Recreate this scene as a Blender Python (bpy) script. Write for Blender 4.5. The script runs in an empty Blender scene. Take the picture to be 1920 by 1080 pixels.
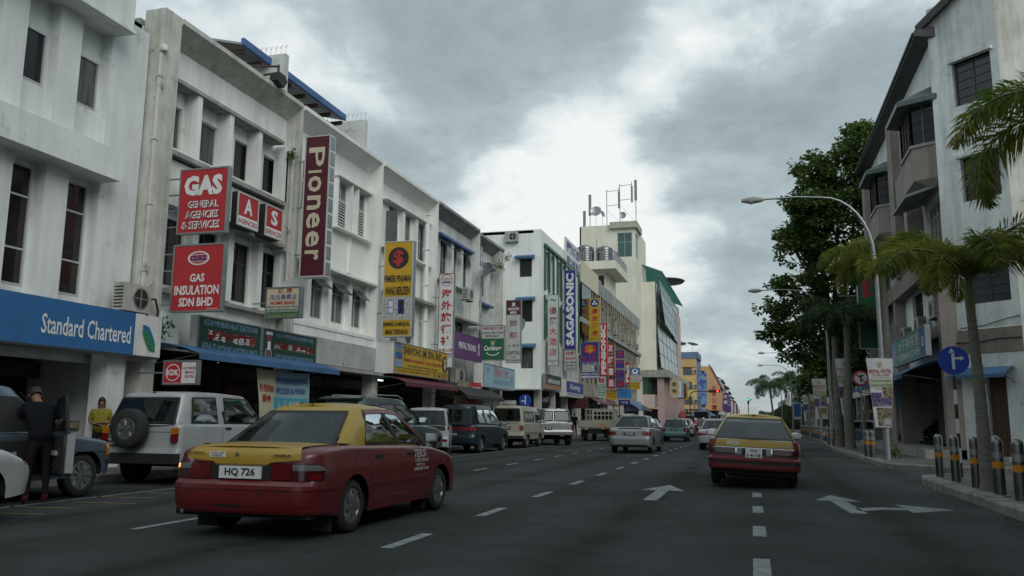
import bpy, math, random
from mathutils import Vector, Matrix
R = math.radians
random.seed(7)
scene = bpy.context.scene
col = scene.collection

# ---------------------------------------------------------------- camera
cam_data = bpy.data.cameras.new('camera')
cam = bpy.data.objects.new('camera', cam_data)
col.objects.link(cam)
cam_data.sensor_width = 36.0
cam_data.lens = 1557.0 / 1920.0 * 36.0
cam_data.clip_start = 0.1
cam_data.clip_end = 6000
cam.location = (0, 0, 1.22)
_yaw, _pitch, _roll = R(15.994), R(9.078), R(0.504)
_f = Vector((-math.sin(_yaw)*math.cos(_pitch), math.cos(_yaw)*math.cos(_pitch), math.sin(_pitch)))
_r0 = Vector((math.cos(_yaw), math.sin(_yaw), 0)); _u0 = _r0.cross(_f)
_rr = _r0*math.cos(_roll) + _u0*math.sin(_roll)
_uu = -_r0*math.sin(_roll) + _u0*math.cos(_roll)
_m = Matrix(((_rr.x, _uu.x, -_f.x), (_rr.y, _uu.y, -_f.y), (_rr.z, _uu.z, -_f.z)))
cam.rotation_euler = _m.to_euler()
scene.camera = cam

# ---------------------------------------------------------------- render settings
scene.render.engine = 'CYCLES'
scene.view_settings.view_transform = 'Standard'
scene.view_settings.look = 'None'
scene.view_settings.exposure = 0.0
scene.view_settings.gamma = 1.0
scene.view_settings.use_curve_mapping = False
scene.render.resolution_x, scene.render.resolution_y = 1024, 576

# ---------------------------------------------------------------- sky
SUN_EL, SUN_AZ = R(34), R(138)      # azimuth from +Y, negative to the left
world = bpy.data.worlds.new('World'); scene.world = world
world.use_nodes = True
nt = world.node_tree; nt.nodes.clear()
def N(t, nt=nt, **kw):
    n = nt.nodes.new(t)
    for k, v in kw.items(): setattr(n, k, v)
    return n
def L(a, b, nt=nt): nt.links.new(a, b)
def wmath(op, a, b=None, c=None, clamp=False):
    n = N('ShaderNodeMath', operation=op, use_clamp=clamp)
    for i, x in enumerate((a, b, c)):
        if x is None: continue
        if isinstance(x, (int, float)): n.inputs[i].default_value = x
        else: L(x, n.inputs[i])
    return n.outputs[0]
def wmix(f, a, b):
    n = N('ShaderNodeMix', data_type='RGBA')
    if isinstance(f, (int, float)): n.inputs[0].default_value = f
    else: L(f, n.inputs[0])
    for i, x in ((6, a), (7, b)):
        if isinstance(x, tuple): n.inputs[i].default_value = x + (1,)
        else: L(x, n.inputs[i])
    return n.outputs[2]
def wramp(v, stops):
    n = N('ShaderNodeValToRGB'); e = n.color_ramp.elements
    while len(e) < len(stops): e.new(0.5)
    for q, (p, c) in zip(e, stops):
        q.position = p; q.color = (c, c, c, 1) if isinstance(c, (int, float)) else c + (1,)
    L(v, n.inputs[0]); return n.outputs[0]
tc = N('ShaderNodeTexCoord')
sky = N('ShaderNodeTexSky', sky_type='NISHITA'); sky.sun_disc = False
sky.sun_elevation = SUN_EL; sky.sun_rotation = SUN_AZ
sky.air_density = 1.5; sky.dust_density = 2.0
bg_sky = N('ShaderNodeBackground'); L(sky.outputs[0], bg_sky.inputs[0]); bg_sky.inputs[1].default_value = 0.07
# clouds on a flat layer overhead: direction / (height + bias)
sep = N('ShaderNodeSeparateXYZ'); L(tc.outputs['Generated'], sep.inputs[0])
zc = wmath('MAXIMUM', sep.outputs[2], 0.0)
inv = wmath('DIVIDE', 1.0, wmath('ADD', zc, 0.32))
comb = N('ShaderNodeCombineXYZ')
L(wmath('MULTIPLY', sep.outputs[0], inv), comb.inputs[0]); L(wmath('MULTIPLY', sep.outputs[1], inv), comb.inputs[1])
def wnoise(scale, detail, rough, off, dist=0.0):
    mp = N('ShaderNodeMapping'); L(comb.outputs[0], mp.inputs[0]); mp.inputs[1].default_value = off
    n = N('ShaderNodeTexNoise'); L(mp.outputs[0], n.inputs[0])
    n.inputs['Scale'].default_value = scale; n.inputs['Detail'].default_value = detail
    n.inputs['Roughness'].default_value = rough; n.inputs['Distortion'].default_value = dist
    return n.outputs[0]
def blob(px, py, width):
    """soft lobe round a sky direction (azimuth, elevation in degrees)"""
    a, e = R(px), R(py)
    d = (math.sin(a)*math.cos(e), math.cos(a)*math.cos(e), math.sin(e))
    dp = N('ShaderNodeVectorMath', operation='DOT_PRODUCT'); L(tc.outputs['Generated'], dp.inputs[0]); dp.inputs[1].default_value = d
    c0 = math.cos(R(width))
    t = wmath('DIVIDE', wmath('SUBTRACT', dp.outputs['Value'], c0), 1-c0, clamp=True)
    return wmath('SMOOTH_MIN', t, 1.0, 0.1)
n1 = wnoise(2.1, 10, 0.52, (3.1, 1.7, 0), 0.3)
n2 = wnoise(6.5, 9, 0.6, (7.3, 2.2, 0), 0.25)
den = wmath('ADD', wmath('MULTIPLY', n1, 0.60), wmath('MULTIPLY', n2, 0.40))
# the deck is thinner towards the bright break ahead and round it thicker banks of cloud
for az_, el_, wd_, am_ in ((-16, 17, 6.5, -.14), (-12, 14.5, 7.5, -.145), (-7.5, 13, 6.5, -.13), (-4.5, 10.5, 4.5, -.09), (-15, 11, 8, -.09), (-8.5, 22.5, 4.5, -.07), (-4.5, 24.5, 4, -.08), (-12, 20, 5, -.06), (-33, 22, 9, -.08), (-47, 26, 16, -.08),
        (-21, 21.5, 9, .08), (-25, 16, 8, .05), (-15, 28, 10, .10), (-1.5, 16.5, 7, .09), (-3.5, 19.5, 5, .05), (-9, 26, 5, .05), (-2, 9, 5, .03), (4, 18, 9, .05), (6, 25, 10, .03)):
    den = wmath('ADD', den, wmath('MULTIPLY', blob(az_, el_, wd_), am_))
cl = wramp(den, [(0.34, (1.0, 1.02, 1.01)), (0.435, (0.73, 0.82, 0.84)), (0.50, (0.50, 0.60, 0.635)), (0.60, (0.375, 0.46, 0.49)), (0.76, (0.30, 0.375, 0.40))])
n3 = wnoise(14.0, 8, 0.62, (1.3, 9.2, 0), 0.2)
cl = wmix(wmath('MULTIPLY', wmath('SUBTRACT', n3, 0.40, clamp=True), 0.45), cl, (0.80, 0.88, 0.90))
low = wmath('MULTIPLY', zc, 5.0, clamp=True)
cl = wmix(wmath('MULTIPLY', wmath('SUBTRACT', 1.0, low), 0.5), cl, (0.56, 0.62, 0.64))
bg_cl = N('ShaderNodeBackground'); L(cl, bg_cl.inputs[0]); bg_cl.inputs[1].default_value = 0.95
mixs = N('ShaderNodeMixShader'); mixs.inputs[0].default_value = 0.94
L(bg_sky.outputs[0], mixs.inputs[1]); L(bg_cl.outputs[0], mixs.inputs[2])
wo = N('ShaderNodeOutputWorld'); L(mixs.outputs[0], wo.inputs[0])

sun_data = bpy.data.lights.new('sun', 'SUN')
sun_data.energy = 1.3; sun_data.angle = R(38); sun_data.color = (1.0, 0.985, 0.95)
sun = bpy.data.objects.new('sun', sun_data); col.objects.link(sun)
_sd = Vector((math.sin(SUN_AZ)*math.cos(SUN_EL), math.cos(SUN_AZ)*math.cos(SUN_EL), math.sin(SUN_EL)))
sun.rotation_euler = _sd.to_track_quat('Z', 'Y').to_euler()

# ---------------------------------------------------------------- materials
MATS = {}
def mat(name, c=(.5, .5, .5), rough=.6, metal=0.0, vary=0.0, vscale=3.0, bump=0.0, bscale=40.0, streak=0.0,
        mould=0.0, spec=0.5, coat=0.0, emit=0.0, two=None, stretch=(1, 1, 1), local=False, patch=0.0, trans=0.0, transl=0.0):
    """one procedural surface: colour that varies, rain streaks, mould spots, fine relief"""
    if name in MATS: return MATS[name]
    m = bpy.data.materials.new(name); m.use_nodes = True
    t = m.node_tree; b = t.nodes['Principled BSDF']
    b.inputs['Roughness'].default_value = rough; b.inputs['Metallic'].default_value = metal
    b.inputs['Specular IOR Level'].default_value = spec
    b.inputs['Coat Weight'].default_value = coat; b.inputs['Coat Roughness'].default_value = .06
    if trans: b.inputs['Transmission Weight'].default_value = trans
    def nn(ty, **kw):
        n = t.nodes.new(ty)
        for k, v in kw.items(): setattr(n, k, v)
        return n
    if local: src = nn('ShaderNodeTexCoord').outputs['Object']
    else: src = nn('ShaderNodeNewGeometry').outputs['Position']
    def noise(scale, det, st=(1, 1, 1), ro=.6):
        mp = nn('ShaderNodeMapping'); t.links.new(src, mp.inputs[0]); mp.inputs[3].default_value = st
        n = nn('ShaderNodeTexNoise'); t.links.new(mp.outputs[0], n.inputs[0])
        n.inputs['Scale'].default_value = scale; n.inputs['Detail'].default_value = det; n.inputs['Roughness'].default_value = ro
        return n.outputs[0]
    def ramp(v, p0, c0, p1, c1):
        n = nn('ShaderNodeValToRGB'); e = n.color_ramp.elements
        e[0].position = p0; e[0].color = c0 + (1,); e[1].position = p1; e[1].color = c1 + (1,)
        t.links.new(v, n.inputs[0]); return n.outputs[0]
    def mix(mode, f, a, c2):
        n = nn('ShaderNodeMix', data_type='RGBA', blend_type=mode)
        if isinstance(f, float): n.inputs[0].default_value = f
        else: t.links.new(f, n.inputs[0])
        for i, x in ((6, a), (7, c2)):
            if isinstance(x, tuple): n.inputs[i].default_value = x + (1,)
            else: t.links.new(x, n.inputs[i])
        return n.outputs[2]
    cur = tuple(c)
    if two is not None: cur = ramp(noise(vscale, 5, stretch), .42, tuple(c), .58, tuple(two))
    if vary:
        g = ramp(noise(vscale, 5, stretch), .3, (1-vary,)*3, .7, (1+vary*.35,)*3)
        cur = mix('MULTIPLY', 1.0, cur, g)
    if patch:
        g = ramp(noise(.35, 3), .5, (1, 1, 1), .56, (1-patch,)*3)
        cur = mix('MULTIPLY', 1.0, cur, g)
    if streak:
        g = ramp(noise(1.0, 6, (3.2, 3.2, .22), .7), .46, (1-streak*.1,)*3, .72, (1-streak*.75, 1-streak*.74, 1-streak*.78))
        cur = mix('MULTIPLY', 1.0, cur, g)
        g = ramp(noise(.5, 4, (1, 1, .6)), .42, (1-streak*.35,)*3, .6, (1, 1, 1))
        cur = mix('MULTIPLY', 1.0, cur, g)
    if mould:
        g = ramp(noise(2.2, 9, (1, 1, .7), .78), .585, (1, 1, 1), .69, (1-mould, 1-mould, 1-mould*1.03))
        cur = mix('MULTIPLY', 1.0, cur, g)
    if isinstance(cur, tuple): b.inputs['Base Color'].default_value = cur + (1,)
    else: t.links.new(cur, b.inputs['Base Color'])
    if bump:
        bn = nn('ShaderNodeBump'); bn.inputs['Strength'].default_value = bump; bn.inputs['Distance'].default_value = .02
        t.links.new(noise(bscale, 4), bn.inputs['Height']); t.links.new(bn.outputs[0], b.inputs['Normal'])
    if emit:
        b.inputs['Emission Color'].default_value = tuple(c) + (1,); b.inputs['Emission Strength'].default_value = emit
    if transl:
        tl = nn('ShaderNodeBsdfTranslucent'); mx = nn('ShaderNodeMixShader'); mx.inputs[0].default_value = transl
        if isinstance(cur, tuple): tl.inputs[0].default_value = cur + (1,)
        else: t.links.new(cur, tl.inputs[0])
        t.links.new(b.outputs[0], mx.inputs[1]); t.links.new(tl.outputs[0], mx.inputs[2]); t.links.new(mx.outputs[0], t.nodes['Material Output'].inputs[0])
    MATS[name] = m
    return m

WALL = mat('old white wall paint', (.84, .86, .83), .8, vary=.10, vscale=1.2, streak=.30, mould=.45, bump=.15)
WALL_A = mat('grey white bank wall paint', (.76, .80, .79), .8, vary=.10, vscale=.8, streak=.28, mould=.35, bump=.15)
WALL_C = mat('fresh white wall paint', (.84, .85, .81), .75, vary=.06, vscale=1.0, streak=.22, mould=.12, bump=.1)
WALL_D = mat('stained shophouse wall paint', (.74, .77, .73), .8, vary=.14, vscale=1.4, streak=.5, mould=.6, bump=.15)
WALL_G = mat('clean white side wall paint', (.80, .83, .79), .75, vary=.05, vscale=.7, streak=.2, mould=.12, bump=.1)
WALL_R = mat('weathered corner wall paint', (.82, .86, .85), .8, vary=.16, vscale=1.3, streak=.5, mould=.5, bump=.2)
WALL_R2 = mat('weathered cream side wall', (.78, .78, .70), .8, vary=.18, vscale=1.3, streak=.55, mould=.6, bump=.2)
CONC = mat('stained concrete edge', (.40, .40, .37), .85, vary=.3, vscale=3, streak=.5, mould=.75, bump=.3)
PILLAR = mat('peeling pillar paint', (.66, .66, .60), .85, vary=.2, vscale=2, streak=.5, mould=.85, bump=.3)
CREAM = mat('cream tower paint', (.74, .73, .61), .75, vary=.08, vscale=.4, streak=.2, mould=.15)
PINK = mat('pink render', (.46, .34, .335), .75, vary=.1, vscale=1, streak=.2)
PINKISH = mat('pinkish brown plaster', (.34, .295, .265), .85, vary=.2, vscale=1.5, streak=.4, mould=.4, bump=.2)
BROWNC = mat('brown band plaster', (.27, .23, .20), .85, vary=.2, vscale=1.5, streak=.4, mould=.4, bump=.2)
YELLOWB = mat('yellow ochre wall', (.66, .47, .19), .8, vary=.12, vscale=.6, streak=.3, mould=.3)
ORANGEB = mat('orange wall', (.62, .36, .19), .8, vary=.1, vscale=.5, streak=.2, mould=.15)
BLUEB = mat('blue wall paint', (.15, .22, .36), .8, vary=.15, vscale=.6, streak=.3)
BEIGEB = mat('dirty beige concrete wall', (.46, .42, .34), .85, vary=.25, vscale=.9, streak=.6, mould=.75, bump=.2)
GREYB = mat('grey parapet concrete', (.38, .40, .38), .85, vary=.25, vscale=.8, streak=.6, mould=.6)
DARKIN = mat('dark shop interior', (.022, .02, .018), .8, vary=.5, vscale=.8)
SHUT = mat('grey roller shutter metal', (.11, .11, .11), .5, .4, vary=.3, vscale=2)
GLASS = mat('dark window glass', (.012, .014, .017), .12, spec=.35, vary=.5, vscale=.7)
GLASSM = mat('misty louvre glass', (.10, .12, .12), .2, spec=.6, vary=.4, vscale=2.5)
GLASSG = mat('green curtain wall glass', (.19, .27, .27), .25, .1, spec=.4, vary=.15, vscale=.3)
PANES = [GLASS, mat('blue grey window glass', (.03, .04, .05), .15, spec=.6, vary=.5, vscale=.8), GLASS, mat('curtained window glass', (.045, .045, .045), .3, spec=.4, two=(.11, .11, .10), vscale=3.0, stretch=(3, 3, .25)), mat('brown reflecting glass', (.02, .018, .016), .1, spec=.5, vary=.4, vscale=1.5)]
ALU = mat('window aluminium', (.55, .56, .56), .45, .3, vary=.2)
DKFRAME = mat('dark window frame', (.06, .06, .06), .5)
WOODF = mat('grey painted timber frame', (.30, .31, .30), .7, vary=.3)
METAL = mat('galvanised metal', (.36, .38, .38), .45, .8, vary=.2, vscale=4)
STEEL = mat('polished stainless steel', (.20, .205, .21), .3, 1.0, vary=.15, vscale=6)
RUST = mat('rusty steel', (.10, .07, .055), .8, .3, vary=.5, vscale=6)
BLACK = mat('matt black', (.018, .018, .018), .6)
RUBBER = mat('tyre rubber', (.022, .022, .022), .85, bump=.2, bscale=60)
PLAST = mat('dark grey plastic', (.035, .035, .037), .5)
WHITEP = mat('white sign paint', (.72, .73, .71), .5, vary=.12, vscale=3, streak=.25)
WHITED = mat('dirty white sign sheet', (.55, .57, .55), .55, vary=.15, vscale=2, streak=.3)
BLUEA = mat('blue corrugated awning', (.055, .15, .29), .55, vary=.3, vscale=2, streak=.3)
BLUER = mat('blue painted roof edge', (.045, .12, .30), .5, vary=.3, vscale=1.5)
ASPH = mat('asphalt', (.047, .053, .054), .9, vary=.28, vscale=.5, bump=.5, bscale=90, patch=.16, spec=.12)
def asphalt_wear(m):
    """tyre polished strips, oil drip line, cracks and repair patches on the carriageway"""
    t = m.node_tree; b = t.nodes['Principled BSDF']; base = b.inputs['Base Color'].links[0].from_socket
    def nn(ty, **kw):
        n = t.nodes.new(ty)
        for k, v in kw.items(): setattr(n, k, v)
        return n
    def mth(op, a, c=None, clamp=False):
        n = nn('ShaderNodeMath', operation=op, use_clamp=clamp)
        for i, x in enumerate((a, c)):
            if x is None: continue
            if isinstance(x, (int, float)): n.inputs[i].default_value = x
            else: t.links.new(x, n.inputs[i])
        return n.outputs[0]
    pos = nn('ShaderNodeNewGeometry').outputs['Position']; sp = nn('ShaderNodeSeparateXYZ'); t.links.new(pos, sp.inputs[0]); x = sp.outputs[0]
    def noise(sc, det, st=(1, 1, 1)):
        mp = nn('ShaderNodeMapping'); t.links.new(pos, mp.inputs[0]); mp.inputs[3].default_value = st
        n = nn('ShaderNodeTexNoise'); t.links.new(mp.outputs[0], n.inputs[0]); n.inputs['Scale'].default_value = sc; n.inputs['Detail'].default_value = det; return n.outputs[0], n.outputs[1]
    ph = mth('MULTIPLY', mth('SUBTRACT', x, .04), 4*math.pi/3.32); tr = mth('MULTIPLY', mth('COSINE', ph), -1.0)
    k = mth('MULTIPLY', tr, mth('MULTIPLY', noise(.6, 3, (1, .12, 1))[0], .16))
    oil = mth('POWER', mth('MAXIMUM', mth('MULTIPLY', mth('COSINE', mth('MULTIPLY', mth('SUBTRACT', x, .04), 2*math.pi/3.32)), -1.0), 0.0), 14.0)
    k = mth('SUBTRACT', k, mth('MULTIPLY', oil, mth('MULTIPLY', noise(2.5, 5, (1, .3, 1))[0], .34)))
    fine = mth('MULTIPLY', mth('SUBTRACT', noise(150, 2)[0], .5), .5); k = mth('ADD', k, fine)
    med = mth('MULTIPLY', mth('SUBTRACT', noise(9, 6)[0], .5), .35); k = mth('ADD', k, med)
    wv = nn('ShaderNodeVectorMath', operation='MULTIPLY_ADD'); t.links.new(noise(1.6, 5)[1], wv.inputs[0]); wv.inputs[1].default_value = (1.1, 1.1, 0); t.links.new(pos, wv.inputs[2])
    vo = nn('ShaderNodeTexVoronoi', feature='DISTANCE_TO_EDGE'); t.links.new(wv.outputs[0], vo.inputs['Vector']); vo.inputs['Scale'].default_value = .33
    crack = mth('MULTIPLY', mth('SUBTRACT', 1.0, mth('MULTIPLY', vo.outputs[0], 150.0, True), True), mth('MULTIPLY', mth('SUBTRACT', noise(.28, 3)[0], .46), 9.0, True))
    k = mth('SUBTRACT', k, mth('MULTIPLY', crack, .5))
    v2 = nn('ShaderNodeTexVoronoi', distance='CHEBYCHEV'); mp = nn('ShaderNodeMapping'); t.links.new(pos, mp.inputs[0]); mp.inputs[3].default_value = (.42, .12, 1); t.links.new(mp.outputs[0], v2.inputs['Vector']); v2.inputs['Scale'].default_value = 1.0
    s2 = nn('ShaderNodeSeparateColor'); t.links.new(v2.outputs['Color'], s2.inputs[0])
    k = mth('SUBTRACT', k, mth('MULTIPLY', mth('GREATER_THAN', s2.outputs[0], .80), .16)); k = mth('ADD', k, mth('MULTIPLY', mth('LESS_THAN', s2.outputs[1], .12), .10))
    edge = mth('MULTIPLY', mth('SUBTRACT', x, 2.2), .9, True); k = mth('ADD', k, mth('MULTIPLY', edge, mth('MULTIPLY', noise(1.5, 6)[0], .7)))
    k = mth('MULTIPLY', k, 1.35); k = mth('ADD', k, 1.0); cc = nn('ShaderNodeCombineColor')
    for i in range(3): t.links.new(k, cc.inputs[i])
    mx = nn('ShaderNodeMix', data_type='RGBA', blend_type='MULTIPLY'); mx.inputs[0].default_value = 1.0; t.links.new(base, mx.inputs[6]); t.links.new(cc.outputs[0], mx.inputs[7]); t.links.new(mx.outputs[2], b.inputs['Base Color'])
asphalt_wear(ASPH)
PAVE = mat('grey paving', (.13, .13, .12), .8, vary=.35, vscale=1.6, bump=.3, patch=.2)
KERB = mat('worn kerb concrete', (.25, .24, .21), .85, vary=.5, vscale=2.5, mould=.8, bump=.4)
MARK = mat('worn road paint', (.24, .265, .265), .8, vary=.5, vscale=7, mould=.72, bump=.3, bscale=90)
MARKY = mat('faded yellow road paint', (.22, .15, .05), .75, vary=.5, vscale=5, mould=.7)
GROUND = mat('bare ground', (.10, .10, .085), .9, vary=.4, vscale=.3)
AC = mat('air conditioner casing', (.50, .50, .46), .6, vary=.2, vscale=3, streak=.4)
GREENF = mat('dark green painted fins', (.025, .11, .075), .55, vary=.2)
TEAL = mat('teal metal louvres', (.035, .15, .13), .45, vary=.2)
BARK = mat('tree bark', (.10, .085, .065), .9, vary=.4, vscale=6, bump=.6)
PTRUNK = mat('palm trunk', (.20, .185, .155), .9, vary=.4, vscale=3, stretch=(1, 1, 5), bump=.5)
LEAF = mat('broad leaves', (.055, .105, .028), .5, two=(.13, .19, .05), vscale=1.4, spec=.3, transl=.35)
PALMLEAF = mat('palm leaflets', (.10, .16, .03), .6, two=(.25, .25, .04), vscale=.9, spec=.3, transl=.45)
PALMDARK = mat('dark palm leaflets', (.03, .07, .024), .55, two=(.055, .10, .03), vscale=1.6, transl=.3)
def flat(name, c, rough=.5, **k): return mat(name, c, rough, vary=k.pop('vary', .12), vscale=k.pop('vscale', 3), **k)
RED = flat('sign red', (.42, .025, .03)); DKRED = flat('sign maroon', (.085, .012, .022)); NAVY = flat('sign navy', (.03, .03, .22))
GRN = flat('sign green', (.02, .12, .055)); DKGRN = flat('sign dark green', (.008, .045, .028)); YEL = flat('sign yellow', (.50, .31, .015))
GOLD = flat('lettering gold', (.50, .42, .22)); BANKBLUE = flat('bank sign blue', (.025, .13, .32)); PURP = flat('sign purple', (.12, .035, .15))
TXB = flat('black lettering', (.02, .02, .02)); TXW = flat('white lettering', (.70, .72, .72)); TXR = flat('red lettering', (.40, .03, .03))
TXG = flat('green lettering', (.02, .2, .08)); TXN = flat('blue lettering', (.03, .06, .28)); TXLB = flat('pale blue lettering', (.20, .32, .50))
SKYB = flat('pale blue sign sheet', (.28, .44, .52)); CREAMS = flat('cream sign sheet', (.55, .50, .36)); ROADBLUE = flat('road sign blue', (.012, .06, .38))
BROWNT = flat('brown lettering', (.22, .05, .04)); PHOTO1 = mat('printed photo brown', (.10, .055, .035), .5, two=(.35, .28, .18), vscale=14)
PHOTO2 = mat('printed photo purple', (.06, .03, .12), .5, two=(.16, .13, .25), vscale=10); PHOTO3 = mat('printed photo grey', (.25, .25, .24), .5, two=(.5, .5, .48), vscale=12)
ORANGE = flat('orange reflective band', (.55, .22, .01))

# ---------------------------------------------------------------- mesh helpers
def setmesh(name, vs, fs, mats, mi=None, smooth=False, angle=35):
    me = bpy.data.meshes.new(name); me.from_pydata(vs, [], fs)
    for m in (mats if isinstance(mats, (list, tuple)) else [mats]): me.materials.append(m)
    if mi: me.polygons.foreach_set('material_index', mi)
    if smooth:
        me.polygons.foreach_set('use_smooth', [True]*len(me.polygons))
        if angle: me.set_sharp_from_angle(angle=R(angle))
    me.update(); return me
def link(name, me, parent=None, loc=None):
    o = bpy.data.objects.new(name, me); col.objects.link(o)
    if parent is not None: o.parent = parent
    if loc is not None: o.location = loc
    return o
def wloc(o):
    v = Vector((0, 0, 0))
    while o is not None: v += Vector(o.location); o = o.parent
    return v
class MB:
    """collects shapes; fr maps local (u, d, v) to world: along the wall, out of it, up"""
    def __init__(s, fr=None): s.v = []; s.f = []; s.fr = fr; s.mi = []; s.cur = 0
    def P(s, p):
        if s.fr is None: return tuple(p)
        o, U, Nn = s.fr
        return (o[0]+U[0]*p[0]+Nn[0]*p[1], o[1]+U[1]*p[0]+Nn[1]*p[1], o[2]+p[2])
    def add(s, vs, fs):
        n = len(s.v); s.v += [s.P(p) for p in vs]; s.f += [tuple(i+n for i in f) for f in fs]; s.mi += [s.cur]*len(fs); return s
    def box(s, a0, a1, b0, b1, c0, c1):
        vs = [(a0, b0, c0), (a1, b0, c0), (a1, b1, c0), (a0, b1, c0), (a0, b0, c1), (a1, b0, c1), (a1, b1, c1), (a0, b1, c1)]
        return s.add(vs, [(0, 3, 2, 1), (4, 5, 6, 7), (0, 1, 5, 4), (1, 2, 6, 5), (2, 3, 7, 6), (3, 0, 4, 7)])
    def quad(s, *p): return s.add(p, [tuple(range(len(p)))])
    def prism(s, pts, axis, h0, h1):
        """closed 2-D outline pushed along an axis (0, 1 or 2)"""
        def mk(p, h):
            q = list(p); q.insert(axis, h); return tuple(q)
        n = len(pts); vs = [mk(p, h0) for p in pts] + [mk(p, h1) for p in pts]
        return s.add(vs, [tuple(range(n))[::-1], tuple(range(n, 2*n))] + [(i, (i+1) % n, n+(i+1) % n, n+i) for i in range(n)])
    def tube(s, pts, r, k=6, cap=True):
        pts = [Vector(p) for p in pts]; rs = r if isinstance(r, (list, tuple)) else [r]*len(pts)
        vs = []; up = None
        for i, p in enumerate(pts):
            t = (pts[min(i+1, len(pts)-1)] - pts[max(i-1, 0)]).normalized()
            if up is None: up = Vector((0, 0, 1)) if abs(t.z) < .9 else Vector((1, 0, 0))
            a = t.cross(up).normalized(); up = a.cross(t).normalized()
            for j in range(k):
                th = 2*math.pi*j/k; q = p + (a*math.cos(th) + up*math.sin(th))*rs[i]; vs.append(tuple(q))
        fs = [(i*k+j, i*k+(j+1) % k, (i+1)*k+(j+1) % k, (i+1)*k+j) for i in range(len(pts)-1) for j in range(k)]
        if cap: fs += [tuple(range(k))[::-1], tuple(range((len(pts)-1)*k, len(pts)*k))]
        return s.add(vs, fs)
    def lathe(s, prof, c=(0, 0, 0), axis=2, k=16):
        vs = []
        for r, h in prof:
            for j in range(k):
                th = 2*math.pi*j/k; a, b = r*math.cos(th), r*math.sin(th)
                p = [(h, a, b), (b, h, a), (a, b, h)][axis]
                vs.append((p[0]+c[0], p[1]+c[1], p[2]+c[2]))
        n = len(prof)
        return s.add(vs, [(i*k+j, i*k+(j+1) % k, (i+1)*k+(j+1) % k, (i+1)*k+j) for i in range(n-1) for j in range(k)])
    def build(s, name, m, parent=None, smooth=False, angle=35):
        off = wloc(parent) if parent is not None and not getattr(s, 'local', False) else Vector((0, 0, 0))
        vs = [(x-off.x, y-off.y, z-off.z) for x, y, z in s.v]
        return link(name, setmesh(name, vs, s.f, m, s.mi if isinstance(m, (list, tuple)) else None, smooth, angle), parent)
def tag(o, label=None, cat=None, group=None, kind=None):
    if label: o['label'] = label
    if cat: o['category'] = cat
    if group: o['group'] = group
    if kind: o['kind'] = kind
    return o
def thing(name, label, cat, loc=(0, 0, 0), group=None, rz=0):
    o = bpy.data.objects.new(name, None); col.objects.link(o); o.location = loc; o.rotation_euler = (0, 0, rz)
    o.empty_display_size = .2
    return tag(o, label, cat, group)
def dup(o, loc=None, rz=None, label=None, parent=None, name=None):
    c = o.copy(); col.objects.link(c)
    if parent is not None: c.parent = parent
    if loc is not None: c.location = loc
    if rz is not None: c.rotation_euler = (0, 0, rz)
    if label: c['label'] = label
    for ch in list(o.children): dup(ch, parent=c)
    return c
def fx(x0, sgn=1): return ((x0, 0, 0), (0, 1, 0), (sgn, 0, 0))          # wall in a plane X = x0 : u = Y, d = X-x0, v = Z
def fy(y0, sgn=-1): return ((0, y0, 0), (1, 0, 0), (0, sgn, 0))          # wall in a plane Y = y0 : u = X, v = Z
def fa(o, ang):                                                         # any wall: from point o, heading ang degrees below +X
    c, s_ = math.cos(R(ang)), math.sin(R(ang)); return ((o[0], o[1], 0), (c, -s_, 0), (-s_, -c, 0))

# ---------------------------------------------------------------- lettering
_txt = {}
def textmesh(s, bold=0.0):
    k = (s, bold)
    if k not in _txt:
        cu = bpy.data.curves.new('lettering', 'FONT'); cu.body = s; cu.size = 1; cu.resolution_u = 2; cu.offset = bold
        cu.space_line = .85; cu.align_x = 'CENTER'
        o = bpy.data.objects.new('lettering', cu); col.objects.link(o)
        dg = bpy.context.evaluated_depsgraph_get()
        me = o.evaluated_get(dg).to_mesh()
        vs = [tuple(v.co) for v in me.vertices]; fs = [tuple(p.vertices) for p in me.polygons]
        o.evaluated_get(dg).to_mesh_clear(); bpy.data.objects.remove(o); bpy.data.curves.remove(cu)
        _txt[k] = (vs, fs)
    return _txt[k]
def put_text(mb, s, u0, u1, v0, v1, d, bold=0.0, slant=0.0, rot=0):
    """letters stretched into the rectangle u0..u1 x v0..v1 on the wall frame of mb; rot 90 reads downwards"""
    vs, fs = textmesh(s, bold)
    if not vs: return
    if rot == 90: pts = [(y, -x) for x, y, z in vs]
    elif rot == -90: pts = [(-y, x) for x, y, z in vs]
    else: pts = [(x + y*slant, y) for x, y, z in vs]
    xs = [p[0] for p in pts]; ys = [p[1] for p in pts]
    xa, xb, ya, yb = min(xs), max(xs), min(ys), max(ys)
    su = (u1-u0)/max(xb-xa, 1e-6); sv = (v1-v0)/max(yb-ya, 1e-6)
    mb.add([(u0+(x-xa)*su, d, v0+(y-ya)*sv) for x, y in pts], fs)
def ring(mb, u, v, r0, r1, d, k=20, sx=1.0):
    vs = []
    for j in range(k):
        a = 2*math.pi*j/k
        vs += [(u+sx*r0*math.cos(a), d, v+r0*math.sin(a)), (u+sx*r1*math.cos(a), d, v+r1*math.sin(a))]
    mb.add(vs, [(2*j, 2*((j+1) % k), 2*((j+1) % k)+1, 2*j+1) for j in range(k)])
def disc(mb, u, v, r, d, k=20, sx=1.0): mb.add([(u+sx*r*math.cos(2*math.pi*j/k), d, v+r*math.sin(2*math.pi*j/k)) for j in range(k)], [tuple(range(k))])

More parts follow.
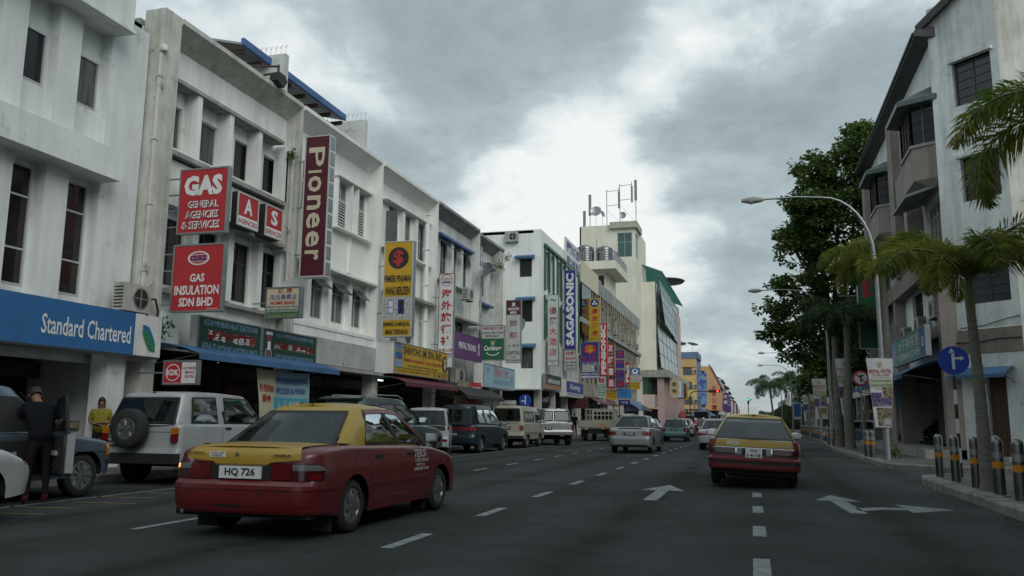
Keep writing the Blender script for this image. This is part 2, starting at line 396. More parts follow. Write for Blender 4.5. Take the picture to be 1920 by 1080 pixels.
# ---------------------------------------------------------------- walls and windows
def boxes(parent, fr, name, m, *bs):
    for q in bs: b = MB(fr); b.box(*q); o = b.build(name, m, parent)
    return o
def wall(parent, fr, u0, u1, v0, v1, holes, m, d=0.0, deep=.18, name='wall'):
    """wall sheet with real openings and their reveals"""
    us = sorted({u0, u1, *[h[0] for h in holes], *[h[1] for h in holes]}); vs_ = sorted({v0, v1, *[h[2] for h in holes], *[h[3] for h in holes]})
    us = [x for x in us if u0-1e-6 <= x <= u1+1e-6]; vs_ = [x for x in vs_ if v0-1e-6 <= x <= v1+1e-6]
    b = MB(fr)
    for i in range(len(us)-1):
        for j in range(len(vs_)-1):
            cu, cv = (us[i]+us[i+1])/2, (vs_[j]+vs_[j+1])/2
            if any(h[0] < cu < h[1] and h[2] < cv < h[3] for h in holes): continue
            b.quad((us[i], d, vs_[j]), (us[i+1], d, vs_[j]), (us[i+1], d, vs_[j+1]), (us[i], d, vs_[j+1]))
    for a, c, e, g in holes:
        b.quad((a, d, e), (a, d-deep, e), (a, d-deep, g), (a, d, g)); b.quad((c, d, e), (c, d, g), (c, d-deep, g), (c, d-deep, e))
        b.quad((a, d, e), (c, d, e), (c, d-deep, e), (a, d-deep, e)); b.quad((a, d, g), (a, d-deep, g), (c, d-deep, g), (c, d, g))
    return b.build(name, m, parent)
def window(parent, fr, u0, u1, v0, v1, d, cols=1, rows=(), fm=None, gm=None, bar=.045, slats=0, name='window'):
    """frame + mullions as one part, pane as its sub-part, louvre slats as sub-parts"""
    fm = fm or ALU; gm = gm or PANES[int(abs(u0*7.3+v0*3.1)) % len(PANES)]
    b = MB(fr); t = bar
    b.box(u0, u0+t, d, d+.05, v0, v1); b.box(u1-t, u1, d, d+.05, v0, v1)
    b.box(u0+t, u1-t, d, d+.05, v0, v0+t); b.box(u0+t, u1-t, d, d+.05, v1-t, v1)
    for i in range(1, cols):
        x = u0+(u1-u0)*i/cols; b.box(x-t/2, x+t/2, d+.002, d+.045, v0+t, v1-t)
    for r_ in rows:
        z = v0+(v1-v0)*r_; b.box(u0+t, u1-t, d+.004, d+.04, z-t/2, z+t/2)
    w = b.build(name, fm, parent)
    g = MB(fr); g.box(u0+t*.5, u1-t*.5, d-.01, d+.012, v0+t*.5, v1-t*.5)
    wl = wloc(parent); o = link('pane', setmesh('pane', [(x-wl.x, y-wl.y, z-wl.z) for x, y, z in g.v], g.f, gm), w)
    if slats:
        v0s, v1s = v0+t, v0+(v1-v0)*(rows[-1] if rows else 1)-t
        step = (v1s-v0s)/slats; b = MB(fr)
        b.add([(u0+t, d+.02, 0), (u1-t, d+.02, 0), (u1-t, d+.07, -step*.75), (u0+t, d+.07, -step*.75),
               (u0+t, d+.03, .01), (u1-t, d+.03, .01), (u1-t, d+.085, -step*.72), (u0+t, d+.085, -step*.72)],
              [(0, 3, 2, 1), (4, 5, 6, 7), (0, 1, 5, 4), (1, 2, 6, 5), (2, 3, 7, 6), (3, 0, 4, 7)])
        me = setmesh('slat', [(x-wl.x, y-wl.y, z-wl.z) for x, y, z in b.v], b.f, WHITED)
        for k in range(slats): link('slat', me, w, (0, 0, v0s+step*(k+1)))
    return w
def aircon(fr, u, v, d, label, w=.8, h=.55, face='front', group='air conditioner units on the facades'):
    p = MB(fr).P((u, d, v)); t = thing('air_conditioner', label, 'air conditioner', p, group)
    b = MB(fr); b.box(u, u+w, d, d+.3, v, v+h); b.build('casing', AC, t)
    b = MB(fr); ring(b, u+w*.62, v+h*.5, h*.36, h*.40, d+.312, 16); b.box(u+w*.62-.02, u+w*.62+.02, d+.3, d+.31, v+h*.12, v+h*.88); b.box(u+w*.3, u+w*.94, d+.3, d+.309, v+h*.48, v+h*.52)
    b.build('fan_guard', METAL, t)
    b = MB(fr); disc(b, u+w*.62, v+h*.5, h*.36, d+.305, 16); b.build('fan_opening', BLACK, t)
    b = MB(fr)
    for k in range(7): b.box(u-.004, u, d+.03, d+.27, v+.06+k*(h-.1)/7, v+.09+k*(h-.1)/7)
    b.build('side_grille', BLACK, t)
    b = MB(fr); b.box(u+.08, u+.12, d-.1, d+.32, v-.05, v-.002); b.box(u+w-.12, u+w-.08, d-.1, d+.32, v-.05, v-.002); b.build('bracket', RUST, t)
    return t
def sign(name, label, fr, u0, u1, v0, v1, d, th, face, rects=(), texts=(), rim=None, casing=None, cat='sign', group=None, extra=None):
    """box sign: casing, rim, coloured panels and lettering. rects (u,v fractions from top left): (a,b,c,e,mat);
    texts: (string, a, b, c, e, mat, bold, slant, rot)"""
    w, h = u1-u0, v1-v0
    t = thing(name, label, cat, MB(fr).P((u0, d, v0)), group)
    b = MB(fr); b.box(u0, u1, d-th, d, v0, v1); b.build('casing', casing or METAL, t)
    r = .035 if rim else 0
    if rim:
        b = MB(fr); q = .035
        b.box(u0-.004, u0+q, d-.01, d+.02, v0-.004, v1+.004); b.box(u1-q, u1+.004, d-.01, d+.02, v0-.004, v1+.004)
        b.box(u0+q, u1-q, d-.01, d+.02, v0-.004, v0+q); b.box(u0+q, u1-q, d-.01, d+.02, v1-q, v1+.004); b.build('rim', rim, t)
    b = MB(fr); b.box(u0+r*.5, u1-r*.5, d+.001, d+.006, v0+r*.5, v1-r*.5); b.build('panel', face, t)
    for i, (a, c, e, g, m) in enumerate(rects):
        b = MB(fr); b.box(u0+w*a, u0+w*e, d+.0065+i*.0008, d+.009+i*.0008, v1-h*g, v1-h*c); b.build('panel', m, t)
    by = {}
    for q in texts:
        s, a, c, e, g, m = q[:6]; bold = q[6] if len(q) > 6 else 0; sl = q[7] if len(q) > 7 else 0; rot = q[8] if len(q) > 8 else 0
        b = MB(fr); put_text(b, s, u0+w*a, u0+w*e, v1-h*g, v1-h*c, d+.014, bold, sl, rot); b.build('lettering', m, t)
    if extra: extra(t, fr, u0, v0, w, h, d)
    return t
# ================================================================ GROUND
def sheet(name, pts, z, m, label=None):
    o = link(name, setmesh(name, [(x, y, z) for x, y in pts], [tuple(range(len(pts)))], m)); tag(o, label, kind='structure'); return o
sheet('ground', [(-2500, -60), (2500, -60), (2500, 4000), (-2500, 4000)], -.03, GROUND)
sheet('road', [(-12, -20), (3.3, -20), (3.3, 19.0), (3.9, 20.6), (5.2, 21.2), (40, 21.2), (40, 24.2), (5.4, 24.2), (4.2, 24.5), (3.5, 26.0), (3.5, 40), (4.3, 58), (4.9, 96), (5.2, 600), (-12, 600)], 0.0, ASPH)
sheet('cross_street', [(-60, 46.6), (-12, 46.6), (-12, 53.0), (-60, 53.0)], .004, ASPH)
def slab(name, pts, z0, z1, m):
    b = MB(); b.prism(pts, 2, z0, z1) if False else b.add([(x, y, z0) for x, y in pts]+[(x, y, z1) for x, y in pts], [tuple(range(len(pts), 2*len(pts)))]+[(i, (i+1) % len(pts), len(pts)+(i+1) % len(pts), len(pts)+i) for i in range(len(pts))])
    return tag(b.build(name, m), kind='structure')
PZ = .14
slab('pavement', [(-12.2, -20), (-12.2, 46.4), (-22, 46.4), (-22, -20)], -.02, PZ, PAVE)
slab('pavement', [(-12.2, 53.2), (-12.2, 600), (-30, 600), (-30, 53.2)], -.02, PZ, PAVE)
slab('pavement', [(3.6, -20), (3.6, 18.9), (4.1, 20.2), (5.3, 20.9), (40, 20.9), (40, -20)], -.02, PZ, PAVE)
slab('pavement', [(40, 24.5), (5.5, 24.5), (4.4, 24.8), (3.8, 26.1), (3.8, 40), (4.6, 58), (5.2, 96), (5.5, 600), (60, 600), (60, 24.5)], -.02, PZ, PAVE)
# kerb stones, laid one by one along the kerb lines
def kerb_line(pts, n_each, label):
    root = tag(bpy.data.objects.new('kerb', None), label, kind='structure'); col.objects.link(root)
    rnd = random.Random(5)
    path = []
    for i in range(len(pts)-1):
        a, b = Vector(pts[i]+(0,)), Vector(pts[i+1]+(0,)); k = max(1, round((b-a).length/n_each))
        for j in range(k): path.append((a.lerp(b, j/k), a.lerp(b, (j+1)/k)))
    for a, b in path[:300]:
        d = (b-a); l = d.length; ang = math.atan2(d.y, d.x)
        mb = MB(); w = .29; h = PZ+.012+rnd.uniform(-.006, .008); e = .03
        mb.add([(.006, 0, -.02), (l-.006, 0, -.02), (l-.006, 0, h-e), (.006, 0, h-e), (.006, e, h), (l-.006, e, h), (l-.006, w, h), (.006, w, h), (.006, w, -.02), (l-.006, w, -.02)],
               [(0, 1, 2, 3), (3, 2, 5, 4), (4, 5, 6, 7), (0, 3, 4, 7, 8), (1, 9, 6, 5, 2), (8, 7, 6, 9)])
        o = link('kerb_stone', setmesh('kerb_stone', mb.v, mb.f, KERB), root, (a.x, a.y, 0)); o.rotation_euler = (0, 0, ang+rnd.uniform(-.006, .006))
rk = [(3.3, -4), (3.3, 19.0)] + [(4.9-1.6*math.cos(t), 19.0+2.0*math.sin(t)) for t in (R(25), R(50), R(75), R(90))] + [(12, 21.1)]
def kerb_right(pts, n, label): kerb_line(pts[::-1], n, label)   # stones reach to the left of travel; reversed so they back onto the pavement
# travelling away from the camera the pavement is on the right, so walk the line backwards
kerb_right(rk, .95, 'broken kerb round the near right island')
kerb_right([(12, 24.2), (5.3, 24.2), (4.45, 24.4), (3.85, 25.0), (3.5, 26.0), (3.5, 40), (4.3, 58), (4.9, 96)], 1.0, 'stone kerb of the right pavement beyond the side road')
kerb_line([(-12, -4), (-12, 46.4)], 1.2, 'kerb along the left parking lane')
# painted markings
def mark(name, quads, m=MARK, z=.004):
    b = MB()
    for q in quads:
        b.add([(x, y, z) for x, y in q], [tuple(range(len(q)))])
    return tag(b.build(name, m), kind='structure')
def dash(x, y0, y1, w=.12): return [(x-w/2, y0), (x+w/2, y0), (x+w/2, y1), (x-w/2, y1)]
for k in range(24):
    mark('lane_dash', [dash(-3.42, 7.62+2.88*k, 8.7+2.88*k, .13)])
for k in range(24):
    mark('lane_dash', [dash(-6.6, 7.95+2.95*k, 9.1+2.95*k, .11)])
for k in range(5):
    mark('lane_dash', [dash(.04, 4.7+2.5*k, 5.65+2.5*k, .145)])
for k in range(14): mark('lane_dash', [dash(.04, 24+6*k, 26+6*k, .13)])
mark('parking_line', [dash(-9.75, -2, 46, .07)])
for k, (y, x) in enumerate([(8.6, -9.1), (9.3, -9.35), (10.1, -9.0), (10.9, -9.3), (11.8, -9.1), (7.4, -9.0)]):
    mark('yellow_line', [[(x-.5, y), (x+.5, y+.12), (x+.5, y+.19), (x-.5, y+.07)]], MARKY)
# straight arrow in the middle lane, straight-and-right arrow in the right lane
mark('straight_arrow', [[(-1.70, 13.5), (-1.48, 13.5), (-1.48, 15.55), (-1.70, 15.55)], [(-1.97, 15.5), (-1.2, 15.5), (-1.59, 16.9)]])
mark('turn_arrow', [[(1.26, 12.6), (1.49, 12.6), (1.38, 14.55), (1.15, 14.55)], [(.93, 14.5), (1.62, 14.5), (1.25, 15.6)],
                    [(1.44, 12.95), (1.8, 13.28), (2.1, 13.33), (2.1, 13.66), (1.72, 13.6), (1.40, 13.35)], [(2.06, 14.2), (2.12, 12.95), (2.78, 13.6)]])
# litter and grit by the kerb
b = MB(); rnd = random.Random(3)
for i in range(900):
    y = rnd.uniform(6, 60); x = 3.28-abs(rnd.gauss(0, .3))+(.2 if y > 24 else 0)+(max(0, y-40)*.045 if y > 40 else 0)
    if 19.5 < y < 24.5: x = rnd.uniform(3.6, 8)
    s = rnd.uniform(.006, .022); b.add([(x, y, .002), (x+s, y, .002), (x+s*.5, y+s, .002), (x+s*.5, y+s*.4, .002+s*.7)], [(0, 1, 3), (1, 2, 3), (2, 0, 3)])
tag(b.build('grit', KERB), 'loose grit and crumbs lying along the right kerb', 'grit', kind='stuff')
# ================================================================ LEFT ROW OF SHOPHOUSES
F = fx(-13.5)            # fin fronts; the wall sheets stand .5 behind
def eave(parent, fr, u0, u1, z, d0=-.5, d1=.06, m=None, m2=None):
    b = MB(fr); b.prism([(d1, z-.10), (d1, z+.03), (d0-.3, z+.03), (d0-.3, z-.5), (d0, z-.5)], 0, u0, u1)
    # prism axis 0 keeps (d, v) order
    o = b.build('roof_edge', m or CONC, parent); return o
def fin(parent, u, z0, z1, w=.22, m=None, d=0.0, back=-.6):
    b = MB(F); b.box(u-w/2, u+w/2, back, d, z0, z1); return b.build('party_fin', m or PILLAR, parent)
def ledge(parent, fr, u0, u1, v, d0, d1, h=.09, m=None, name='ledge'):
    b = MB(fr); b.box(u0, u1, d0, d1, v, v+h); return b.build(name, m or CONC, parent)
def pipe(parent, fr, u, d, v0, v1, r=.055, m=None, side=None):
    b = MB(fr); pts = [(u, d, v1), (u, d, v0)]
    b.tube(pts, r, 8)
    for k in range(int((v1-v0)/1.6)+1): b.box(u-r-.015, u+r+.015, d-r-.02, d+r+.012, v0+.4+k*1.6, v0+.44+k*1.6)
    return b.build('drain_pipe', m or WALL, parent, True)
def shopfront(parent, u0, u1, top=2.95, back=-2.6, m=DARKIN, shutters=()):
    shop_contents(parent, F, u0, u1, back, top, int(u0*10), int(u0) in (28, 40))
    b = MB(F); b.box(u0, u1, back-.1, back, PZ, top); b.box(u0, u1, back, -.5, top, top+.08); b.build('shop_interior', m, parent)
    for a, c, mm in shutters:
        g = MB(F); n = 18
        for k in range(n):
            z0 = PZ+(2.5)*k/n; g.add([(a, back+.04, z0), (c, back+.04, z0), (c, back+.07, z0+2.5/n*.5), (a, back+.07, z0+2.5/n*.5), (a, back+.04, z0+2.5/n), (c, back+.04, z0+2.5/n)], [(0, 1, 2, 3), (3, 2, 5, 4)])
        g.build('roller_shutter', mm, parent)
SHOPM = [mat('shop shelf brown', (.06, .04, .025), .7, vary=.4), mat('shop panel grey', (.07, .07, .065), .7, vary=.4), mat('shop poster red', (.12, .02, .02), .6, vary=.5, vscale=6), mat('shop glass green', (.02, .04, .035), .2, vary=.4), mat('shop goods mixed', (.05, .06, .09), .7, two=(.2, .17, .1), vscale=9)]
TUBE = mat('fluorescent tube', (.8, .95, 1.0), .4, emit=1.5)
def shop_contents(parent, fr, u0, u1, back, top, seed, light=False):
    rnd = random.Random(seed); u = u0+.3
    while u < u1-1.2:
        w = rnd.uniform(.7, 1.5); h = rnd.uniform(1.2, top-.5); k = rnd.randrange(5)
        boxes(parent, fr, ('display_case', 'wall_panel', 'poster', 'glass_door', 'goods_shelf')[k], SHOPM[k], (u, u+w, back+.02, back+rnd.uniform(.06, .5), PZ, h)); u += w+rnd.uniform(.1, .5)
    boxes(parent, fr, 'shutter_box', SHOPM[1], (u0+.1, u1-.1, back+.05, back+.45, top-.5, top-.15))
    if light: boxes(parent, fr, 'ceiling_light', TUBE, ((u0+u1)/2-.6, (u0+u1)/2+.6, back+1.2, back+1.26, top-.14, top-.08))
def column(parent, u, w=.42, top=3.0, m=None, d=0.0):
    b = MB(F); b.box(u-w/2, u+w/2, -.45, d-.01, PZ, top); b.build('column', m or PILLAR, parent)

# ---- A: bank building --------------------------------------------------------
A = thing('bank_building', 'grey white four storey bank block with two projecting concrete balconies at the left edge', 'building', (-13.5, 10, 0))
cols_ = [(8.0, 8.6), (9.5, 10.1), (11.05, 11.65), (12.63, 13.22), (14.12, 14.70)]
hA = []
for a, c in cols_: hA += [(a, c, 8.08, 9.22), (a, c, 3.82, 6.3)]
wall(A, F, 2, 15.95, 3.4, 10.78, hA, WALL_A, d=-.62, deep=.12)
for a, c in cols_:
    window(A, F, a, c, 8.08, 9.22, -.66, 1, bar=.035)
    window(A, F, a, c, 3.82, 6.3, -.66, 1, rows=(.30, .74), bar=.04)
for a, c in ((8.8, 9.35), (10.3, 10.9), (11.9, 12.5), (13.30, 13.90), (14.78, 15.95)):
    boxes(A, F, 'rib', WALL_A, (a, c, -.62, -.36, 7.1, 9.95), (a, c, -.62, -.36, 3.42, 6.42))
boxes(A, F, 'wall_panel', WALL_A, (14.9, 15.95, -.6, -.362, 3.42, 10.5))
b = MB(F); b.box(2, 14.86, -.62, .12, 6.42, 7.1); b.build('balcony_band', WALL_A, A)
b = MB(F); b.box(2, 14.9, -.70, .16, 9.94, 10.02); b.box(2, 14.86, -.62, .12, 10.02, 11.6); b.build('roof_parapet', WALL_A, A)
b = MB(F); b.box(2, 16.1, -12, -.62, 10.2, 10.78); b.box(15.7, 15.96, -12, -.63, 0, 10.75); b.build('side_wall', WALL_A, A)
b = MB(F); b.box(2, 15.9, -.74, -.60, 2.4, 3.42); b.build('lower_fascia', WALL_A, A)
shopfront(A, 2, 15.7, 2.6, -2.8)
column(A, 15.35, .55, 2.6, WALL_A); boxes(A, F, 'counter_wall', SHOPM[0], (12.2, 13.1, -2.6, -1.2, PZ, 2.4)); column(A, 6.0, .5, 2.6, WALL_A)
# floodlight globe high on the party pillar
b = MB(F); b.lathe([(0, 0), (.09, .01), (.1, .08), (.07, .16), (0, .2)], (16.02, .02, 10.05), 2, 10); b.build('globe_lamp', WHITEP, A, True)
pipe(A, F, 16.0, -.04, 2.6, 10.0, .05, PILLAR)
def logo_sc(t, fr, u0, v0, w, h, d):
    for sx, m, dz in ((0, TXLB, 0), (1, TXG, 0)):
        b = MB(fr); cx = u0+w*.915; cz = v0+h*.52; n = 14; ps = []
        for i in range(n+1):
            a = i/n; y = (a-.5)*.72*h*.9
            x = math.sin(a*math.pi*2)*.085*h*(1 if sx == 0 else 1)
            if sx: y -= .07; x += .05
            else: y += .06
            ps.append((cx+x*1.2, cz+y))
        lo, hi = (0, n//2+2) if sx else (n//2-3, n)
        seg = ps[lo:hi+1]
        for p, q in zip(seg[:-1], seg[1:]): b.quad((p[0]-.07, d+.016+.002*sx, p[1]), (p[0]+.07, d+.016+.002*sx, p[1]), (q[0]+.07, d+.016+.002*sx, q[1]), (q[0]-.07, d+.016+.002*sx, q[1]))
        b.build('logo', m, t)
sign('bank_sign', 'long blue Standard Chartered fascia sign with white end panel', fx(-13.2), 2.5, 16.33, 2.55, 3.53, 0, .38, BANKBLUE,
     rects=[(.937, 0, 1, 1, WHITEP), (0, .955, 1, 1, PLAST)],
     texts=[('Standard Chartered', .752, .32, .928, .72, TXW, .012)], extra=None)
def sc_logo():
    t = thing('bank_logo', 'blue and green ribbon logo on the white end panel of the bank sign', 'logo', (-13.18, 15.9, 3.0))
    fr = fx(-13.18)
    for k, (m, z0) in enumerate(((BANKBLUE, 3.08), (TXG, 2.96))):
        b = MB(fr); n = 12
        for i in range(n):
            def pt(j):
                a = j/n; return 15.90+.13*math.sin((a-.5)*math.pi)*(1 if k == 0 else 1), z0+.22*math.cos(a*math.pi)
            p, q = pt(i), pt(i+1)
            w0, w1 = (.085+.05*math.sin(i/n*math.pi)), (.085+.05*math.sin((i+1)/n*math.pi))
            b.quad((p[0]-w0, .012+.004*k, p[1]), (p[0]+w0, .012+.004*k, p[1]-.03), (q[0]+w1, .012+.004*k, q[1]-.03), (q[0]-w1, .012+.004*k, q[1]))
        b.build('ribbon', m, t)
sc_logo()
aircon(fx(-13.5), 15.05, 3.56, .0, 'air conditioner unit standing on top of the blue bank sign', .85, .62)
b = MB(fx(-13.5)); b.tube([(15.9, .1, 3.9), (16.2, .18, 3.95), (16.35, .15, 3.7), (16.38, .1, 3.2)], .03, 6); tag(b.build('cable', BLACK), 'black cable bundle looping from the air conditioner on the bank sign', 'cable')

# ---- generic shophouse --------------------------------------------------------
def roof_body(parent, u0, u1, z, back=-14):
    b = MB(F); b.box(u0, u1, back, -.82, z-.25, z-.02); b.build('roof_slab', CONC, parent)
# ---- B: GAS building ----------------------------------------------------------
B = thing('shophouse', 'stained white three storey shophouse with four narrow top windows, carrying the red GAS signs', 'building', (-13.5, 19.6, 0))
bw = [(16.95, 17.5), (18.3, 19.0), (19.82, 20.55), (21.3, 22.05)]
b2 = [(17.0, 17.9), (18.35, 19.3), (20.0, 20.85), (21.4, 22.3)]
wall(B, F, 16.5, 22.5, 2.9, 10.9, [(a, c, 8.05, 9.16) for a, c in bw]+[(a, c, 4.5, 6.2) for a, c in b2], WALL, d=-.5, deep=.15)
for a, c in bw: window(B, F, a, c, 8.05, 9.16, -.6, 1, bar=.035)
for a, c in b2: window(B, F, a, c, 4.5, 6.2, -.62, 2, rows=(.66,), bar=.04, fm=DKFRAME)
for u in (17.68, 19.08, 20.50, 21.95): boxes(B, F, 'window_fin', WALL, (u-.09, u+.09, -.5, -.1, 7.8, 9.56))
ledge(B, F, 16.55, 21.7, 9.56, -.5, -.05, .10); ledge(B, F, 16.55, 21.9, 7.66, -.5, -.02, .12)
for u in (18.1, 19.65, 21.1, 22.3): boxes(B, F, 'pier', WALL, (u-.13, u+.13, -.5, -.28, 4.4, 6.36))
ledge(B, F, 18.6, 22.0, 6.36, -.5, -.02, .10); ledge(B, F, 16.6, 22.5, 4.26, -.5, -.25, .1)
b = MB(F); b.box(16.55, 21.95, -.48, -.2, 6.46, 7.6); b.build('spandrel', WALL, B)
eave(B, F, 16.62, 22.5, 11.15, m=PILLAR)
b = MB(F); b.box(16.02, 16.62, -.6, 0, 2.5, 11.2); b.build('party_fin', PILLAR, B)
fin(B, 22.57, 2.9, 11.17, .16, PILLAR)
b = MB(F); b.box(21.95, 22.45, -.5, -.1, 6.3, 9.4); b.build('duct_casing', PILLAR, B)
b = MB(F); b.tube([(22.2, -.05, 9.5), (22.2, -.05, 4.0), (22.35, -.1, 3.2)], .06, 8); b.build('drain_pipe', WALLP if 'WALLP' in globals() else PILLAR, B, True)
roof_body(B, 16.1, 22.5, 11.1)
shopfront(B, 16.2, 22.6)
column(B, 16.35, .45, 2.6); column(B, 22.6, .42, 2.9)
b = MB(F); b.box(16.6, 17.4, -.5, -.05, 2.9, 3.75); b.build('sign_backing', WALL, B)
# rear roof with blue edge over the shophouses
t = thing('rooftop_shed', 'rooftop shelter with a bright blue gutter edge above the first shophouses', 'shed', (-17, 22, 11))
def fr_(x): return fx(x)
FB = fx(-14.6)
boxes(t, FB, 'gutter', BLUER, (20.3, 26.9, .25, .36, 12.28, 12.50))
b = MB(FB); b.prism([(.25, 12.30), (.25, 12.37), (-3.2, 13.25), (-3.2, 13.17)], 0, 20.3, 26.9); b.build('roof_sheet', METAL, t)
for k in range(8): boxes(t, FB, 'rafter', RUST, (20.5+k*.9, 20.58+k*.9, -2.6, .22, 12.12, 12.26))
for u in (20.6, 23.6, 26.5): boxes(t, FB, 'post', CONC, (u-.06, u+.06, -.3, -.18, 11, 12.2))
boxes(t, FB, 'back_wall', CONC, (20.4, 26.8, -3.3, -3.2, 11, 13.0))
def spikewall(x0, x1, y, z0, z1, label, n):
    t = thing('parapet_wall', label, 'wall', ((x0+x1)/2, y, z0), 'party walls with spikes above the roofs')
    b = MB(); b.box(x0, x1, y-.1, y+.1, z0, z1); b.build('wall', WALL_D, t)
    sp = MB()
    sp.tube([(0, 0, 0), (0, 0, .22), (.05, 0, .34)], .009, 4); sp.tube([(0, 0, .22), (-.05, 0, .33)], .009, 4)
    me = setmesh('spike', sp.v, sp.f, METAL); c = t.location
    for k in range(n): link('spike', me, t, (x0+.06+(x1-x0-.12)*k/(n-1)-c.x, y-c.y, z1-c.z))
spikewall(-16.2, -13.75, 21.9, 11.0, 12.62, 'nearer white spiked party wall rising above the first roofs', 14)
spikewall(-16.2, -13.75, 27.6, 11.0, 12.5, 'farther white spiked party wall rising above the first roofs', 14)
t = thing('floodlight', 'black floodlight on a rusty roof arm above the Pioneer sign', 'floodlight', (-13.6, 20.9, 12.0))
b = MB(); b.tube([(-14.3, 19.3, 11.2), (-13.4, 20.9, 11.75)], .035); b.tube([(-14.2, 19.9, 11.0), (-13.4, 20.9, 11.55)], .035); b.tube([(-13.4, 20.9, 11.8), (-13.4, 20.9, 11.5)], .035); b.build('arm', RUST, t)
b = MB(); b.prism([(20.65, 11.22), (20.75, 11.5), (21.05, 11.5), (21.2, 11.35), (21.02, 11.1)], 0, -13.55, -13.25); b.build('lamp_head', BLACK, t)
# ---- C: PIONEER building --------------------------------------------------------
Cc = thing('shophouse', 'clean white shophouse with louvred top windows behind the Pioneer sign', 'building', (-13.5, 25.6, 0))
cw = [(23.6, 24.5), (25.9, 26.75), (27.4, 28.25)]; c2 = [(24.3, 25.25), (25.8, 26.8), (27.3, 28.2)]
wall(Cc, F, 22.66, 28.58, 2.9, 10.95, [(a, c, 8.06, 9.7) for a, c in cw]+[(a, c, 4.56, 6.0) for a, c in c2], WALL_C, d=-.5, deep=.12)
for a, c in cw: window(Cc, F, a, c, 8.06, 9.7, -.58, 2, rows=(.62,), gm=GLASSM, slats=9)
for a, c in c2:
    window(Cc, F, a, c, 4.56, 6.0, -.58, 2, rows=(.72,), gm=GLASSM)
    b = MB(F); b.add([(a, -.45, 5.95), (c, -.45, 5.95), (c, -.1, 5.6), (a, -.1, 5.6), (a, -.46, 5.93), (c, -.46, 5.93), (c, -.11, 5.58), (a, -.11, 5.58)], [(0, 1, 2, 3), (4, 7, 6, 5), (3, 2, 6, 7)]); b.build('top_hung_pane', GLASSM, Cc)
for u in (25.72, 26.82, 27.3, 28.36): boxes(Cc, F, 'window_fin', WALL_C, (u-.05, u+.05, -.5, -.3, 7.95, 9.75))
ledge(Cc, F, 25.6, 28.45, 9.75, -.5, -.22, .07, WALL_C); ledge(Cc, F, 25.6, 28.45, 7.88, -.5, -.22, .07, WALL_C)
for u in (24.1, 25.52, 27.05, 28.4): boxes(Cc, F, 'pier', WALL_C, (u-.13, u+.13, -.5, -.34, 4.3, 6.2))
boxes(Cc, F, 'pier', WALL_C, (27.0, 27.1, -.5, -.42, 6.5, 7.85))
b = MB(F); b.prism([(-.5, 6.2), (.0, 6.2), (.0, 6.28), (-.5, 6.45)], 0, 22.66, 28.56); b.build('canopy_slab', WALL_C, Cc)
ledge(Cc, F, 22.7, 28.5, 4.15, -.5, -.02, .12, WALL_C)
b = MB(F); b.box(22.66, 28.58, -.49, -.05, 2.95, 4.15); b.build('fascia_wall', WALL, Cc)
b = MB(F); b.box(23.6, 28.5, -.03, .05, 3.0, 3.85); b.build('faded_sign_board', mat('faded sign board', (.40, .42, .40), .7, vary=.3, vscale=1.5, mould=.7), Cc)
b = MB(F); b.box(23.5, 28.6, -.3, .35, 2.82, 2.94); b.build('lower_canopy', CONC, Cc)
eave(Cc, F, 22.65, 28.55, 11.15, m=WALL_C); fin(Cc, 28.65, 2.9, 11.17, .2, WALL_C)
roof_body(Cc, 22.6, 28.6, 11.1); shopfront(Cc, 22.7, 28.6); column(Cc, 28.65, .42, 2.9)
# ---- D --------------------------------------------------------------------------
D = thing('shophouse', 'white shophouse with open timber windows behind the tall yellow dollar sign', 'building', (-13.5, 31.6, 0))
dw = [(30.45, 31.25), (32.0, 32.7), (33.5, 34.25)]
wall(D, F, 28.76, 34.58, 2.9, 10.95, [(a, c, 8.2, 9.9) for a, c in dw]+[(30.2, 31.2, 4.8, 6.2), (32.2, 33.1, 4.5, 6.2)], WALL_C, d=-.5, deep=.12)
for a, c in dw: window(D, F, a, c, 8.2, 9.9, -.58, 2, rows=(.55,), gm=GLASSM, fm=WOODF)
window(D, F, 30.2, 31.2, 4.8, 6.2, -.58, 2, fm=WOODF); window(D, F, 32.2, 33.1, 4.5, 6.2, -.58, 1, fm=WOODF)
for a in (30.2,): boxes(D, F, 'open_casement', GLASSM, (a-.03, a+.03, -.5, .0, 8.25, 9.6))
for u in (31.55, 33.0, 34.4): boxes(D, F, 'pier', WALL_C, (u-.13, u+.13, -.5, -.3, 8.1, 9.95))
ledge(D, F, 29.6, 34.5, 9.95, -.5, -.18, .07, WALL_C); ledge(D, F, 29.6, 34.5, 8.0, -.5, -.15, .08, WALL_C)
pipe(D, F, 33.9, -.2, 3.5, 9.9, .12, WALL_C)
ledge(D, F, 30, 34.5, 6.2, -.5, .1, .12, CONC, 'canopy_slab')
eave(D, F, 28.75, 34.58, 11.15, m=WALL_C); fin(D, 34.68, 2.9, 11.17, .18, WALL_C)
roof_body(D, 28.7, 34.6, 11.1); shopfront(D, 28.7, 34.6); column(D, 34.68, .42, 2.9)
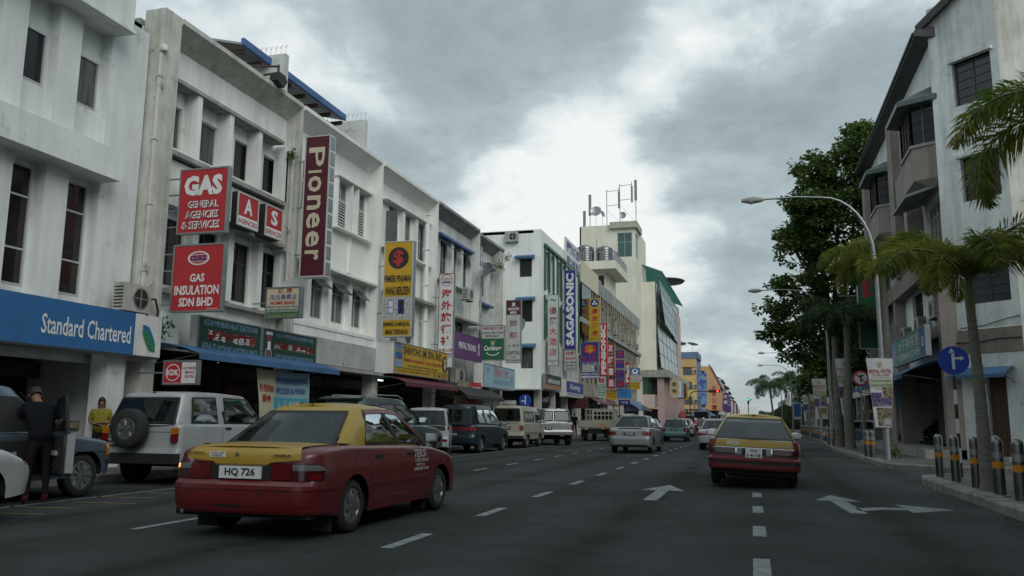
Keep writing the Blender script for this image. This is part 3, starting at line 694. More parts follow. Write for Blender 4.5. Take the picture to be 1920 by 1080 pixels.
# ---- E --------------------------------------------------------------------------
E_ = thing('shophouse', 'streaky white shophouse with blue window hoods above the purple sign', 'building', (-13.5, 37.7, 0))
ew = [(36.4, 37.2), (37.95, 38.6), (39.45, 40.2)]
wall(E_, F, 34.78, 40.72, 2.9, 10.95, [(a, c, 7.9, 9.75) for a, c in ew]+[(38.4, 39.8, 5.45, 6.2)], WALL_D, d=-.5, deep=.12)
for a, c in ew: window(E_, F, a, c, 7.9, 9.75, -.58, 2, rows=(.5,), gm=GLASS, fm=WOODF)
window(E_, F, 38.4, 39.8, 5.45, 6.2, -.58, 2, fm=WOODF)
ledge(E_, F, 35.6, 40.5, 9.8, -.5, -.15, .12, BLUER, 'window_hood'); ledge(E_, F, 35.6, 40.5, 7.72, -.5, -.2, .08, WALL_D)
for u in (37.6, 39.0, 40.4):
    boxes(E_, F, 'pier', WALL_D, (u-.13, u+.13, -.5, -.3, 7.8, 9.8))
for a, c in ew:
    b = MB(F); b.add([(a, -.45, 9.7), (c, -.45, 9.7), (c, .0, 9.3), (a, .0, 9.3)], [(0, 1, 2, 3)]); b.build('open_pane', GLASSM, E_)
ledge(E_, F, 37.0, 40.6, 6.05, -.5, .2, .1, CONC, 'canopy_slab')
eave(E_, F, 34.77, 40.75, 11.15, m=CONC); fin(E_, 40.85, 2.9, 11.15, .14, WALL_D)
roof_body(E_, 34.7, 40.8, 11.1); shopfront(E_, 34.7, 40.8); column(E_, 40.85, .4, 2.9)
# ---- F --------------------------------------------------------------------------
Fh = thing('shophouse', 'last stained shophouse before the cross street with small plants growing on its wall', 'building', (-13.5, 43.2, 0))
fw = [(42.5, 43.25), (44.0, 44.6)]
wall(Fh, F, 40.92, 45.2, 2.9, 10.85, [(a, c, 7.95, 9.65) for a, c in fw], WALL_D, d=-.5, deep=.12)
for a, c in fw: window(Fh, F, a, c, 7.95, 9.65, -.58, 2, rows=(.5,), gm=GLASSM, fm=WOODF)
ledge(Fh, F, 40.95, 44.0, 9.5, -.5, -.1, .12, BLUER, 'window_hood'); ledge(Fh, F, 40.95, 44.0, 7.4, -.5, -.15, .1, BLUER, 'window_hood')
ledge(Fh, F, 40.95, 44.0, 5.8, -.5, -.05, .1, BLUER, 'window_hood')
for u in (42.1, 43.6, 44.45): boxes(Fh, F, 'pier', WALL_D, (u-.1, u+.1, -.5, -.3, 5.9, 9.5))
eave(Fh, F, 40.92, 45.3, 11.0, m=CONC); b = MB(F); b.box(44.6, 45.3, -.6, -.02, 2.9, 10.9); b.build('party_fin', PILLAR, Fh)
b = MB(F); b.box(45.1, 45.3, -14, -.62, PZ, 11.0); b.build('side_wall', WALL_D, Fh)
roof_body(Fh, 40.8, 45.3, 11.0); shopfront(Fh, 40.8, 45.1); column(Fh, 45.1, .4, 2.9)
pipe(Fh, F, 40.98, .06, 3.0, 10.3, .05, METAL)
def shrub(name, label, c, r, n, seed, cat='plant', m=None, stem=None):
    t = thing(name, label, cat, c); rnd = random.Random(seed); b = MB()
    for i in range(n):
        v = Vector((rnd.gauss(0, 1), rnd.gauss(0, 1), rnd.gauss(0, 1))).normalized()*r*rnd.random()**.5
        p = Vector(c)+v; a = Vector((rnd.gauss(0, 1), rnd.gauss(0, 1), rnd.gauss(0, 1))).normalized()*.06; e = a.cross(Vector((0, 0, 1))).normalized()*.035
        b.add([tuple(p-a), tuple(p+e), tuple(p+a), tuple(p-e)], [(0, 1, 2, 3)])
    b.build('foliage', m or LEAF, t)
    b = MB(); b.tube([(c[0]-.2, c[1], c[2]-r*.8), tuple(c)], .015, 4); b.build('stem', BARK, t)
shrub('wall_shrub', 'small shrub rooted high on the wall of the last shophouse', (-13.35, 43.9, 9.75), .38, 170, 1)
shrub('wall_shrub', 'tuft growing out of the far roof corner of the last shophouse', (-13.3, 45.4, 10.6), .3, 80, 2)
shrub('wall_shrub', 'weed hanging from the broken duct beside the Pioneer sign', (-13.4, 21.9, 9.3), .2, 60, 3)
shrub('wall_shrub', 'green shrub between the bank sign and the red insulation sign', (-13.4, 16.55, 3.3), .32, 120, 4)
# awnings, banners, dishes
def awning(name, label, fr, u0, u1, d0, d1, z0, z1, m, n=None, lip=.14):
    t = thing(name, label, 'awning', MB(fr).P((u0, d0, z0))); n = n or int((u1-u0)/.09)
    b = MB(fr); vs = []; k = 5
    for i in range(n*2+1):
        u = u0+(u1-u0)*i/(n*2); o = .025 if i % 2 else 0
        for j in range(k+1):
            a = j/k; ang = a*math.pi*.38
            vs.append((u, d0+(d1-d0)*a, z0-(z0-z1)*(1-math.cos(ang))/(1-math.cos(math.pi*.38))+o))
        vs.append((u, d1+o*.4, z1-lip))
    K = k+2; b.add(vs, [(i*K+j, (i+1)*K+j, (i+1)*K+j+1, i*K+j+1) for i in range(n*2) for j in range(K-1)])
    b.build('canopy', m, t)
    for u in (u0+.03, u1-.03, (u0+u1)/2): b = MB(fr); b.tube([(u, d0, z1-.25), (u, d1-.05, z1-.03)], .015, 5); b.build('bracket', RUST, t)
    return t
awning('awning', 'blue corrugated awning below the dark green bakery signs', F, 16.65, 23.6, -.2, 1.15, 2.98, 2.72, BLUEA)
# ---- G block ---------------------------------------------------------------------
G = thing('corner_building', 'tall white corner block with small side windows and green window fins beyond the cross street', 'building', (-13.5, 54, 0))
FS = fy(54.1)
side_h = [(-14.98, -14.1, 10.95, 12.2), (-14.9, -14.05, 7.85, 9.3), (-14.85, -14.0, 4.7, 6.1)]
wall(G, FS, -26, -13.48, 3.3, 14.25, side_h, WALL_G, deep=.15)
for (a, c, e, g_) in side_h:
    window(G, FS, a+.05, c-.05, e, g_, -.12, 1, rows=(), fm=DKFRAME)
    awn = MB(FS); awn.prism([(0, g_+.28), (0, g_+.02), (.5, g_-.02), (.5, g_+.1)], 0, a-.25, c+.2); awn.build('window_hood', BLUEA, G)
aircon(FS, -15.95, 13.4, .05, 'air conditioner unit high on the white corner block side wall', .9, .7)
gh = []
FG = fx(-13.48)
for k in range(6):
    u = 55.2+k*1.95
    for z0, z1 in ((10.3, 13.0), (6.9, 9.6), (4.5, 6.2)): gh.append((u, u+1.3, z0, z1))
wall(G, FG, 54.1, 67.0, 3.3, 14.25, gh, WALL_G, deep=.5)
for a, c, e, g_ in gh: window(G, FG, a+.02, c-.02, e, g_, -.45, 2, fm=DKFRAME)
for k in range(10):
    for z0, z1 in ((10.1, 13.2), (6.7, 9.8)):
        b = MB(FG); u = 55.0+1.3*k; b.box(u, u+.12, .0, .14, z0, z1); b.build('fin', GREENF, G)
b = MB(FG); b.box(54.9, 66.8, .003, .18, 13.2, 13.4); b.build('fin_head', GREENF, G)
for k in range(24): boxes(G, FG, 'railing_bar', WHITED, (55.0+k*.5, 55.18+k*.5, .0, .1, 4.35, 6.6))
b = MB(FG); b.box(54.1, 67, -14, -.52, 14.0, 14.2); b.box(66.8, 67, -14, -.5, 0, 14); b.build('roof_slab', CONC, G)
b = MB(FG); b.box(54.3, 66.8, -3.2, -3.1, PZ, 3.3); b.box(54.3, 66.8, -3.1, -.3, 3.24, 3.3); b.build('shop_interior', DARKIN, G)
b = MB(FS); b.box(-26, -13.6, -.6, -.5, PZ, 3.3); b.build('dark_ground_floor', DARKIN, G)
b = MB(FS); b.box(-26, -13.3, 0, 1.3, 3.22, 3.3); b.build('canopy_slab', WHITED, G)
shop_contents(G, FG, 54.6, 66.6, -3.1, 3.2, 5, True)
for u in (54.5, 58.6, 62.8, 66.8):
    b = MB(FG); b.box(u-.2, u+.2, -.5, -.05, PZ, 3.3); b.build('column', PILLAR, G)
b = MB(FS); b.box(-17.6, -17.2, -.3, 0, PZ, 3.3); b.build('column', PILLAR, G)
t = thing('utility_cabinet', 'pale cabinet box standing at the corner of the cross street', 'cabinet', (-13.2, 45.7, 0))
b = MB(); b.box(-14.0, -12.9, 45.5, 46.1, PZ, 2.35); b.build('body', WHITED, t)
b = MB(); b.box(-13.98, -13.5, 45.47, 45.499, .3, 2.25); b.box(-13.42, -12.94, 45.47, 45.499, .3, 2.25); b.build('door', WHITED, t)
# ---- H block: long dirty building ---------------------------------------------------
Hb = thing('office_block', 'long dirty beige block crowded with air conditioners and hanging signs', 'building', (-13.5, 86, 0))
hh = []
for k in range(18):
    u = 68.0+k*2.1
    for z0, z1 in ((10.2, 12.3), (7.0, 9.0), (4.6, 6.0)): hh.append((u, u+1.1, z0, z1))
wall(Hb, FG, 67.05, 106, 3.3, 12.9, hh, BEIGEB, d=-.35, deep=.25)
for a, c, e, g_ in hh: window(Hb, FG, a+.02, c-.02, e, g_, -.5, 2, rows=(.6,), fm=DKFRAME)
b = MB(FG); b.box(67.05, 106, -.35, .12, 12.9, 14.2); b.box(67.05, 106, -.35, .3, 9.35, 9.75); b.box(67.05, 106, -.35, .3, 6.2, 6.6); b.build('concrete_band', GREYB, Hb)
for k in range(28):
    u = 67.4+k*1.4
    b = MB(FG); b.tube([(u, .05, 12.9), (u, .1, 12.2), (u, -.2, 11.8), (u, -.2, 9.8)], .07, 6); b.build('drain_pipe', BEIGEB, Hb)
    b = MB(FG); b.tube([(u+.5, .05, 9.3), (u+.5, .1, 8.6), (u+.5, -.2, 8.3), (u+.5, -.2, 6.7)], .06, 6); b.build('drain_pipe', BEIGEB, Hb)
b = MB(FG); b.box(67, 106, -14, -.7, 13.0, 14.1); b.box(105.8, 106, -14, -.4, 0, 14); b.build('roof_slab', CONC, Hb)
b = MB(FG); b.box(67, 105.8, -3.2, -3.1, PZ, 3.3); b.box(67, 105.8, -3.1, -.3, 3.22, 3.3); b.build('shop_interior', DARKIN, Hb)
shop_contents(Hb, FG, 67.3, 105.5, -3.1, 3.2, 6, True)
for k in range(10):
    b = MB(FG); u = 68+k*4.1; b.box(u-.2, u+.2, -.5, -.05, PZ, 3.3); b.build('column', PILLAR, Hb)
b = MB(FG); b.box(67.3, 71.5, .0, .25, 8.4, 12.6); b.build('glazed_stair', GLASS, Hb)
b = MB(FG); b.box(61.5, 66.6, .02, .16, 13.15, 15.3); b.build('rooftop_board', WHITEP, G)
b = MB(FG); put_text(b, '優麗大酒店', 61.7, 66.4, 14.2, 15.1, .18, .03); put_text(b, 'NEW LAND INN', 61.8, 66.3, 13.4, 13.95, .18, .02); b.build('lettering', TXN, G)
b = MB(FG); b.box(67.2, 75.5, .13, .2, 12.75, 14.6); b.build('faded_board', CREAMS, Hb)
rnd = random.Random(11)
ys_ = [(72.6, 9.8), (72.7, 8.5), (76.3, 7.0), (78.4, 9.9), (81.0, 6.8), (83.2, 9.9), (86.0, 7.0), (88.5, 9.9), (90.7, 6.7), (94.0, 9.9), (97.0, 7.0), (100.0, 9.9), (102.6, 6.8)]
for k, (u, v) in enumerate(ys_):
    aircon(FG, u, v, .32, 'air conditioner unit on the long beige block, %s from the near end' % 'first second third fourth fifth sixth seventh eighth ninth tenth eleventh twelfth thirteenth'.split()[k], .85, .6, group='air conditioners on the long beige block')
aircon(F, 38.2, 7.1, .0, 'air conditioner unit under the windows right of the tall red lettered sign', .85, .6)
aircon(F, 30.9, 4.25, -.45, 'large air conditioner unit above the yellow loan shop sign', 1.7, .75)
aircon(F, 37.3, 3.0, -.2, 'air conditioner unit low on the wall below the purple sign', 1.2, .7)
# satellite dishes
def dish(label, c, r, tiltx, tiltz, m=None, post=.6, name='satellite_dish', group=None):
    t = thing(name, label, 'satellite dish', c, group)
    b = MB(); b.local = True; pr_ = [(r*i/5, .28*r*(i/5)**2) for i in range(6)]; b.lathe(pr_, (0, 0, 0), 2, 18)
    o = b.build('reflector', m or METAL, t, True); o.rotation_euler = (tiltx, 0, tiltz)
    b = MB(); b.local = True; b.tube([(0, 0, 0), (0, 0, r*.75)], .02, 4); b.lathe([(.0, r*.7), (.05, r*.7), (.05, r*.8), (0, r*.8)], k=6); o = b.build('receiver_arm', METAL, t); o.rotation_euler = (tiltx, 0, tiltz)
    b = MB(); b.local = True; b.tube([(0, 0, 0), (0, 0, -post)], .03, 5); b.build('post', METAL, t)
dish('round satellite dish on the wall between the two stained shophouses', (-12.95, 40.3, 8.9), .42, R(65), R(-10))
dish('grey satellite dish low beside the Carlsberg sign', (-12.7, 46.2, 6.6), .5, R(70), R(-30))
dish('small flat dish behind the Home Bake sign', (-12.7, 21.2, 4.85), .4, R(80), R(10), WHITED, .3)
# ---- banners under the canopies ------------------------------------------------------
def cloth(name, label, fr, u0, u1, v0, v1, d, m, cat='banner', rects=(), texts=(), sag=.05, skew=0.0, amp=.05):
    t = thing(name, label, cat, MB(fr).P((u0, d, v1))); b = MB(fr); n = 14; k = 8; vs = []
    def pt(a, c): # a across, c down from top
        return (u0+(u1-u0)*a+skew*c*(1-a), d+amp*math.sin(a*7+c*3)*c, v1-(v1-v0)*c-sag*math.sin(a*math.pi)*(1-c))
    for j in range(k+1):
        for i in range(n+1): vs.append(pt(i/n, j/k))
    b.add(vs, [(j*(n+1)+i, j*(n+1)+i+1, (j+1)*(n+1)+i+1, (j+1)*(n+1)+i) for j in range(k) for i in range(n)])
    b.build('cloth', m, t, True)
    for i, (a, c, e, g_, mm) in enumerate(rects):
        b = MB(fr); vs = []; q = 6
        for jj in range(q+1):
            for ii in range(q+1):
                p = pt(a+(e-a)*ii/q, c+(g_-c)*jj/q); vs.append((p[0], p[1]+.006+i*.001, p[2]))
        b.add(vs, [(j*(q+1)+i2, j*(q+1)+i2+1, (j+1)*(q+1)+i2+1, (j+1)*(q+1)+i2) for j in range(q) for i2 in range(q)]); b.build('print', mm, t)
    for s, a, c, e, g_, mm, bold in texts:
        tv, tf = textmesh(s, bold); xs = [p[0] for p in tv]; ys = [p[1] for p in tv]; b = MB(fr); vs = []
        for x, y, z in tv:
            aa = a+(e-a)*(x-min(xs))/(max(xs)-min(xs)); cc = g_-(g_-c)*(y-min(ys))/(max(ys)-min(ys)); p = pt(aa, cc); vs.append((p[0], p[1]+.02, p[2]))
        b.add(vs, tf); b.build('lettering', mm, t)
    return t
cloth('shop_banner', 'pale blue printed banner hanging under the blue awning', fx(-12.8), 19.7, 22.55, 1.2, 2.58, 0, SKYB,
      rects=[(.0, .0, .32, 1, CREAMS), (.3, .55, .95, .95, flat('banner cyan', (.05, .35, .45))), (.38, .62, .55, .9, PHOTO3), (.6, .62, .78, .9, PHOTO3), (.8, .62, .92, .9, PHOTO1)],
      texts=[('FI FIONA', .03, .3, .3, .45, TXR, .03), ('黃金', .06, .5, .24, .66, TXR, .03), ('提供美味蛋糕材料', .34, .12, .95, .26, TXN, .01), ('FROZEN & FRESH', .34, .34, .9, .46, TXN, .01)], skew=.25)
cloth('red_banner', 'red advertising banner under the canopy beside the dark van', fx(-12.7), 35.6, 39.2, 1.95, 3.05, 0, RED,
      rects=[(0, 0, .45, 1, PHOTO1)], texts=[('PROMO', .55, .2, .9, .35, TXW, .02), ('JUALAN HEBAT', .5, .42, .95, .52, TXW, .01)], skew=-.6)
PALEGOLD = flat('pale cream lettering', (.58, .52, .38))
# ================================================================ SIGNS ON THE LEFT
def brackets(t, fr, u, v0, v1, d, n=3, ln=.5):
    for k in range(n): b = MB(fr); v = v0+(v1-v0)*(k+.5)/n; b.tube([(u-ln, d, v), (u+.02, d, v)], .022, 5); b.build('bracket', METAL, t)
def hang(name, label, y, x0, x1, v0, v1, th, face, br=3, group=None, **k):
    fr = fy(y); t = sign(name, label, fr, x0, x1, v0, v1, 0, th, face, **k)
    if br: brackets(t, fr, x0, v0, v1, -th/2, br, min(.8, abs(x0+13.55)))
    return t
def globe(t, fr, u, v, r, d, m, sx=1.4):
    b = MB(fr); ring(b, u, v, r*.92, r, d, 24, sx)
    for k in (-.5, 0, .5): b.box(u-r*sx*math.sqrt(1-k*k), u+r*sx*math.sqrt(1-k*k), d-.001, d+.001, v+k*r-.006, v+k*r+.006)
    for k in (.35, .72): ring(b, u, v, r*.9, r*.92, d+.001, 20, sx*k)
    b.build('logo', m, t)
hang('hanging_sign', 'upper red neon sign with large worn GAS letters in a steel frame', 16.61, -13.2, -11.83, 5.58, 7.2, .12, RED, 4, rim=METAL,
     texts=[('GAS', .10, .11, .88, .42, TXW, .055), ('GENERAL', .2, .50, .82, .61, TXW, .04), ('AGENCIES', .16, .655, .84, .77, TXW, .04), ('& SERVICES', .1, .81, .88, .93, TXW, .04),
            ('GENERAL', .215, .515, .835, .625, RED, .0), ('AGENCIES', .175, .67, .855, .785, RED, .0), ('& SERVICES', .115, .825, .895, .945, RED, .0)])
def gas2(t, fr, u0, v0, w, h, d):
    b = MB(fr); disc(b, u0+w*.5, v0+h*.79, .17, d+.010, 24, 1.75); b.build('logo_ground', TXW, t)
    b = MB(fr); disc(b, u0+w*.5, v0+h*.79, .155, d+.011, 24, 1.75); b.build('logo_ground', RED, t)
    globe(t, fr, u0+w*.5, v0+h*.79, .155, d+.013, TXW, 1.75)
    b = MB(fr); put_text(b, 'GAS', u0+w*.34, u0+w*.66, v0+h*.745, v0+h*.835, d+.018, .05); b.build('lettering', PURP, t)
hang('hanging_sign', 'lower red sign reading GAS INSULATION SDN BHD with a globe emblem', 16.57, -13.2, -11.78, 3.68, 5.31, .12, RED, 4, rim=METAL,
     texts=[('GAS', .36, .44, .64, .56, TXW, .03), ('INSULATION', .07, .61, .93, .75, TXW, .03), ('SDN BHD', .17, .79, .83, .92, TXW, .03), ('(96452-K)', .72, .95, .93, .975, TXW, .0)], extra=gas2)
# protruding letter boxes
for (u0, u1, s, sub, lab) in ((17.7, 18.68, '', 'L', 'red letter box half hidden behind the upper GAS sign'), (18.98, 19.98, 'A', 'AGENCIES', 'letter box with a white A above the word AGENCIES'), (20.34, 21.24, 'S', 'SERVICES', 'letter box with a white S above the word SERVICES')):
    tx = []
    if s: tx = [(s, .3, .12, .7, .6, TXW, .04), (sub, .05, .77, .95, .92, TXR, .02)]
    sign('letter_box', lab, fx(-13.2), u0, u1, 6.4, 7.32, 0, .42, RED, rects=[(0, .7, 1, 1, TXW)], texts=tx, casing=BLACK, rim=WHITED, group='letter boxes on the balcony band')
# Pioneer
def pio(t, fr, u0, v0, w, h, d):
    b = MB(fr)
    boxes(t, fr, 'side_rib', METAL, *[(u0+w+.001, u0+w+.02, -.28, -.03, v0+h*(k+.1)/9, v0+h*(k+.9)/9) for k in range(9)])
hang('hanging_sign', 'very tall maroon PIONEER sign with pale cream letters running downwards', 22.34, -13.2, -12.33, 5.5, 10.0, .34, DKRED, 3, casing=WHITEP, rim=WHITED, extra=pio,
     texts=[('P', .16, .085, .80, .225, PALEGOLD, .01, 0, 90), ('I', .18, .25, .70, .268, PALEGOLD, .0, 0, 90), ('o', .18, .29, .72, .405, PALEGOLD, .02, 0, 90), ('n', .18, .43, .72, .53, PALEGOLD, .02, 0, 90),
            ('e', .18, .55, .72, .66, PALEGOLD, .02, 0, 90), ('e', .18, .68, .72, .79, PALEGOLD, .02, 0, 90), ('r', .18, .815, .72, .885, PALEGOLD, .02, 0, 90)])
hang('hanging_sign', 'small cream and green HOME BAKE sign below the tall maroon sign', 20.37, -13.05, -11.97, 4.0, 4.87, .22, CREAMS, 1, rim=METAL,
     rects=[(.02, .72, .98, .99, GRN)],
     texts=[('烘  焙', .36, .04, .76, .2, TXR, .02), ('用品專賣店', .12, .24, .9, .42, TXN, .0), ('HOME BAKE', .14, .46, .86, .57, TXR, .03), ('Bakery Ingredients Shop', .05, .6, .95, .69, TXN, .01),
            ('KEDAI MENJUAL BAHAN & RAMUAN KEK', .04, .74, .96, .84, TXW, .0), ('TEL: 086-334722  H/P 013-8339727', .06, .87, .94, .96, GOLD, .0)])
# pawn / loan sign
def dollar(t, fr, u, v, r, d, bm, sm):
    b = MB(fr); disc(b, u, v, r, d+.009, 26); b.build('emblem', bm, t)
    b = MB(fr); put_text(b, '$', u-r*.5, u+r*.5, v-r*.72, v+r*.72, d+.016, .03); b.box(u-r*.16, u-r*.09, d+.015, d+.017, v-r*.8, v+r*.8); b.box(u+r*.09, u+r*.16, d+.015, d+.017, v-r*.8, v+r*.8); b.build('emblem', sm, t)
def phones(t, fr, u, v, w, h, d):
    for k, (a, m) in enumerate(((0, TXLB), (.5, NAVY))):
        b = MB(fr); b.box(u+w*a, u+w*(a+.3), d+.011, d+.016, v, v+h); b.build('printed_phone', m, t)
        b = MB(fr); b.box(u+w*(a+.05), u+w*(a+.25), d+.017, d+.019, v+h*.5, v+h*.9); b.box(u+w*(a+.05), u+w*(a+.25), d+.017, d+.019, v+h*.1, v+h*.4); b.build('printed_phone', TXB if k else WHITEP, t)
def pem(t, fr, u0, v0, w, h, d):
    dollar(t, fr, u0+w*.5, v0+h*.82, .42, d, TXB, TXR); phones(t, fr, u0+w*.18, v0+h*.235, w*.7, h*.15, d)
hang('hanging_sign', 'tall yellow loan sign with a black and red dollar disc and phones', 28.42, -13.2, -12.02, 4.27, 7.9, .3, YEL, 2, casing=METAL, rim=ALU,
     rects=[(.02, .585, .98, .83, PHOTO3)],
     texts=[('PEMBERI PINJAMAN', .03, .36, .97, .455, TXB, .03), ('WANG BERLESEN', .08, .48, .92, .57, TXB, .035), ('MEMBELI & MENJUAL', .05, .85, .95, .905, TXB, .03), ('EMAS TERPAKAI', .12, .925, .88, .978, TXB, .03)], extra=pem)
def ots(t, fr, u0, v0, w, h, d):
    b = MB(fr); ring(b, u0+w*.5, v0+h*.925, .24, .27, d+.012, 24); b.build('emblem', TXR, t)
    b = MB(fr); b.box(u0+w*.26, u0+w*.74, d+.011, d+.013, v0+h*.895, v0+h*.913); b.build('emblem', TXN, t)
hang('hanging_sign', 'tall white sign with vertical red Chinese letters and a round OTS emblem', 34.24, -13.2, -12.46, 3.48, 7.68, .14, WHITEP, 2, rim=METAL,
     texts=[('OTS', .3, .05, .7, .08, TXR, .03)]+[(c, .16, .17+i*.125, .84, .265+i*.125, TXR, .035) for i, c in enumerate('海外旅行社')]+
     [('有限公司', .06, .80, .94, .835, BROWNT, .01), ('BINTULU OVERSEAS', .05, .85, .95, .868, TXN, .01), ('TRAVEL SERVICE', .1, .875, .9, .893, TXN, .01), ('(PTE)', .35, .9, .65, .915, TXN, 0)], extra=ots)
# green bakery signs
sign('shop_sign', 'dark green sign with red Chinese letters for an electronics repairer', fx(-13.2), 17.65, 20.46, 2.84, 3.77, 0, .22, DKGRN, rim=METAL, casing=WHITEP,
     texts=[('KEDAI MEMBAIKI ALAT ELEKTRONIK', .08, .08, .93, .24, TXLB, .0), ('佳樂電子電器維修', .13, .33, .9, .64, TXR, .04), ('佳樂電子電器維修', .13, .33, .9, .64, TXW, .0), ('VENUS', .06, .71, .27, .93, TXLB, .01), ('ELECTRONIC & ELECTRICAL SERVICE', .29, .75, .94, .9, TXLB, .01)])
def chef(t, fr, u0, v0, w, h, d):
    b = MB(fr); ring(b, u0+w*.11, v0+h*.22, .13, .18, d+.012, 20, 1); b.build('emblem', TXLB, t)
    b = MB(fr); b.box(u0+w*.06, u0+w*.17, d+.011, d+.014, v0+h*.8, v0+h*.9); b.box(u0+w*.09, u0+w*.14, d+.011, d+.014, v0+h*.34, v0+h*.6); b.build('emblem', TXW, t)
    b = MB(fr); b.box(u0+w*.075, u0+w*.155, d+.011, d+.013, v0+h*.62, v0+h*.79); disc(b, u0+w*.11, v0+h*.22, .1, d+.010, 16); b.build('emblem', BROWNT, t)
sign('shop_sign', 'dark green cake shop sign with a chef picture at its left end', fx(-13.2), 20.52, 23.58, 2.84, 3.77, 0, .22, DKGRN, rim=METAL, casing=WHITEP, extra=chef,
     texts=[('KEDAI MENJUAL BAHAN KEK', .22, .1, .93, .26, TXLB, .0), ('烘焙各類原料專賣店', .2, .37, .95, .6, TXR, .04), ('烘焙各類原料專賣店', .2, .37, .95, .6, TXW, .0), ('HOME BAKE BAKERY INGREDIENTS SHOP', .22, .75, .94, .9, TXLB, .01)])
def kdk(t, fr, u0, v0, w, h, d):
    b = MB(fr); ring(b, u0+w*.29, v0+h*.5, .17, .19, d+.015, 22); b.build('emblem', TXW, t)
hang('hanging_sign', 'small white KDK service centre sign under the blue awning', 15.95, -12.75, -11.85, 1.95, 2.50, .12, WHITEP, 1, rim=METAL, rects=[(.04, .08, .54, .92, RED)], extra=kdk,
     texts=[('KDK', .12, .38, .46, .62, TXW, .04), ('AUTHORISED', .58, .27, .97, .37, TXR, .02), ('SERVICE', .64, .44, .91, .54, TXR, .02), ('CENTRE', .64, .61, .91, .71, TXR, .02)])
# yellow loan shop fascia
def shin(t, fr, u0, v0, w, h, d):
    dollar(t, fr, u0+w*.925, v0+h*.55, .36, d, TXB, GOLD)
    b = MB(fr); b.box(u0, u0+w, d+.008, d+.012, v0+h*.2, v0+h*.22); b.build('rule', TXB, t)
sign('shop_sign', 'yellow loan shop fascia sign with black letters and blue phone pictures', fx(-12.75), 28.6, 34.4, 2.93, 4.12, 0, .75, YEL, casing=WHITEP, rim=METAL, extra=shin,
     rects=[(.02, .05, .13, .27, TXLB), (.02, .31, .13, .53, BANKBLUE), (.02, .57, .13, .79, TXLB)],
     texts=[('SHINYOHO (M) SDN. BHD.', .15, .08, .86, .42, TXB, .02), ('PEMBERI PINJAMAN WANG BERLESEN', .15, .47, .85, .6, TXR, .02), ('NO. 88, KEPPEL ROAD, 97000 BINTULU, SARAWAK', .24, .66, .78, .75, TXB, .0), ('TEL: 086-332573', .68, .83, .97, .95, TXB, .01), ('JUAL BELI & TUKAR BARANG KEMAS', .03, .84, .64, .94, TXB, .0)])
def xx(t, fr, u0, v0, w, h, d):
    b = MB(fr); u, v = u0+w*.87, v0+h*.5
    b.add([(u-.16, d+.015, v-.3), (u-.08, d+.015, v-.3), (u+.16, d+.015, v+.3), (u+.08, d+.015, v+.3)], [(0, 1, 2, 3)]); b.add([(u+.16, d+.016, v-.3), (u+.08, d+.016, v-.3), (u-.16, d+.016, v+.3), (u-.08, d+.016, v+.3)], [(0, 1, 2, 3)]); b.build('emblem', TXW, t)
sign('shop_sign', 'purple fascia sign with white lettering and a cross emblem', fx(-13.0), 35.9, 39.9, 4.1, 5.28, 0, .16, PURP, rim=PURP, texts=[('MENTAL TRADING', .12, .35, .76, .62, TXW, .03)], extra=xx)
def carl(t, fr, u0, v0, w, h, d):
    b = MB(fr); put_text(b, '♛', u0+w*.38, u0+w*.62, v0+h*.44, v0+h*.56, d+.016, .0); b.build('crown', CREAMS, t)
    b = MB(fr)
    for i in range(10):
        a0, a1 = R(205+i*13), R(205+(i+1)*13)
        b.quad(*[(u0+w*(.5+rr*math.cos(a)), d+.014, v0+h*(.28+rr*.45*math.sin(a))) for rr, a in ((.27, a0), (.27, a1), (.32-.0*i, a1), (.32, a0))])
    b.build('swoosh', TXW, t)
hang('hanging_sign', 'green Carlsberg sign under a white Capital restaurant panel', 40.44, -13.2, -11.97, 4.24, 6.05, .16, GRN, 1, rim=METAL, rects=[(0, 0, 1, .38, WHITED)], extra=carl,
     texts=[('首都冷氣大酒家', .08, .05, .92, .13, TXR, .02), ('CAPITAL AIR COND.', .05, .19, .95, .25, TXB, .02), ('RESTAURANT', .2, .28, .8, .34, TXB, .02), ('Carlsberg', .12, .58, .88, .76, TXW, .03, .15)])
hang('hanging_sign', 'tall white Capital Inn sign topped by a maroon ANCHOR BEER panel', 44.86, -13.2, -12.3, 4.41, 7.98, .16, WHITED, 1, rim=METAL, rects=[(.02, .01, .98, .235, DKRED)],
     texts=[('ANCHOR', .12, .12, .88, .165, TXW, .03), ('BEER', .28, .18, .72, .22, TXW, .03), ('♜', .36, .04, .64, .1, TXW, 0), ('首', .22, .32, .75, .42, BROWNT, .0), ('都', .22, .51, .75, .61, BROWNT, .0), ('大 酒 店', .15, .70, .88, .75, TXB, -.005), ('CAPITAL', .06, .81, .94, .87, TXB, .015), ('INN &', .3, .895, .7, .92, TXB, .0), ('RESTAURANT', .06, .94, .94, .97, TXB, .01)])
sign('shop_sign', 'pale blue Capital restaurant fascia sign with pink letters', fx(-12.6), 39.0, 44.6, 2.85, 4.02, 0, .5, SKYB, casing=WHITEP, rim=METAL,
     texts=[('首都大酒店', .32, .12, .76, .5, flat('pink lettering', (.55, .22, .28)), .02), ('CAPITAL INN & RESTAURANT', .3, .6, .78, .8, TXLB, .0), ('♨', .83, .35, .96, .8, TXLB, 0), ('❀', .08, .1, .2, .4, TXLB, 0)])
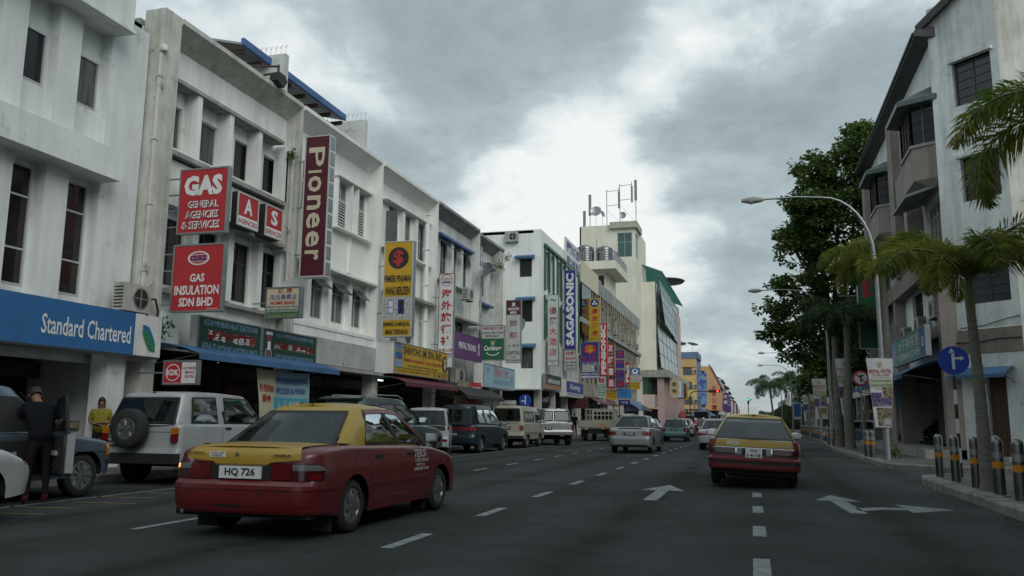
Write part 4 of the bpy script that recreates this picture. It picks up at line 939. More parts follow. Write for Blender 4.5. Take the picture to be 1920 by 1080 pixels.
# beyond the cross street
hang('hanging_sign', 'white sign with five flowing Chinese letters against the green fins', 54.9, -13.2, -12.41, 4.9, 9.8, .2, WHITED, 2, rim=TEAL,
     texts=[('~', .25, .06, .75, .1, TXG, 0)]+[(c, .15, .18+i*.145, .85, .28+i*.145, TXR if i > 1 else BROWNT, .01) for i, c in enumerate('優麗大酒店')]+[('New Land', .1, .915, .9, .94, TXB, 0, .3), ('Inn', .4, .95, .62, .97, TXB, 0, .3)])
hang('hanging_sign', 'very tall blue SAGASONIC sign with white letters reading upwards', 60.28, -13.2, -12.32, 6.45, 12.45, .25, NAVY, 2, rim=METAL,
     texts=[('SAGASONIC', .16, .04, .84, .95, TXW, .05, 0, -90)])
hang('hanging_sign', 'white New Vision trading panel right below the tall blue sign', 60.28, -13.2, -12.32, 4.9, 6.4, .25, WHITED, 1, rim=METAL,
     texts=[('威勝', .12, .06, .88, .28, TXR, .02), ('實業貿易', .1, .34, .9, .45, TXR, .02), ('NEW VISION', .08, .54, .92, .64, TXB, .01), ('GENERAL', .12, .7, .88, .79, TXB, .01), ('TRADING', .12, .85, .88, .94, TXB, .01)])
def balls(t, fr, u0, v0, w, h, d):
    b = MB(fr); disc(b, u0+w*.5, v0+h*.89, .36, d+.01, 22); b.build('emblem', NAVY, t)
    b = MB(fr)
    for q in (90, 210, 330): disc(b, u0+w*.5+.14*math.cos(R(q)), v0+h*.89+.14*math.sin(R(q)), .1, d+.012, 12)
    b.build('emblem', TXW, t)
hang('hanging_sign', 'tall yellow sign with dark red Chinese letters and a round blue emblem', 70.34, -13.2, -12.24, 8.0, 11.74, .2, YEL, 2, extra=balls,
     texts=[(c, .18, .24+i*.17, .82, .36+i*.17, TXR, .02, .2) for i, c in enumerate('貴族酒店')]+[('KINGSTON', .1, .92, .9, .96, TXG, 0)])
def klx(t, fr, u0, v0, w, h, d):
    b = MB(fr); disc(b, u0+w*.5, v0+h*.8, .4, d+.009, 24, 1.3); b.build('emblem', RED, t)
    b = MB(fr); put_text(b, '$', u0+w*.28, u0+w*.72, v0+h*.70, v0+h*.9, d+.015, .03); b.build('emblem', YEL, t)
    phones(t, fr, u0+w*.6, v0+h*.2, w*.35, h*.16, d)
hang('hanging_sign', 'blue K.L. COM sign with a yellow dollar on a red disc', 66.52, -13.2, -11.71, 4.63, 7.6, .2, NAVY, 1, rim=METAL, extra=klx, rects=[(.08, .61, .92, .82, PHOTO3), (.04, .925, .96, .975, TXW)],
     texts=[('K.L. COM', .05, .37, .95, .46, TXR, .02), ('TRADING', .1, .48, .9, .54, TXR, .0), ('TEL: 086-318657', .05, .555, .95, .59, TXW, 0), ('PINJAMAN WANG', .04, .85, .96, .91, TXW, .02), ('016-8887785', .1, .935, .9, .965, TXN, 0)])
hang('hanging_sign', 'tall red PENSONIC sign with white letters reading upwards', 75.45, -13.2, -12.5, 5.3, 10.15, .25, RED, 2, texts=[('PENSONIC', .18, .03, .82, .97, TXW, .06, 0, -90)])
hang('hanging_sign', 'pale sheet sign hanging below the red lettered PENSONIC sign', 74.1, -13.2, -12.43, 3.35, 5.2, .15, WHITED, 1, texts=[('電器', .15, .08, .85, .3, TXR, .02), ('▤', .1, .4, .9, .9, TXG, 0)])
for i, c in enumerate('友誼書局'):
    hang('letter_box', 'maroon box with the %s white letter of the vertical row of four bookshop boxes' % ('topmost', 'second', 'third', 'lowest')[i], 79.52, -13.2, -12.48, 7.75-i*1.13, 8.7-i*1.13, .2, RED, 1, group='bookshop letter boxes', rim=DKRED, texts=[(c, .16, .14, .84, .86, TXW, .02)])
for i, c in enumerate('嘉賓酒店'):
    hang('letter_box', 'blue box with the %s red letter of the vertical row of four boxes' % ('topmost', 'second', 'third', 'lowest')[i], 84.8, -13.2, -12.29, 7.6-i*1.0, 8.46-i*1.0, .2, NAVY, 1, group='blue letter boxes with red letters', rim=METAL, texts=[(c, .16, .14, .84, .86, TXR, .04)])
hang('hanging_sign', 'narrow red sign with slanted white script reading upwards', 91.1, -13.2, -12.62, 5.23, 7.65, .2, RED, 1, texts=[('Fiaa', .2, .1, .8, .9, TXW, .04, 0, -90)])
def eye(t, fr, u0, v0, w, h, d):
    b = MB(fr); disc(b, u0+w*.5, v0+h*.84, .3, d+.012, 20, 1.2); b.build('emblem', TXW, t)
    b = MB(fr); disc(b, u0+w*.5, v0+h*.86, .15, d+.016, 14); b.build('emblem', NAVY, t)
hang('hanging_sign', 'blue and yellow optical shop sign, last before the glass tower', 95.5, -13.2, -12.1, 4.87, 7.3, .2, BANKBLUE, 1, extra=eye, rects=[(0, .34, 1, .66, PHOTO3), (0, .66, 1, 1, YEL)],
     texts=[('OPTICAL', .1, .27, .9, .33, TXW, .01), ('TEL 311228', .1, .7, .9, .78, TXB, 0), ('KEDAI CERMIN', .1, .84, .9, .92, TXB, 0)])
hang('hanging_sign', 'small yellow sign with dark lettering low under the bookshop boxes', 78.6, -13.2, -12.15, 3.3, 4.22, .15, YEL, 1, rects=[(.02, .08, .98, .3, DKRED)], texts=[('KEDAI EMAS', .08, .12, .92, .26, GOLD, .01), ('CHOP HOCK', .08, .4, .92, .58, TXB, .01), ('TEL 331045', .08, .68, .92, .84, TXB, 0)])
hang('hanging_sign', 'bright blue cloth sign low under the blue letter boxes', 85.0, -13.2, -11.65, 3.55, 4.5, .1, flat('cyan blue cloth', (.03, .18, .45)), 1, texts=[('KLINIK', .3, .3, .7, .7, BANKBLUE, .02)])
hang('hanging_sign', 'small dark blue sign under the bright blue cloth sign', 86.5, -13.2, -12.0, 2.9, 3.45, .1, NAVY, 1, texts=[('FOTO', .2, .25, .8, .75, TXW, .01)])
# facade signs on the corner block
sign('shop_sign', 'dark green Nippon Paint sign with an orange lower band', fx(-13.2), 54.4, 59.2, 3.35, 4.38, 0, .2, DKGRN, rim=METAL, rects=[(0, .68, 1, 1, flat('orange brown band', (.35, .17, .08)))], texts=[('NIPPON PAINT', .15, .3, .92, .6, TXW, .03), ('N', .03, .25, .12, .62, TXR, .04)])
sign('shop_sign', 'navy blue sign with a white casing beside the Nippon Paint sign', fx(-12.9), 59.6, 66.0, 3.0, 4.15, 0, .5, NAVY, casing=WHITEP, rects=[(0, .72, 1, 1, WHITED)], texts=[('Kuming', .2, .15, .8, .6, TXW, .02, .3), ('KEDAI MENJUAL ALAT GANTI', .1, .77, .9, .93, TXN, 0)])
hang('shop_sign', 'black NIPPON PAINT sign under the corner block canopy', 56.5, -15.2, -13.4, 2.2, 3.15, .1, TXB, 0, texts=[('NIPPON PAINT', .12, .35, .95, .68, TXW, .01), ('N', .02, .3, .1, .7, TXR, .03)])
for y, x0, z0, z1, m, lab in ((64.0, -13.9, 2.2, 3.0, DKRED, 'maroon board under the canopy of the corner block'), (93, -13.4, 2.4, 3.4, TXLB, 'pale blue board under the canopy of the long block')):
    hang('shop_board', lab, y, x0, x0+1.7, z0, z1, .06, m, 0)
awning('awning', 'maroon awning under the hanging signs of the long block', FG, 68.5, 79.5, -.2, 1.4, 3.35, 2.75, DKRED, 40)
awning('awning', 'dark grey awning at the far end of the long block', FG, 92, 105.5, -.2, 1.6, 3.4, 2.6, mat('dark grey canvas', (.05, .055, .06), .7), 40)
cloth('shop_banner', 'green and white cloth banner hanging over the truck', fx(-12.4), 70.5, 73.6, 1.9, 3.4, 0, SKYB, rects=[(.1, .1, .5, .9, TXG), (.5, .1, .9, .5, YEL)], skew=.6)
awning('awning', 'tattered black awning under the purple sign', F, 34.9, 40.6, -.2, 1.5, 3.0, 2.3, BLACK, 30)
awning('awning', 'dark red awning below the yellow loan shop sign', F, 28.7, 34.5, -.2, 1.2, 2.95, 2.6, DKRED, 30)
# round blue traffic sign at the cross street
def traffic_disc(label, x, y, zc, r, kind, post_w=.04, h0=PZ, pm=METAL, striped=False, face=None):
    t = thing('traffic_sign', label, 'traffic sign', (x, y, h0))
    b = MB()
    if striped:
        z = h0; k = 0
        while z < zc-r*.4:
            (b if k % 2 else b).cur = k % 2; b.tube([(x, y, z), (x, y, min(z+.3, zc))], post_w, 8); z += .3; k += 1
        b.build('striped_post', [TXB, WHITEP], t)
    else:
        b.tube([(x, y, h0), (x, y, zc+r*.5)], post_w, 8); b.build('post', pm, t)
    fr = fy(y-.06); b = MB(fr); b.lathe([(0, -.004), (r, -.004), (r, .004), (0, .004)], (x, 0, zc), 1, 36); b.build('disc', face or ROADBLUE, t)
    d = .012; b = MB(fr)
    if kind == 'right':
        b.box(x-.1*r/.3*.35, x+.02, d-.003, d, zc-.62*r, zc+.6*r)
        b.add([(x-.2*r-.03, d, zc+.52*r), (x+.13*r-.005, d, zc+.52*r), (x-.035*r-.018, d, zc+.86*r)], [(0, 1, 2)])
        b.box(x+.02, x+.42*r, d-.003, d, zc+.08*r, zc+.22*r); b.add([(x+.4*r, d, zc-.03*r), (x+.4*r, d, zc+.33*r), (x+.7*r, d, zc+.15*r)], [(0, 1, 2)])
    if kind == 'left':
        b.box(x-.02, x+.1*r, d-.003, d, zc-.6*r, zc+.55*r); b.add([(x-.13*r, d, zc+.5*r), (x+.2*r, d, zc+.5*r), (x+.035*r, d, zc+.85*r)], [(0, 1, 2)])
        b.box(x-.42*r, x-.02, d-.003, d, zc-.15*r, zc); b.add([(x-.4*r, d, zc-.25*r), (x-.4*r, d, zc+.1*r), (x-.7*r, d, zc-.07*r)], [(0, 1, 2)])
    if kind == 'noturn':
        b.box(x-.03, x+.03, d-.003, d, zc-.5*r, zc+.1*r); b.add([(x-.03, d, zc), (x+.4*r, d, zc+.3*r), (x+.35*r, d, zc+.42*r), (x-.06, d, zc+.12)], [(0, 1, 2, 3)])
        b.build('arrow', TXB, t)
        b = MB(fr); ring(b, x, zc, r*.78, r, d, 30); c = .707*r; b.add([(x-c, d+.002, zc+c-.04), (x-c+.04, d+.002, zc+c), (x+c, d+.002, zc-c+.04), (x+c-.04, d+.002, zc-c)], [(0, 1, 2, 3)]); b.build('red_ring', TXR, t); return t
    b.build('arrow', TXW, t); return t
traffic_disc('round blue sign with an arrow pointing left at the cross street', -12.3, 45.9, 2.35, .36, 'left')
# ================================================================ RIGHT CORNER BUILDING
RX = 6.3; C1 = (RX, 29.8); CW = 2.32
C2 = (C1[0]+CW*math.cos(R(45)), C1[1]-CW*math.sin(R(45)))
RB = thing('corner_shophouse', 'weathered corner building with bay windows, chamfered corner wall and dark gabled roof edge', 'building', (RX, 30, 0))
FR = fx(RX, -1)           # street side: u = Y, d = RX - X (towards the road)
FCH = fa(C1, 45)
ch = [(.77, 2.06, 11.6, 13.1), (.8, 2.06, 8.35, 9.8), (.72, 2.07, 5.0, 6.43), (1.08, 1.70, PZ, 2.72)]
wall(RB, FCH, 0, CW, 4.22, 15.4, ch, WALL_R, deep=.2); wall(RB, FCH, 0, CW, PZ, 3.42, ch, WALL_R, deep=.25, name='lower_wall')
b = MB(FCH); b.box(0, CW+.0, -.2, .03, 3.44, 4.2); b.build('brown_band', BROWNC, RB)
for (a, c, e, g_) in ch[:3]:
    window(RB, FCH, a+.03, c-.03, e+.03, g_-.03, -.16, 2, rows=(.2, .4, .6, .8), fm=DKFRAME, bar=.03)
    b = MB(FCH); b.box(a-.08, c+.1, .003, .14, g_+.02, g_+.12); b.build('window_hood', WALL_R, RB)
b = MB(FCH); b.box(1.10, 1.68, -.2, -.14, .28, 2.70); b.build('door', mat('brown timber door', (.075, .04, .02), .6, vary=.3, vscale=3, stretch=(4, 4, .4)), RB)
dr = MB(FCH)
for k in range(4): dr.box(1.14+.14*k, 1.22+.14*k, -.139, -.128, .4, 2.55)
dr.build('door_panel', mat('brown timber door', ), RB)
b = MB(FCH); b.box(1.0, 1.8, -.1, .35, PZ, .27); b.build('door_step', CONC, RB)
b = MB(FCH); b.tube([(0.02, .05, 3.82), (.9, .06, 3.78), (1.6, .06, 3.86), (2.3, .05, 3.84)], .018, 5); b.tube([(.1, .05, 4.0), (.2, .06, 3.3), (.25, .05, 2.8)], .015, 5); b.tube([(.4, .04, 4.27), (1.2, .05, 4.3), (1.9, .05, 4.45), (2.3, .04, 4.5)], .014, 5); b.build('cable', BLACK, RB)
# dark gabled roof edge on the chamfer and along the street
b = MB(FCH); b.add([(-.25, .3, 14.55), (-.25, -.1, 14.75), (2.6, -.1, 16.2), (2.6, .3, 16.0), (-.25, .3, 14.85), (-.25, -.1, 15.05), (2.6, -.1, 16.5), (2.6, .3, 16.3)], [(0, 1, 2, 3), (4, 7, 6, 5), (0, 3, 7, 4), (1, 5, 6, 2), (0, 4, 5, 1)]); b.build('gutter', PLAST, RB)
# side wall
FSW = fy(C2[1])
sw = [(9.6+2.6*k, 10.9+2.6*k, z, z+1.5) for k in range(6) for z in (5.0, 8.35, 11.6)]
wall(RB, FSW, C2[0], 26, PZ, 16.4, sw, WALL_R2, deep=.2, name='side_wall')
for a, c, e, g_ in sw: window(RB, FSW, a+.03, c-.03, e+.03, g_-.03, -.16, 2, rows=(.33, .66), fm=DKFRAME)
# street side wall, back plane .55 behind the bays
st = []
units = [(30.0, 38.1), (38.3, 46.2)]
for a, c in units: st += [(a+.35, a+2.6, 7.2, 8.9), (a+4.1, a+5.3, 7.4, 9.2), (a+.5, a+2.4, 4.7, 6.3), (a+4.3, a+6.3, 4.6, 6.3)]
wall(RB, FR, 29.8, 46.2, 3.3, 14.3, st, WALL_R, d=-.1, deep=.2)
for a, c, e, g_ in st: window(RB, FR, a+.03, c-.03, e, g_, -.26, 4, rows=(.75,), fm=ALU if e > 7 else DKFRAME, gm=GLASSM if e > 7 else GLASS)
for i, (a, c) in enumerate(units):
    # bay window with its own hood
    y0, y1 = a+.0, a+2.9
    bay = MB(FR); bp = [(y0, -.1), (y0+.45, .62), (y1-.45, .62), (y1, -.1)]
    bay.add([(u, d, z) for z in (9.5, 10.75) for u, d in bp], [(0, 1, 5, 4), (1, 2, 6, 5), (2, 3, 7, 6), (4, 5, 6, 7), (3, 2, 1, 0)])
    bay.add([(u, d, 9.5) for u, d in bp]+[(y0+.3, -.1, 9.1), (y1-.3, -.1, 9.1)], [(0, 4, 5, 3), (0, 1, 2, 5, 4)][:1]+[(1, 2, 5, 4), (0, 1, 4), (2, 3, 5)])
    bay.build('bay_wall', PINKISH, RB)
    g = MB(FR); gp = [(y0+.03, -.08), (y0+.47, .58), (y1-.47, .58), (y1-.03, -.08)]
    g.add([(u, d, z) for z in (10.75, 12.15) for u, d in gp], [(0, 1, 5, 4), (1, 2, 6, 5), (2, 3, 7, 6)]); g.build('bay_glass', GLASS, RB)
    fmb = MB(FR)
    for p, q, nn_ in ((gp[0], gp[1], 3), (gp[1], gp[2], 5), (gp[2], gp[3], 3)):
        for k in range(nn_):
            t_ = k/(nn_-1); u, d = p[0]+(q[0]-p[0])*t_, p[1]+(q[1]-p[1])*t_+.02
            fmb.box(u-.025, u+.025, d-.025, d+.025, 10.7, 12.15)
        for z in (10.78, 11.2, 11.55, 11.9, 12.13): fmb.tube([(p[0], p[1]+.02, z), (q[0], q[1]+.02, z)], .018, 4)
    fmb.build('bay_frame', DKFRAME, RB)
    b = MB(FR); sl = [(y0-.05, -.1), (y0+.42, .68), (y1-.42, .68), (y1+.05, -.1)]
    b.add([(u, d, z) for z in (10.66, 10.76) for u, d in sl], [(0, 1, 5, 4), (1, 2, 6, 5), (2, 3, 7, 6), (4, 5, 6, 7), (3, 2, 1, 0)]); b.build('bay_sill', CONC, RB)
    b = MB(FR); hd = [(y0-.35, -.1), (y0+.25, 1.05), (y1-.25, 1.05), (y1+.35, -.1)]; n = len(hd)
    b.add([(u, d, 12.15) for u, d in hd]+[(u, d, 12.32) for u, d in hd]+[(y0+.4, -.1, 12.85), (y1-.4, -.1, 12.85)], [(3, 2, 1, 0), (0, 1, 5, 4), (1, 2, 6, 5), (2, 3, 7, 6), (4, 5, 8), (5, 6, 9, 8), (6, 7, 9)])
    b.build('bay_hood', mat('grey green metal hood', (.10, .13, .125), .5, vary=.3, vscale=3), RB)
    # recessed brown strip with pilasters between the bays
    boxes(RB, FR, 'pilaster', PINKISH, (a+3.15, a+3.75, -.1, .45, 7.0, 12.6), (a+5.6, a+6.2, -.1, .45, 7.0, 13.3), (a+7.2, a+7.6, -.1, .3, 7.0, 13.9))
    boxes(RB, FR, 'balcony_wall', PINKISH, (a+3.75, a+5.6, -.1, .38, 9.6, 10.9), (a+6.2, a+7.2, -.1, .2, 10.0, 11.2))
    b = MB(FR); b.add([(a+.1, -.1, 9.3), (a+2.9, -.1, 9.3), (a+2.9, 1.0, 8.95), (a+.1, 1.0, 8.95), (a+.1, -.1, 9.2), (a+2.9, -.1, 9.2), (a+2.9, 1.0, 8.85), (a+.1, 1.0, 8.85)], [(0, 1, 2, 3), (7, 6, 5, 4), (3, 2, 6, 7), (0, 3, 7, 4), (1, 5, 6, 2)]); b.build('rain_hood', mat('grey green metal hood'), RB)
    b = MB(FR); b.box(a-.1, c+.1, -.1, .35, 6.35, 7.0); b.box(a-.1, c+.1, -.1, .25, 4.1, 4.5); b.build('brown_band', BROWNC, RB)
    b = MB(FR); b.box(c-.2, c+.2, -.3, .32, PZ, 6.4); b.build('pillar', PINKISH, RB)
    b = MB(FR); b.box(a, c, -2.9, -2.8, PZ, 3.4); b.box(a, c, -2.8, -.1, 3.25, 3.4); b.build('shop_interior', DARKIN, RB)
    if i < 2:
        sh = MB(FR); n = 22
        for k in range(n):
            z = .5+2.4*k/n; q = 2.4/n
            sh.add([(a+.4, -.62, z), (c-2.5, -.62, z), (c-2.5, -.57, z+q*.5), (a+.4, -.57, z+q*.5), (a+.4, -.62, z+q), (c-2.5, -.62, z+q)], [(0, 1, 2, 3), (3, 2, 5, 4)])
        sh.build('roller_shutter', SHUT, RB)
b = MB(FR); b.box(29.6, 30.0, -.3, .3, PZ, 6.4); b.build('pillar', PINKISH, RB)
b = MB(FR); b.box(29.6, 46.2, -.5, 1.0, PZ, .42); b.build('raised_step', CONC, RB)
b = MB(FR); b.prism([(.45, 14.42), (.45, 14.62), (-.1, 14.7), (-.3, 14.7), (-.3, 14.3)], 0, 29.6, 46.6); b.build('gutter', PLAST, RB)
b = MB(FR); b.prism([(.5, 14.62), (-8, 17.6), (-8, 17.4), (.5, 14.5)], 0, 29.8, 46.4); b.build('roof', mat('dark roof tiles', (.05, .045, .045), .8, vary=.4, vscale=2), RB)
b = MB(FR); b.box(46.0, 46.2, -9, -.1, PZ, 14.6); b.build('end_wall', WALL_R, RB)
awning('awning', 'blue corrugated awning over the brown corner door', FCH, .22, 2.02, .02, .62, 2.98, 2.74, BLUEA, 12, .1)
awning('awning', 'long blue awning over the shuttered shops on the right', FR, 29.9, 41.2, -.1, 1.5, 3.35, 2.85, BLUEA, 50)
awning('awning', 'faded blue awning farther along behind the palms', FR, 41.6, 46.0, -.1, 1.3, 3.35, 2.9, BLUEA, 30)
def cup(t, fr, u0, v0, w, h, d):
    for f in (.08, .93):
        b = MB(fr); disc(b, u0+w*f, v0+h*.5, .17, d+.014, 16); b.build('emblem', TXW, t)
        b = MB(fr); disc(b, u0+w*f, v0+h*.52, .09, d+.017, 12); b.build('emblem', TXR, t)
# reads left to right from the road: far end is on the left, so the frame runs towards the camera
FR2 = ((RX, 0, 0), (0, -1, 0), (-1, 0, 0))
sign('shop_sign', 'pale green cafe sign with white Chinese letters over the long awning', FR2, -36.2, -29.4, 3.42, 4.42, .8, .15, mat('faded green sign', (.12, .30, .26), .6, vary=.2, vscale=2), rim=METAL, extra=cup, rects=[(0, 0, .16, 1, TXLB), (.86, 0, 1, 1, BANKBLUE)],
     texts=[('木子美茶室', .22, .12, .84, .52, WHITEP, .0), ('MESBAH CAFE', .2, .62, .84, .86, WHITEP, .01)])
FRY = fy(29.3)
aircon(fx(RX, -1), 30.2, 4.75, .05, 'air conditioner unit on the right pillar above the pale green sign', .8, .6)
aircon(fx(RX, -1), 33.0, 4.55, .05, 'air conditioner unit on the street wall left of the pillar', .8, .55)
aircon(fx(RX, -1), 36.0, 4.5, .05, 'air conditioner unit farthest along the street wall on the right', .8, .55)
t = thing('board', 'pale blue notice board leaning by the shuttered shops', 'board', (5.6, 38, 0)); b = MB(); b.box(5.2, 6.2, 38.0, 38.05, 1.9, 3.1); b.build('panel', TXLB, t); b = MB(); b.box(5.7, 5.75, 38.0, 38.05, PZ, 1.9); b.build('post', METAL, t)
# next row on the right, mostly behind the trees
def plainblock(name, label, x0, x1, y0, y1, z1, m, floors, sgn=-1, wv=(1.2, 1.4, 2.4), south=True, z0=3.4, roofm=None, gl=None, cat='building', recess=.15, streetwin=True, far=False):
    t = thing(name, label, cat, ((x0+x1)/2, y0, 0)); X = x0 if sgn < 0 else x1
    fr = fx(X, sgn); w, h, st_ = wv; hs = []
    if streetwin:
        u = y0+.8
        while u+w < y1-.4:
            for z in floors: hs.append((u, u+w, z, z+h))
            u += st_
    wall(t, fr, y0, y1, z0, z1, hs, m, deep=recess)
    for a, c, e, g_ in hs: window(t, fr, a, c, e, g_, -recess, 1 if far else 2, fm=DKFRAME, gm=gl)
    if south:
        fs = fy(y0-.003); b = MB(fs); b.box(x0, x1, -.2, 0, z0, z1); b.build('end_wall', m, t)
    b = MB(); b.box(x0+.05, x1-.05, y0+.2, y1-.1, z1-.3, z1-.05); b.build('roof_slab', roofm or CONC, t)
    b = MB(fr); b.box(y0, y1, -3, -2.9, 0, z0); b.box(y0, y1, -2.9, -.1, z0-.1, z0); b.build('shop_interior', DARKIN, t)
    n = int((y1-y0)/5)+1
    for k in range(n): 
        b = MB(fr); u = y0+.3+(y1-y0-.6)*k/max(1, n-1); b.box(u-.2, u+.2, -.4, -.02, 0, z0); b.build('column', CONC, t)
    return t, fr
plainblock('shophouse', 'white shophouses half hidden behind the palms on the right', 8.5, 20, 60, 92, 11.5, WALL_D, (4.2, 7.4), -1, (1.3, 1.4, 2.2), roofm=mat('dark roof tiles'))
gt, gf_ = plainblock('shophouse', 'shop building with a bright green front far down the right side', 7.6, 20, 118, 135, 9.6, mat('green cladding', (.07, .42, .20), .5, vary=.1), (4.0, 7), -1, (2.2, 1.8, 3.5))
b = MB(fy(117.7)); b.box(8.0, 9.0, 0, .1, 5.6, 8.4); b.build('white_panel', WHITEP, gt)
plainblock('shophouse', 'dark roofed shophouse between the green front and the palms', 8.2, 20, 95, 116, 11.8, WALL_D, (4.2, 7.4), -1, (1.3, 1.4, 2.2))
b = MB(fx(8.2, -1)); b.prism([(.6, 10.6), (-4, 13.3), (-4, 13.0), (.6, 10.4)], 0, 95, 116); tag(b.build('tiled_roof', mat('brown red roof tiles', (.13, .06, .05), .8, vary=.3)), 'brown tiled roof slope above the dark roofed shophouse', 'roof')
hang('hanging_sign', 'red parking style sign with a white P hanging far down on the right', 112, 6.6, 7.5, 4.2, 7.6, .2, RED, 0, texts=[('P', .2, .05, .8, .25, TXW, .05), ('KAI', .2, .35, .8, .5, TXW, .02), ('FOTO', .1, .6, .9, .75, TXW, .02)])
hang('hanging_sign', 'tall green sign with red Chinese letters seen through the palms', 41, 4.9, 6.1, 4.6, 9.6, .2, GRN, 1, rim=WHITEP, texts=[('大', .2, .1, .8, .28, TXR, .04), ('旺', .2, .36, .8, .54, TXR, .04), ('角', .2, .62, .8, .8, TXR, .04)])
# ================================================================ TOWER AND FAR BUILDINGS
T = thing('tower', 'cream office tower with a corner window and aerials on its roof', 'building', (-17, 116, 0))
TY = 112.0
FT = fy(TY)
wall(T, FT, -22.3, -14.55, 0, 28.2, [(-22.0+.6, -21.4+.9, 19.5, 20.9), (-17.2+.2, -15.0, 23.6, 27.0)], CREAM, deep=.2)
window(T, FT, -21.4, -20.5, 19.5, 20.9, -.15, 1, fm=DKFRAME)
window(T, FT, -17.0, -15.0, 23.6, 27.0, -.12, 2, rows=(.62,), gm=TEAL if False else mat('green tinted glass', (.03, .09, .09), .08, spec=.8), fm=WHITED)
FE = fx(-14.55); wall(T, FE, TY, 124, 0, 28.0, [(TY+.3, TY+3.2, 23.6, 27.0)], CREAM, deep=.2, name='side_wall')
window(T, FE, TY+.3, TY+3.2, 23.6, 27.0, -.12, 2, rows=(.62,), gm=mat('green tinted glass'), fm=WHITED)
b = MB(); b.box(-18.0, -14.2, TY-.5, TY+5, 27.6, 28.5); b.build('roof_canopy', mat('cream grey slab', (.42, .42, .33), .8, vary=.2), T)
b = MB(); b.box(-22.3, -14.6, TY+.1, 124, 27.7, 28.1); b.box(-22.3, -22.1, TY, 124, 0, 28.1); b.build('roof_slab', CREAM, T)
b = MB(); b.box(-26, -22.35, TY+.3, 122, 0, 24.0); b.build('lower_block', CREAM, T)
b = MB(); b.box(-20.5, -14.9, TY-4.2, TY-.1, 20.0-3.0, 20.2-3.0); b.build('terrace_slab', CREAM, T) if False else None
# roof penthouse with water tanks above the long block
P_ = thing('penthouse', 'roof terrace with steel water tanks and railing above the long block', 'building', (-15, 92, 14))
b = MB(); b.box(-18.5, -13.6, 88.0, 97.5, 17.6, 18.5); b.box(-18.0, -15.0, 90.0, 97.0, 13.9, 17.6); b.build('slab', CREAM, P_)
b = MB(); b.box(-18.0, -15.2, 89.95, 89.99, 15.0, 17.2); b.build('window', GLASS, P_)
b = MB()
for k in range(34): b.tube([(-13.7, 88.1+k*.28, 18.5), (-13.7, 88.1+k*.28, 19.5)], .03, 4)
for k in range(16): b.tube([(-18.4+k*.31, 88.05, 18.5), (-18.4+k*.31, 88.05, 19.5)], .03, 4)
b.tube([(-18.4, 88.05, 19.5), (-13.7, 88.05, 19.5), (-13.7, 97.4, 19.5)], .04, 4); b.build('railing', METAL, P_)
for k, (x, y) in enumerate(((-17.3, 90), (-15.3, 91.0), (-15.0, 94.0))):
    t = thing('water_tank', 'ribbed steel water tank %s on the roof terrace' % ('left', 'nearer right', 'farther right')[k], 'water tank', (x, y, 18.5), 'water tanks on the roof terrace')
    b = MB(); pr_ = []
    for i in range(9): pr_ += [(.95, .1+i*.19), (.99, .15+i*.19), (.99, .2+i*.19)]
    b.lathe([(0, 0)]+pr_+[(.9, 1.95), (.4, 2.2), (0, 2.25)], (x, y, 18.5), 2, 20); b.build('drum', STEEL, t, True)
b = MB(fy(87)); b.prism([(-18.8, 18.3), (-16.2, 19.6), (-13.9, 18.1), (-13.9, 18.0), (-18.8, 18.2)], 1, 0, .1)
t = thing('roof_shelter', 'small tin roofed shelter on the roof of the long block', 'shed', (-15.8, 80, 14.2))
b = MB(); b.prism([(-17.6, 15.9), (-14.2, 15.2), (-14.2, 15.1), (-17.6, 15.8)], 1, 78, 82.5); b.build('roof', WHITED, t)
b = MB()
for x in (-17.4, -14.4):
    for y in (78.3, 82.2): b.box(x-.06, x+.06, y-.06, y+.06, 14.1, 15.3)
b.build('post', RUST, t)
# glass fronted building
GB = thing('glass_building', 'cream building with a slanted green glass curtain wall over a pink base', 'building', (-12.5, 118, 0))
GY = 118.0; GX = -12.5
FGS = fy(GY); FGE = fx(GX)
b = MB(FGS); b.box(-17.5, GX-.1, -1, 0, 8.4, 21.0); b.build('cream_wall', CREAM, GB)
b = MB(FGS); b.box(-17.5, GX-.51, -1, .9, 7.4, 8.4); b.build('podium_slab', CONC, GB)
b = MB(FGE); b.box(GY-.9, 158, -.5, 1.6, 7.4, 8.4); b.build('podium_slab', CONC, GB)
b = MB(); b.box(-24, GX-.2, GY+1, 157, 8.4, 20.5); b.build('core', CREAM, GB)
# curtain wall: dark green slanted band first, then pale glass bays
def cpane(a, c, e, g_, lean0, lean1, m, nx, nz):
    b = MB(FGE); fb = MB(FGE)
    for i in range(nx):
        for j in range(nz):
            def q(s_, r_): u = a+(c-a)*s_; lo = lean0+(lean1-lean0)*s_; return (u+0*r_, lo*(1-r_)+.02, e+(g_-e)*r_)
            s0, s1, r0, r1 = i/nx+.004, (i+1)/nx-.004, j/nz+.01, (j+1)/nz-.01
            p = MB(FGE); p.quad(q(s0, r0), q(s1, r0), q(s1, r1), q(s0, r1)); p.build('glass_panel', m, GB)
    for i in range(nx+1):
        s_ = i/nx; u = a+(c-a)*s_; lo = lean0+(lean1-lean0)*s_; fb.tube([(u, lo, e), (u, 0.0, g_)], .06, 4)
    for j in range(nz+1):
        r_ = j/nz; fb.tube([(a, lean0*(1-r_), e+(g_-e)*r_), (c, lean1*(1-r_), e+(g_-e)*r_)], .06, 4)
    fb.build('mullion', mat('mullion grey', (.09, .11, .11), .5), GB)
DG = mat('dark green glass', (.02, .06, .05), .1, spec=.8)
cpane(GY+.2, GY+3.6, 9.0, 21.0, 0, 0, DG, 1, 7)
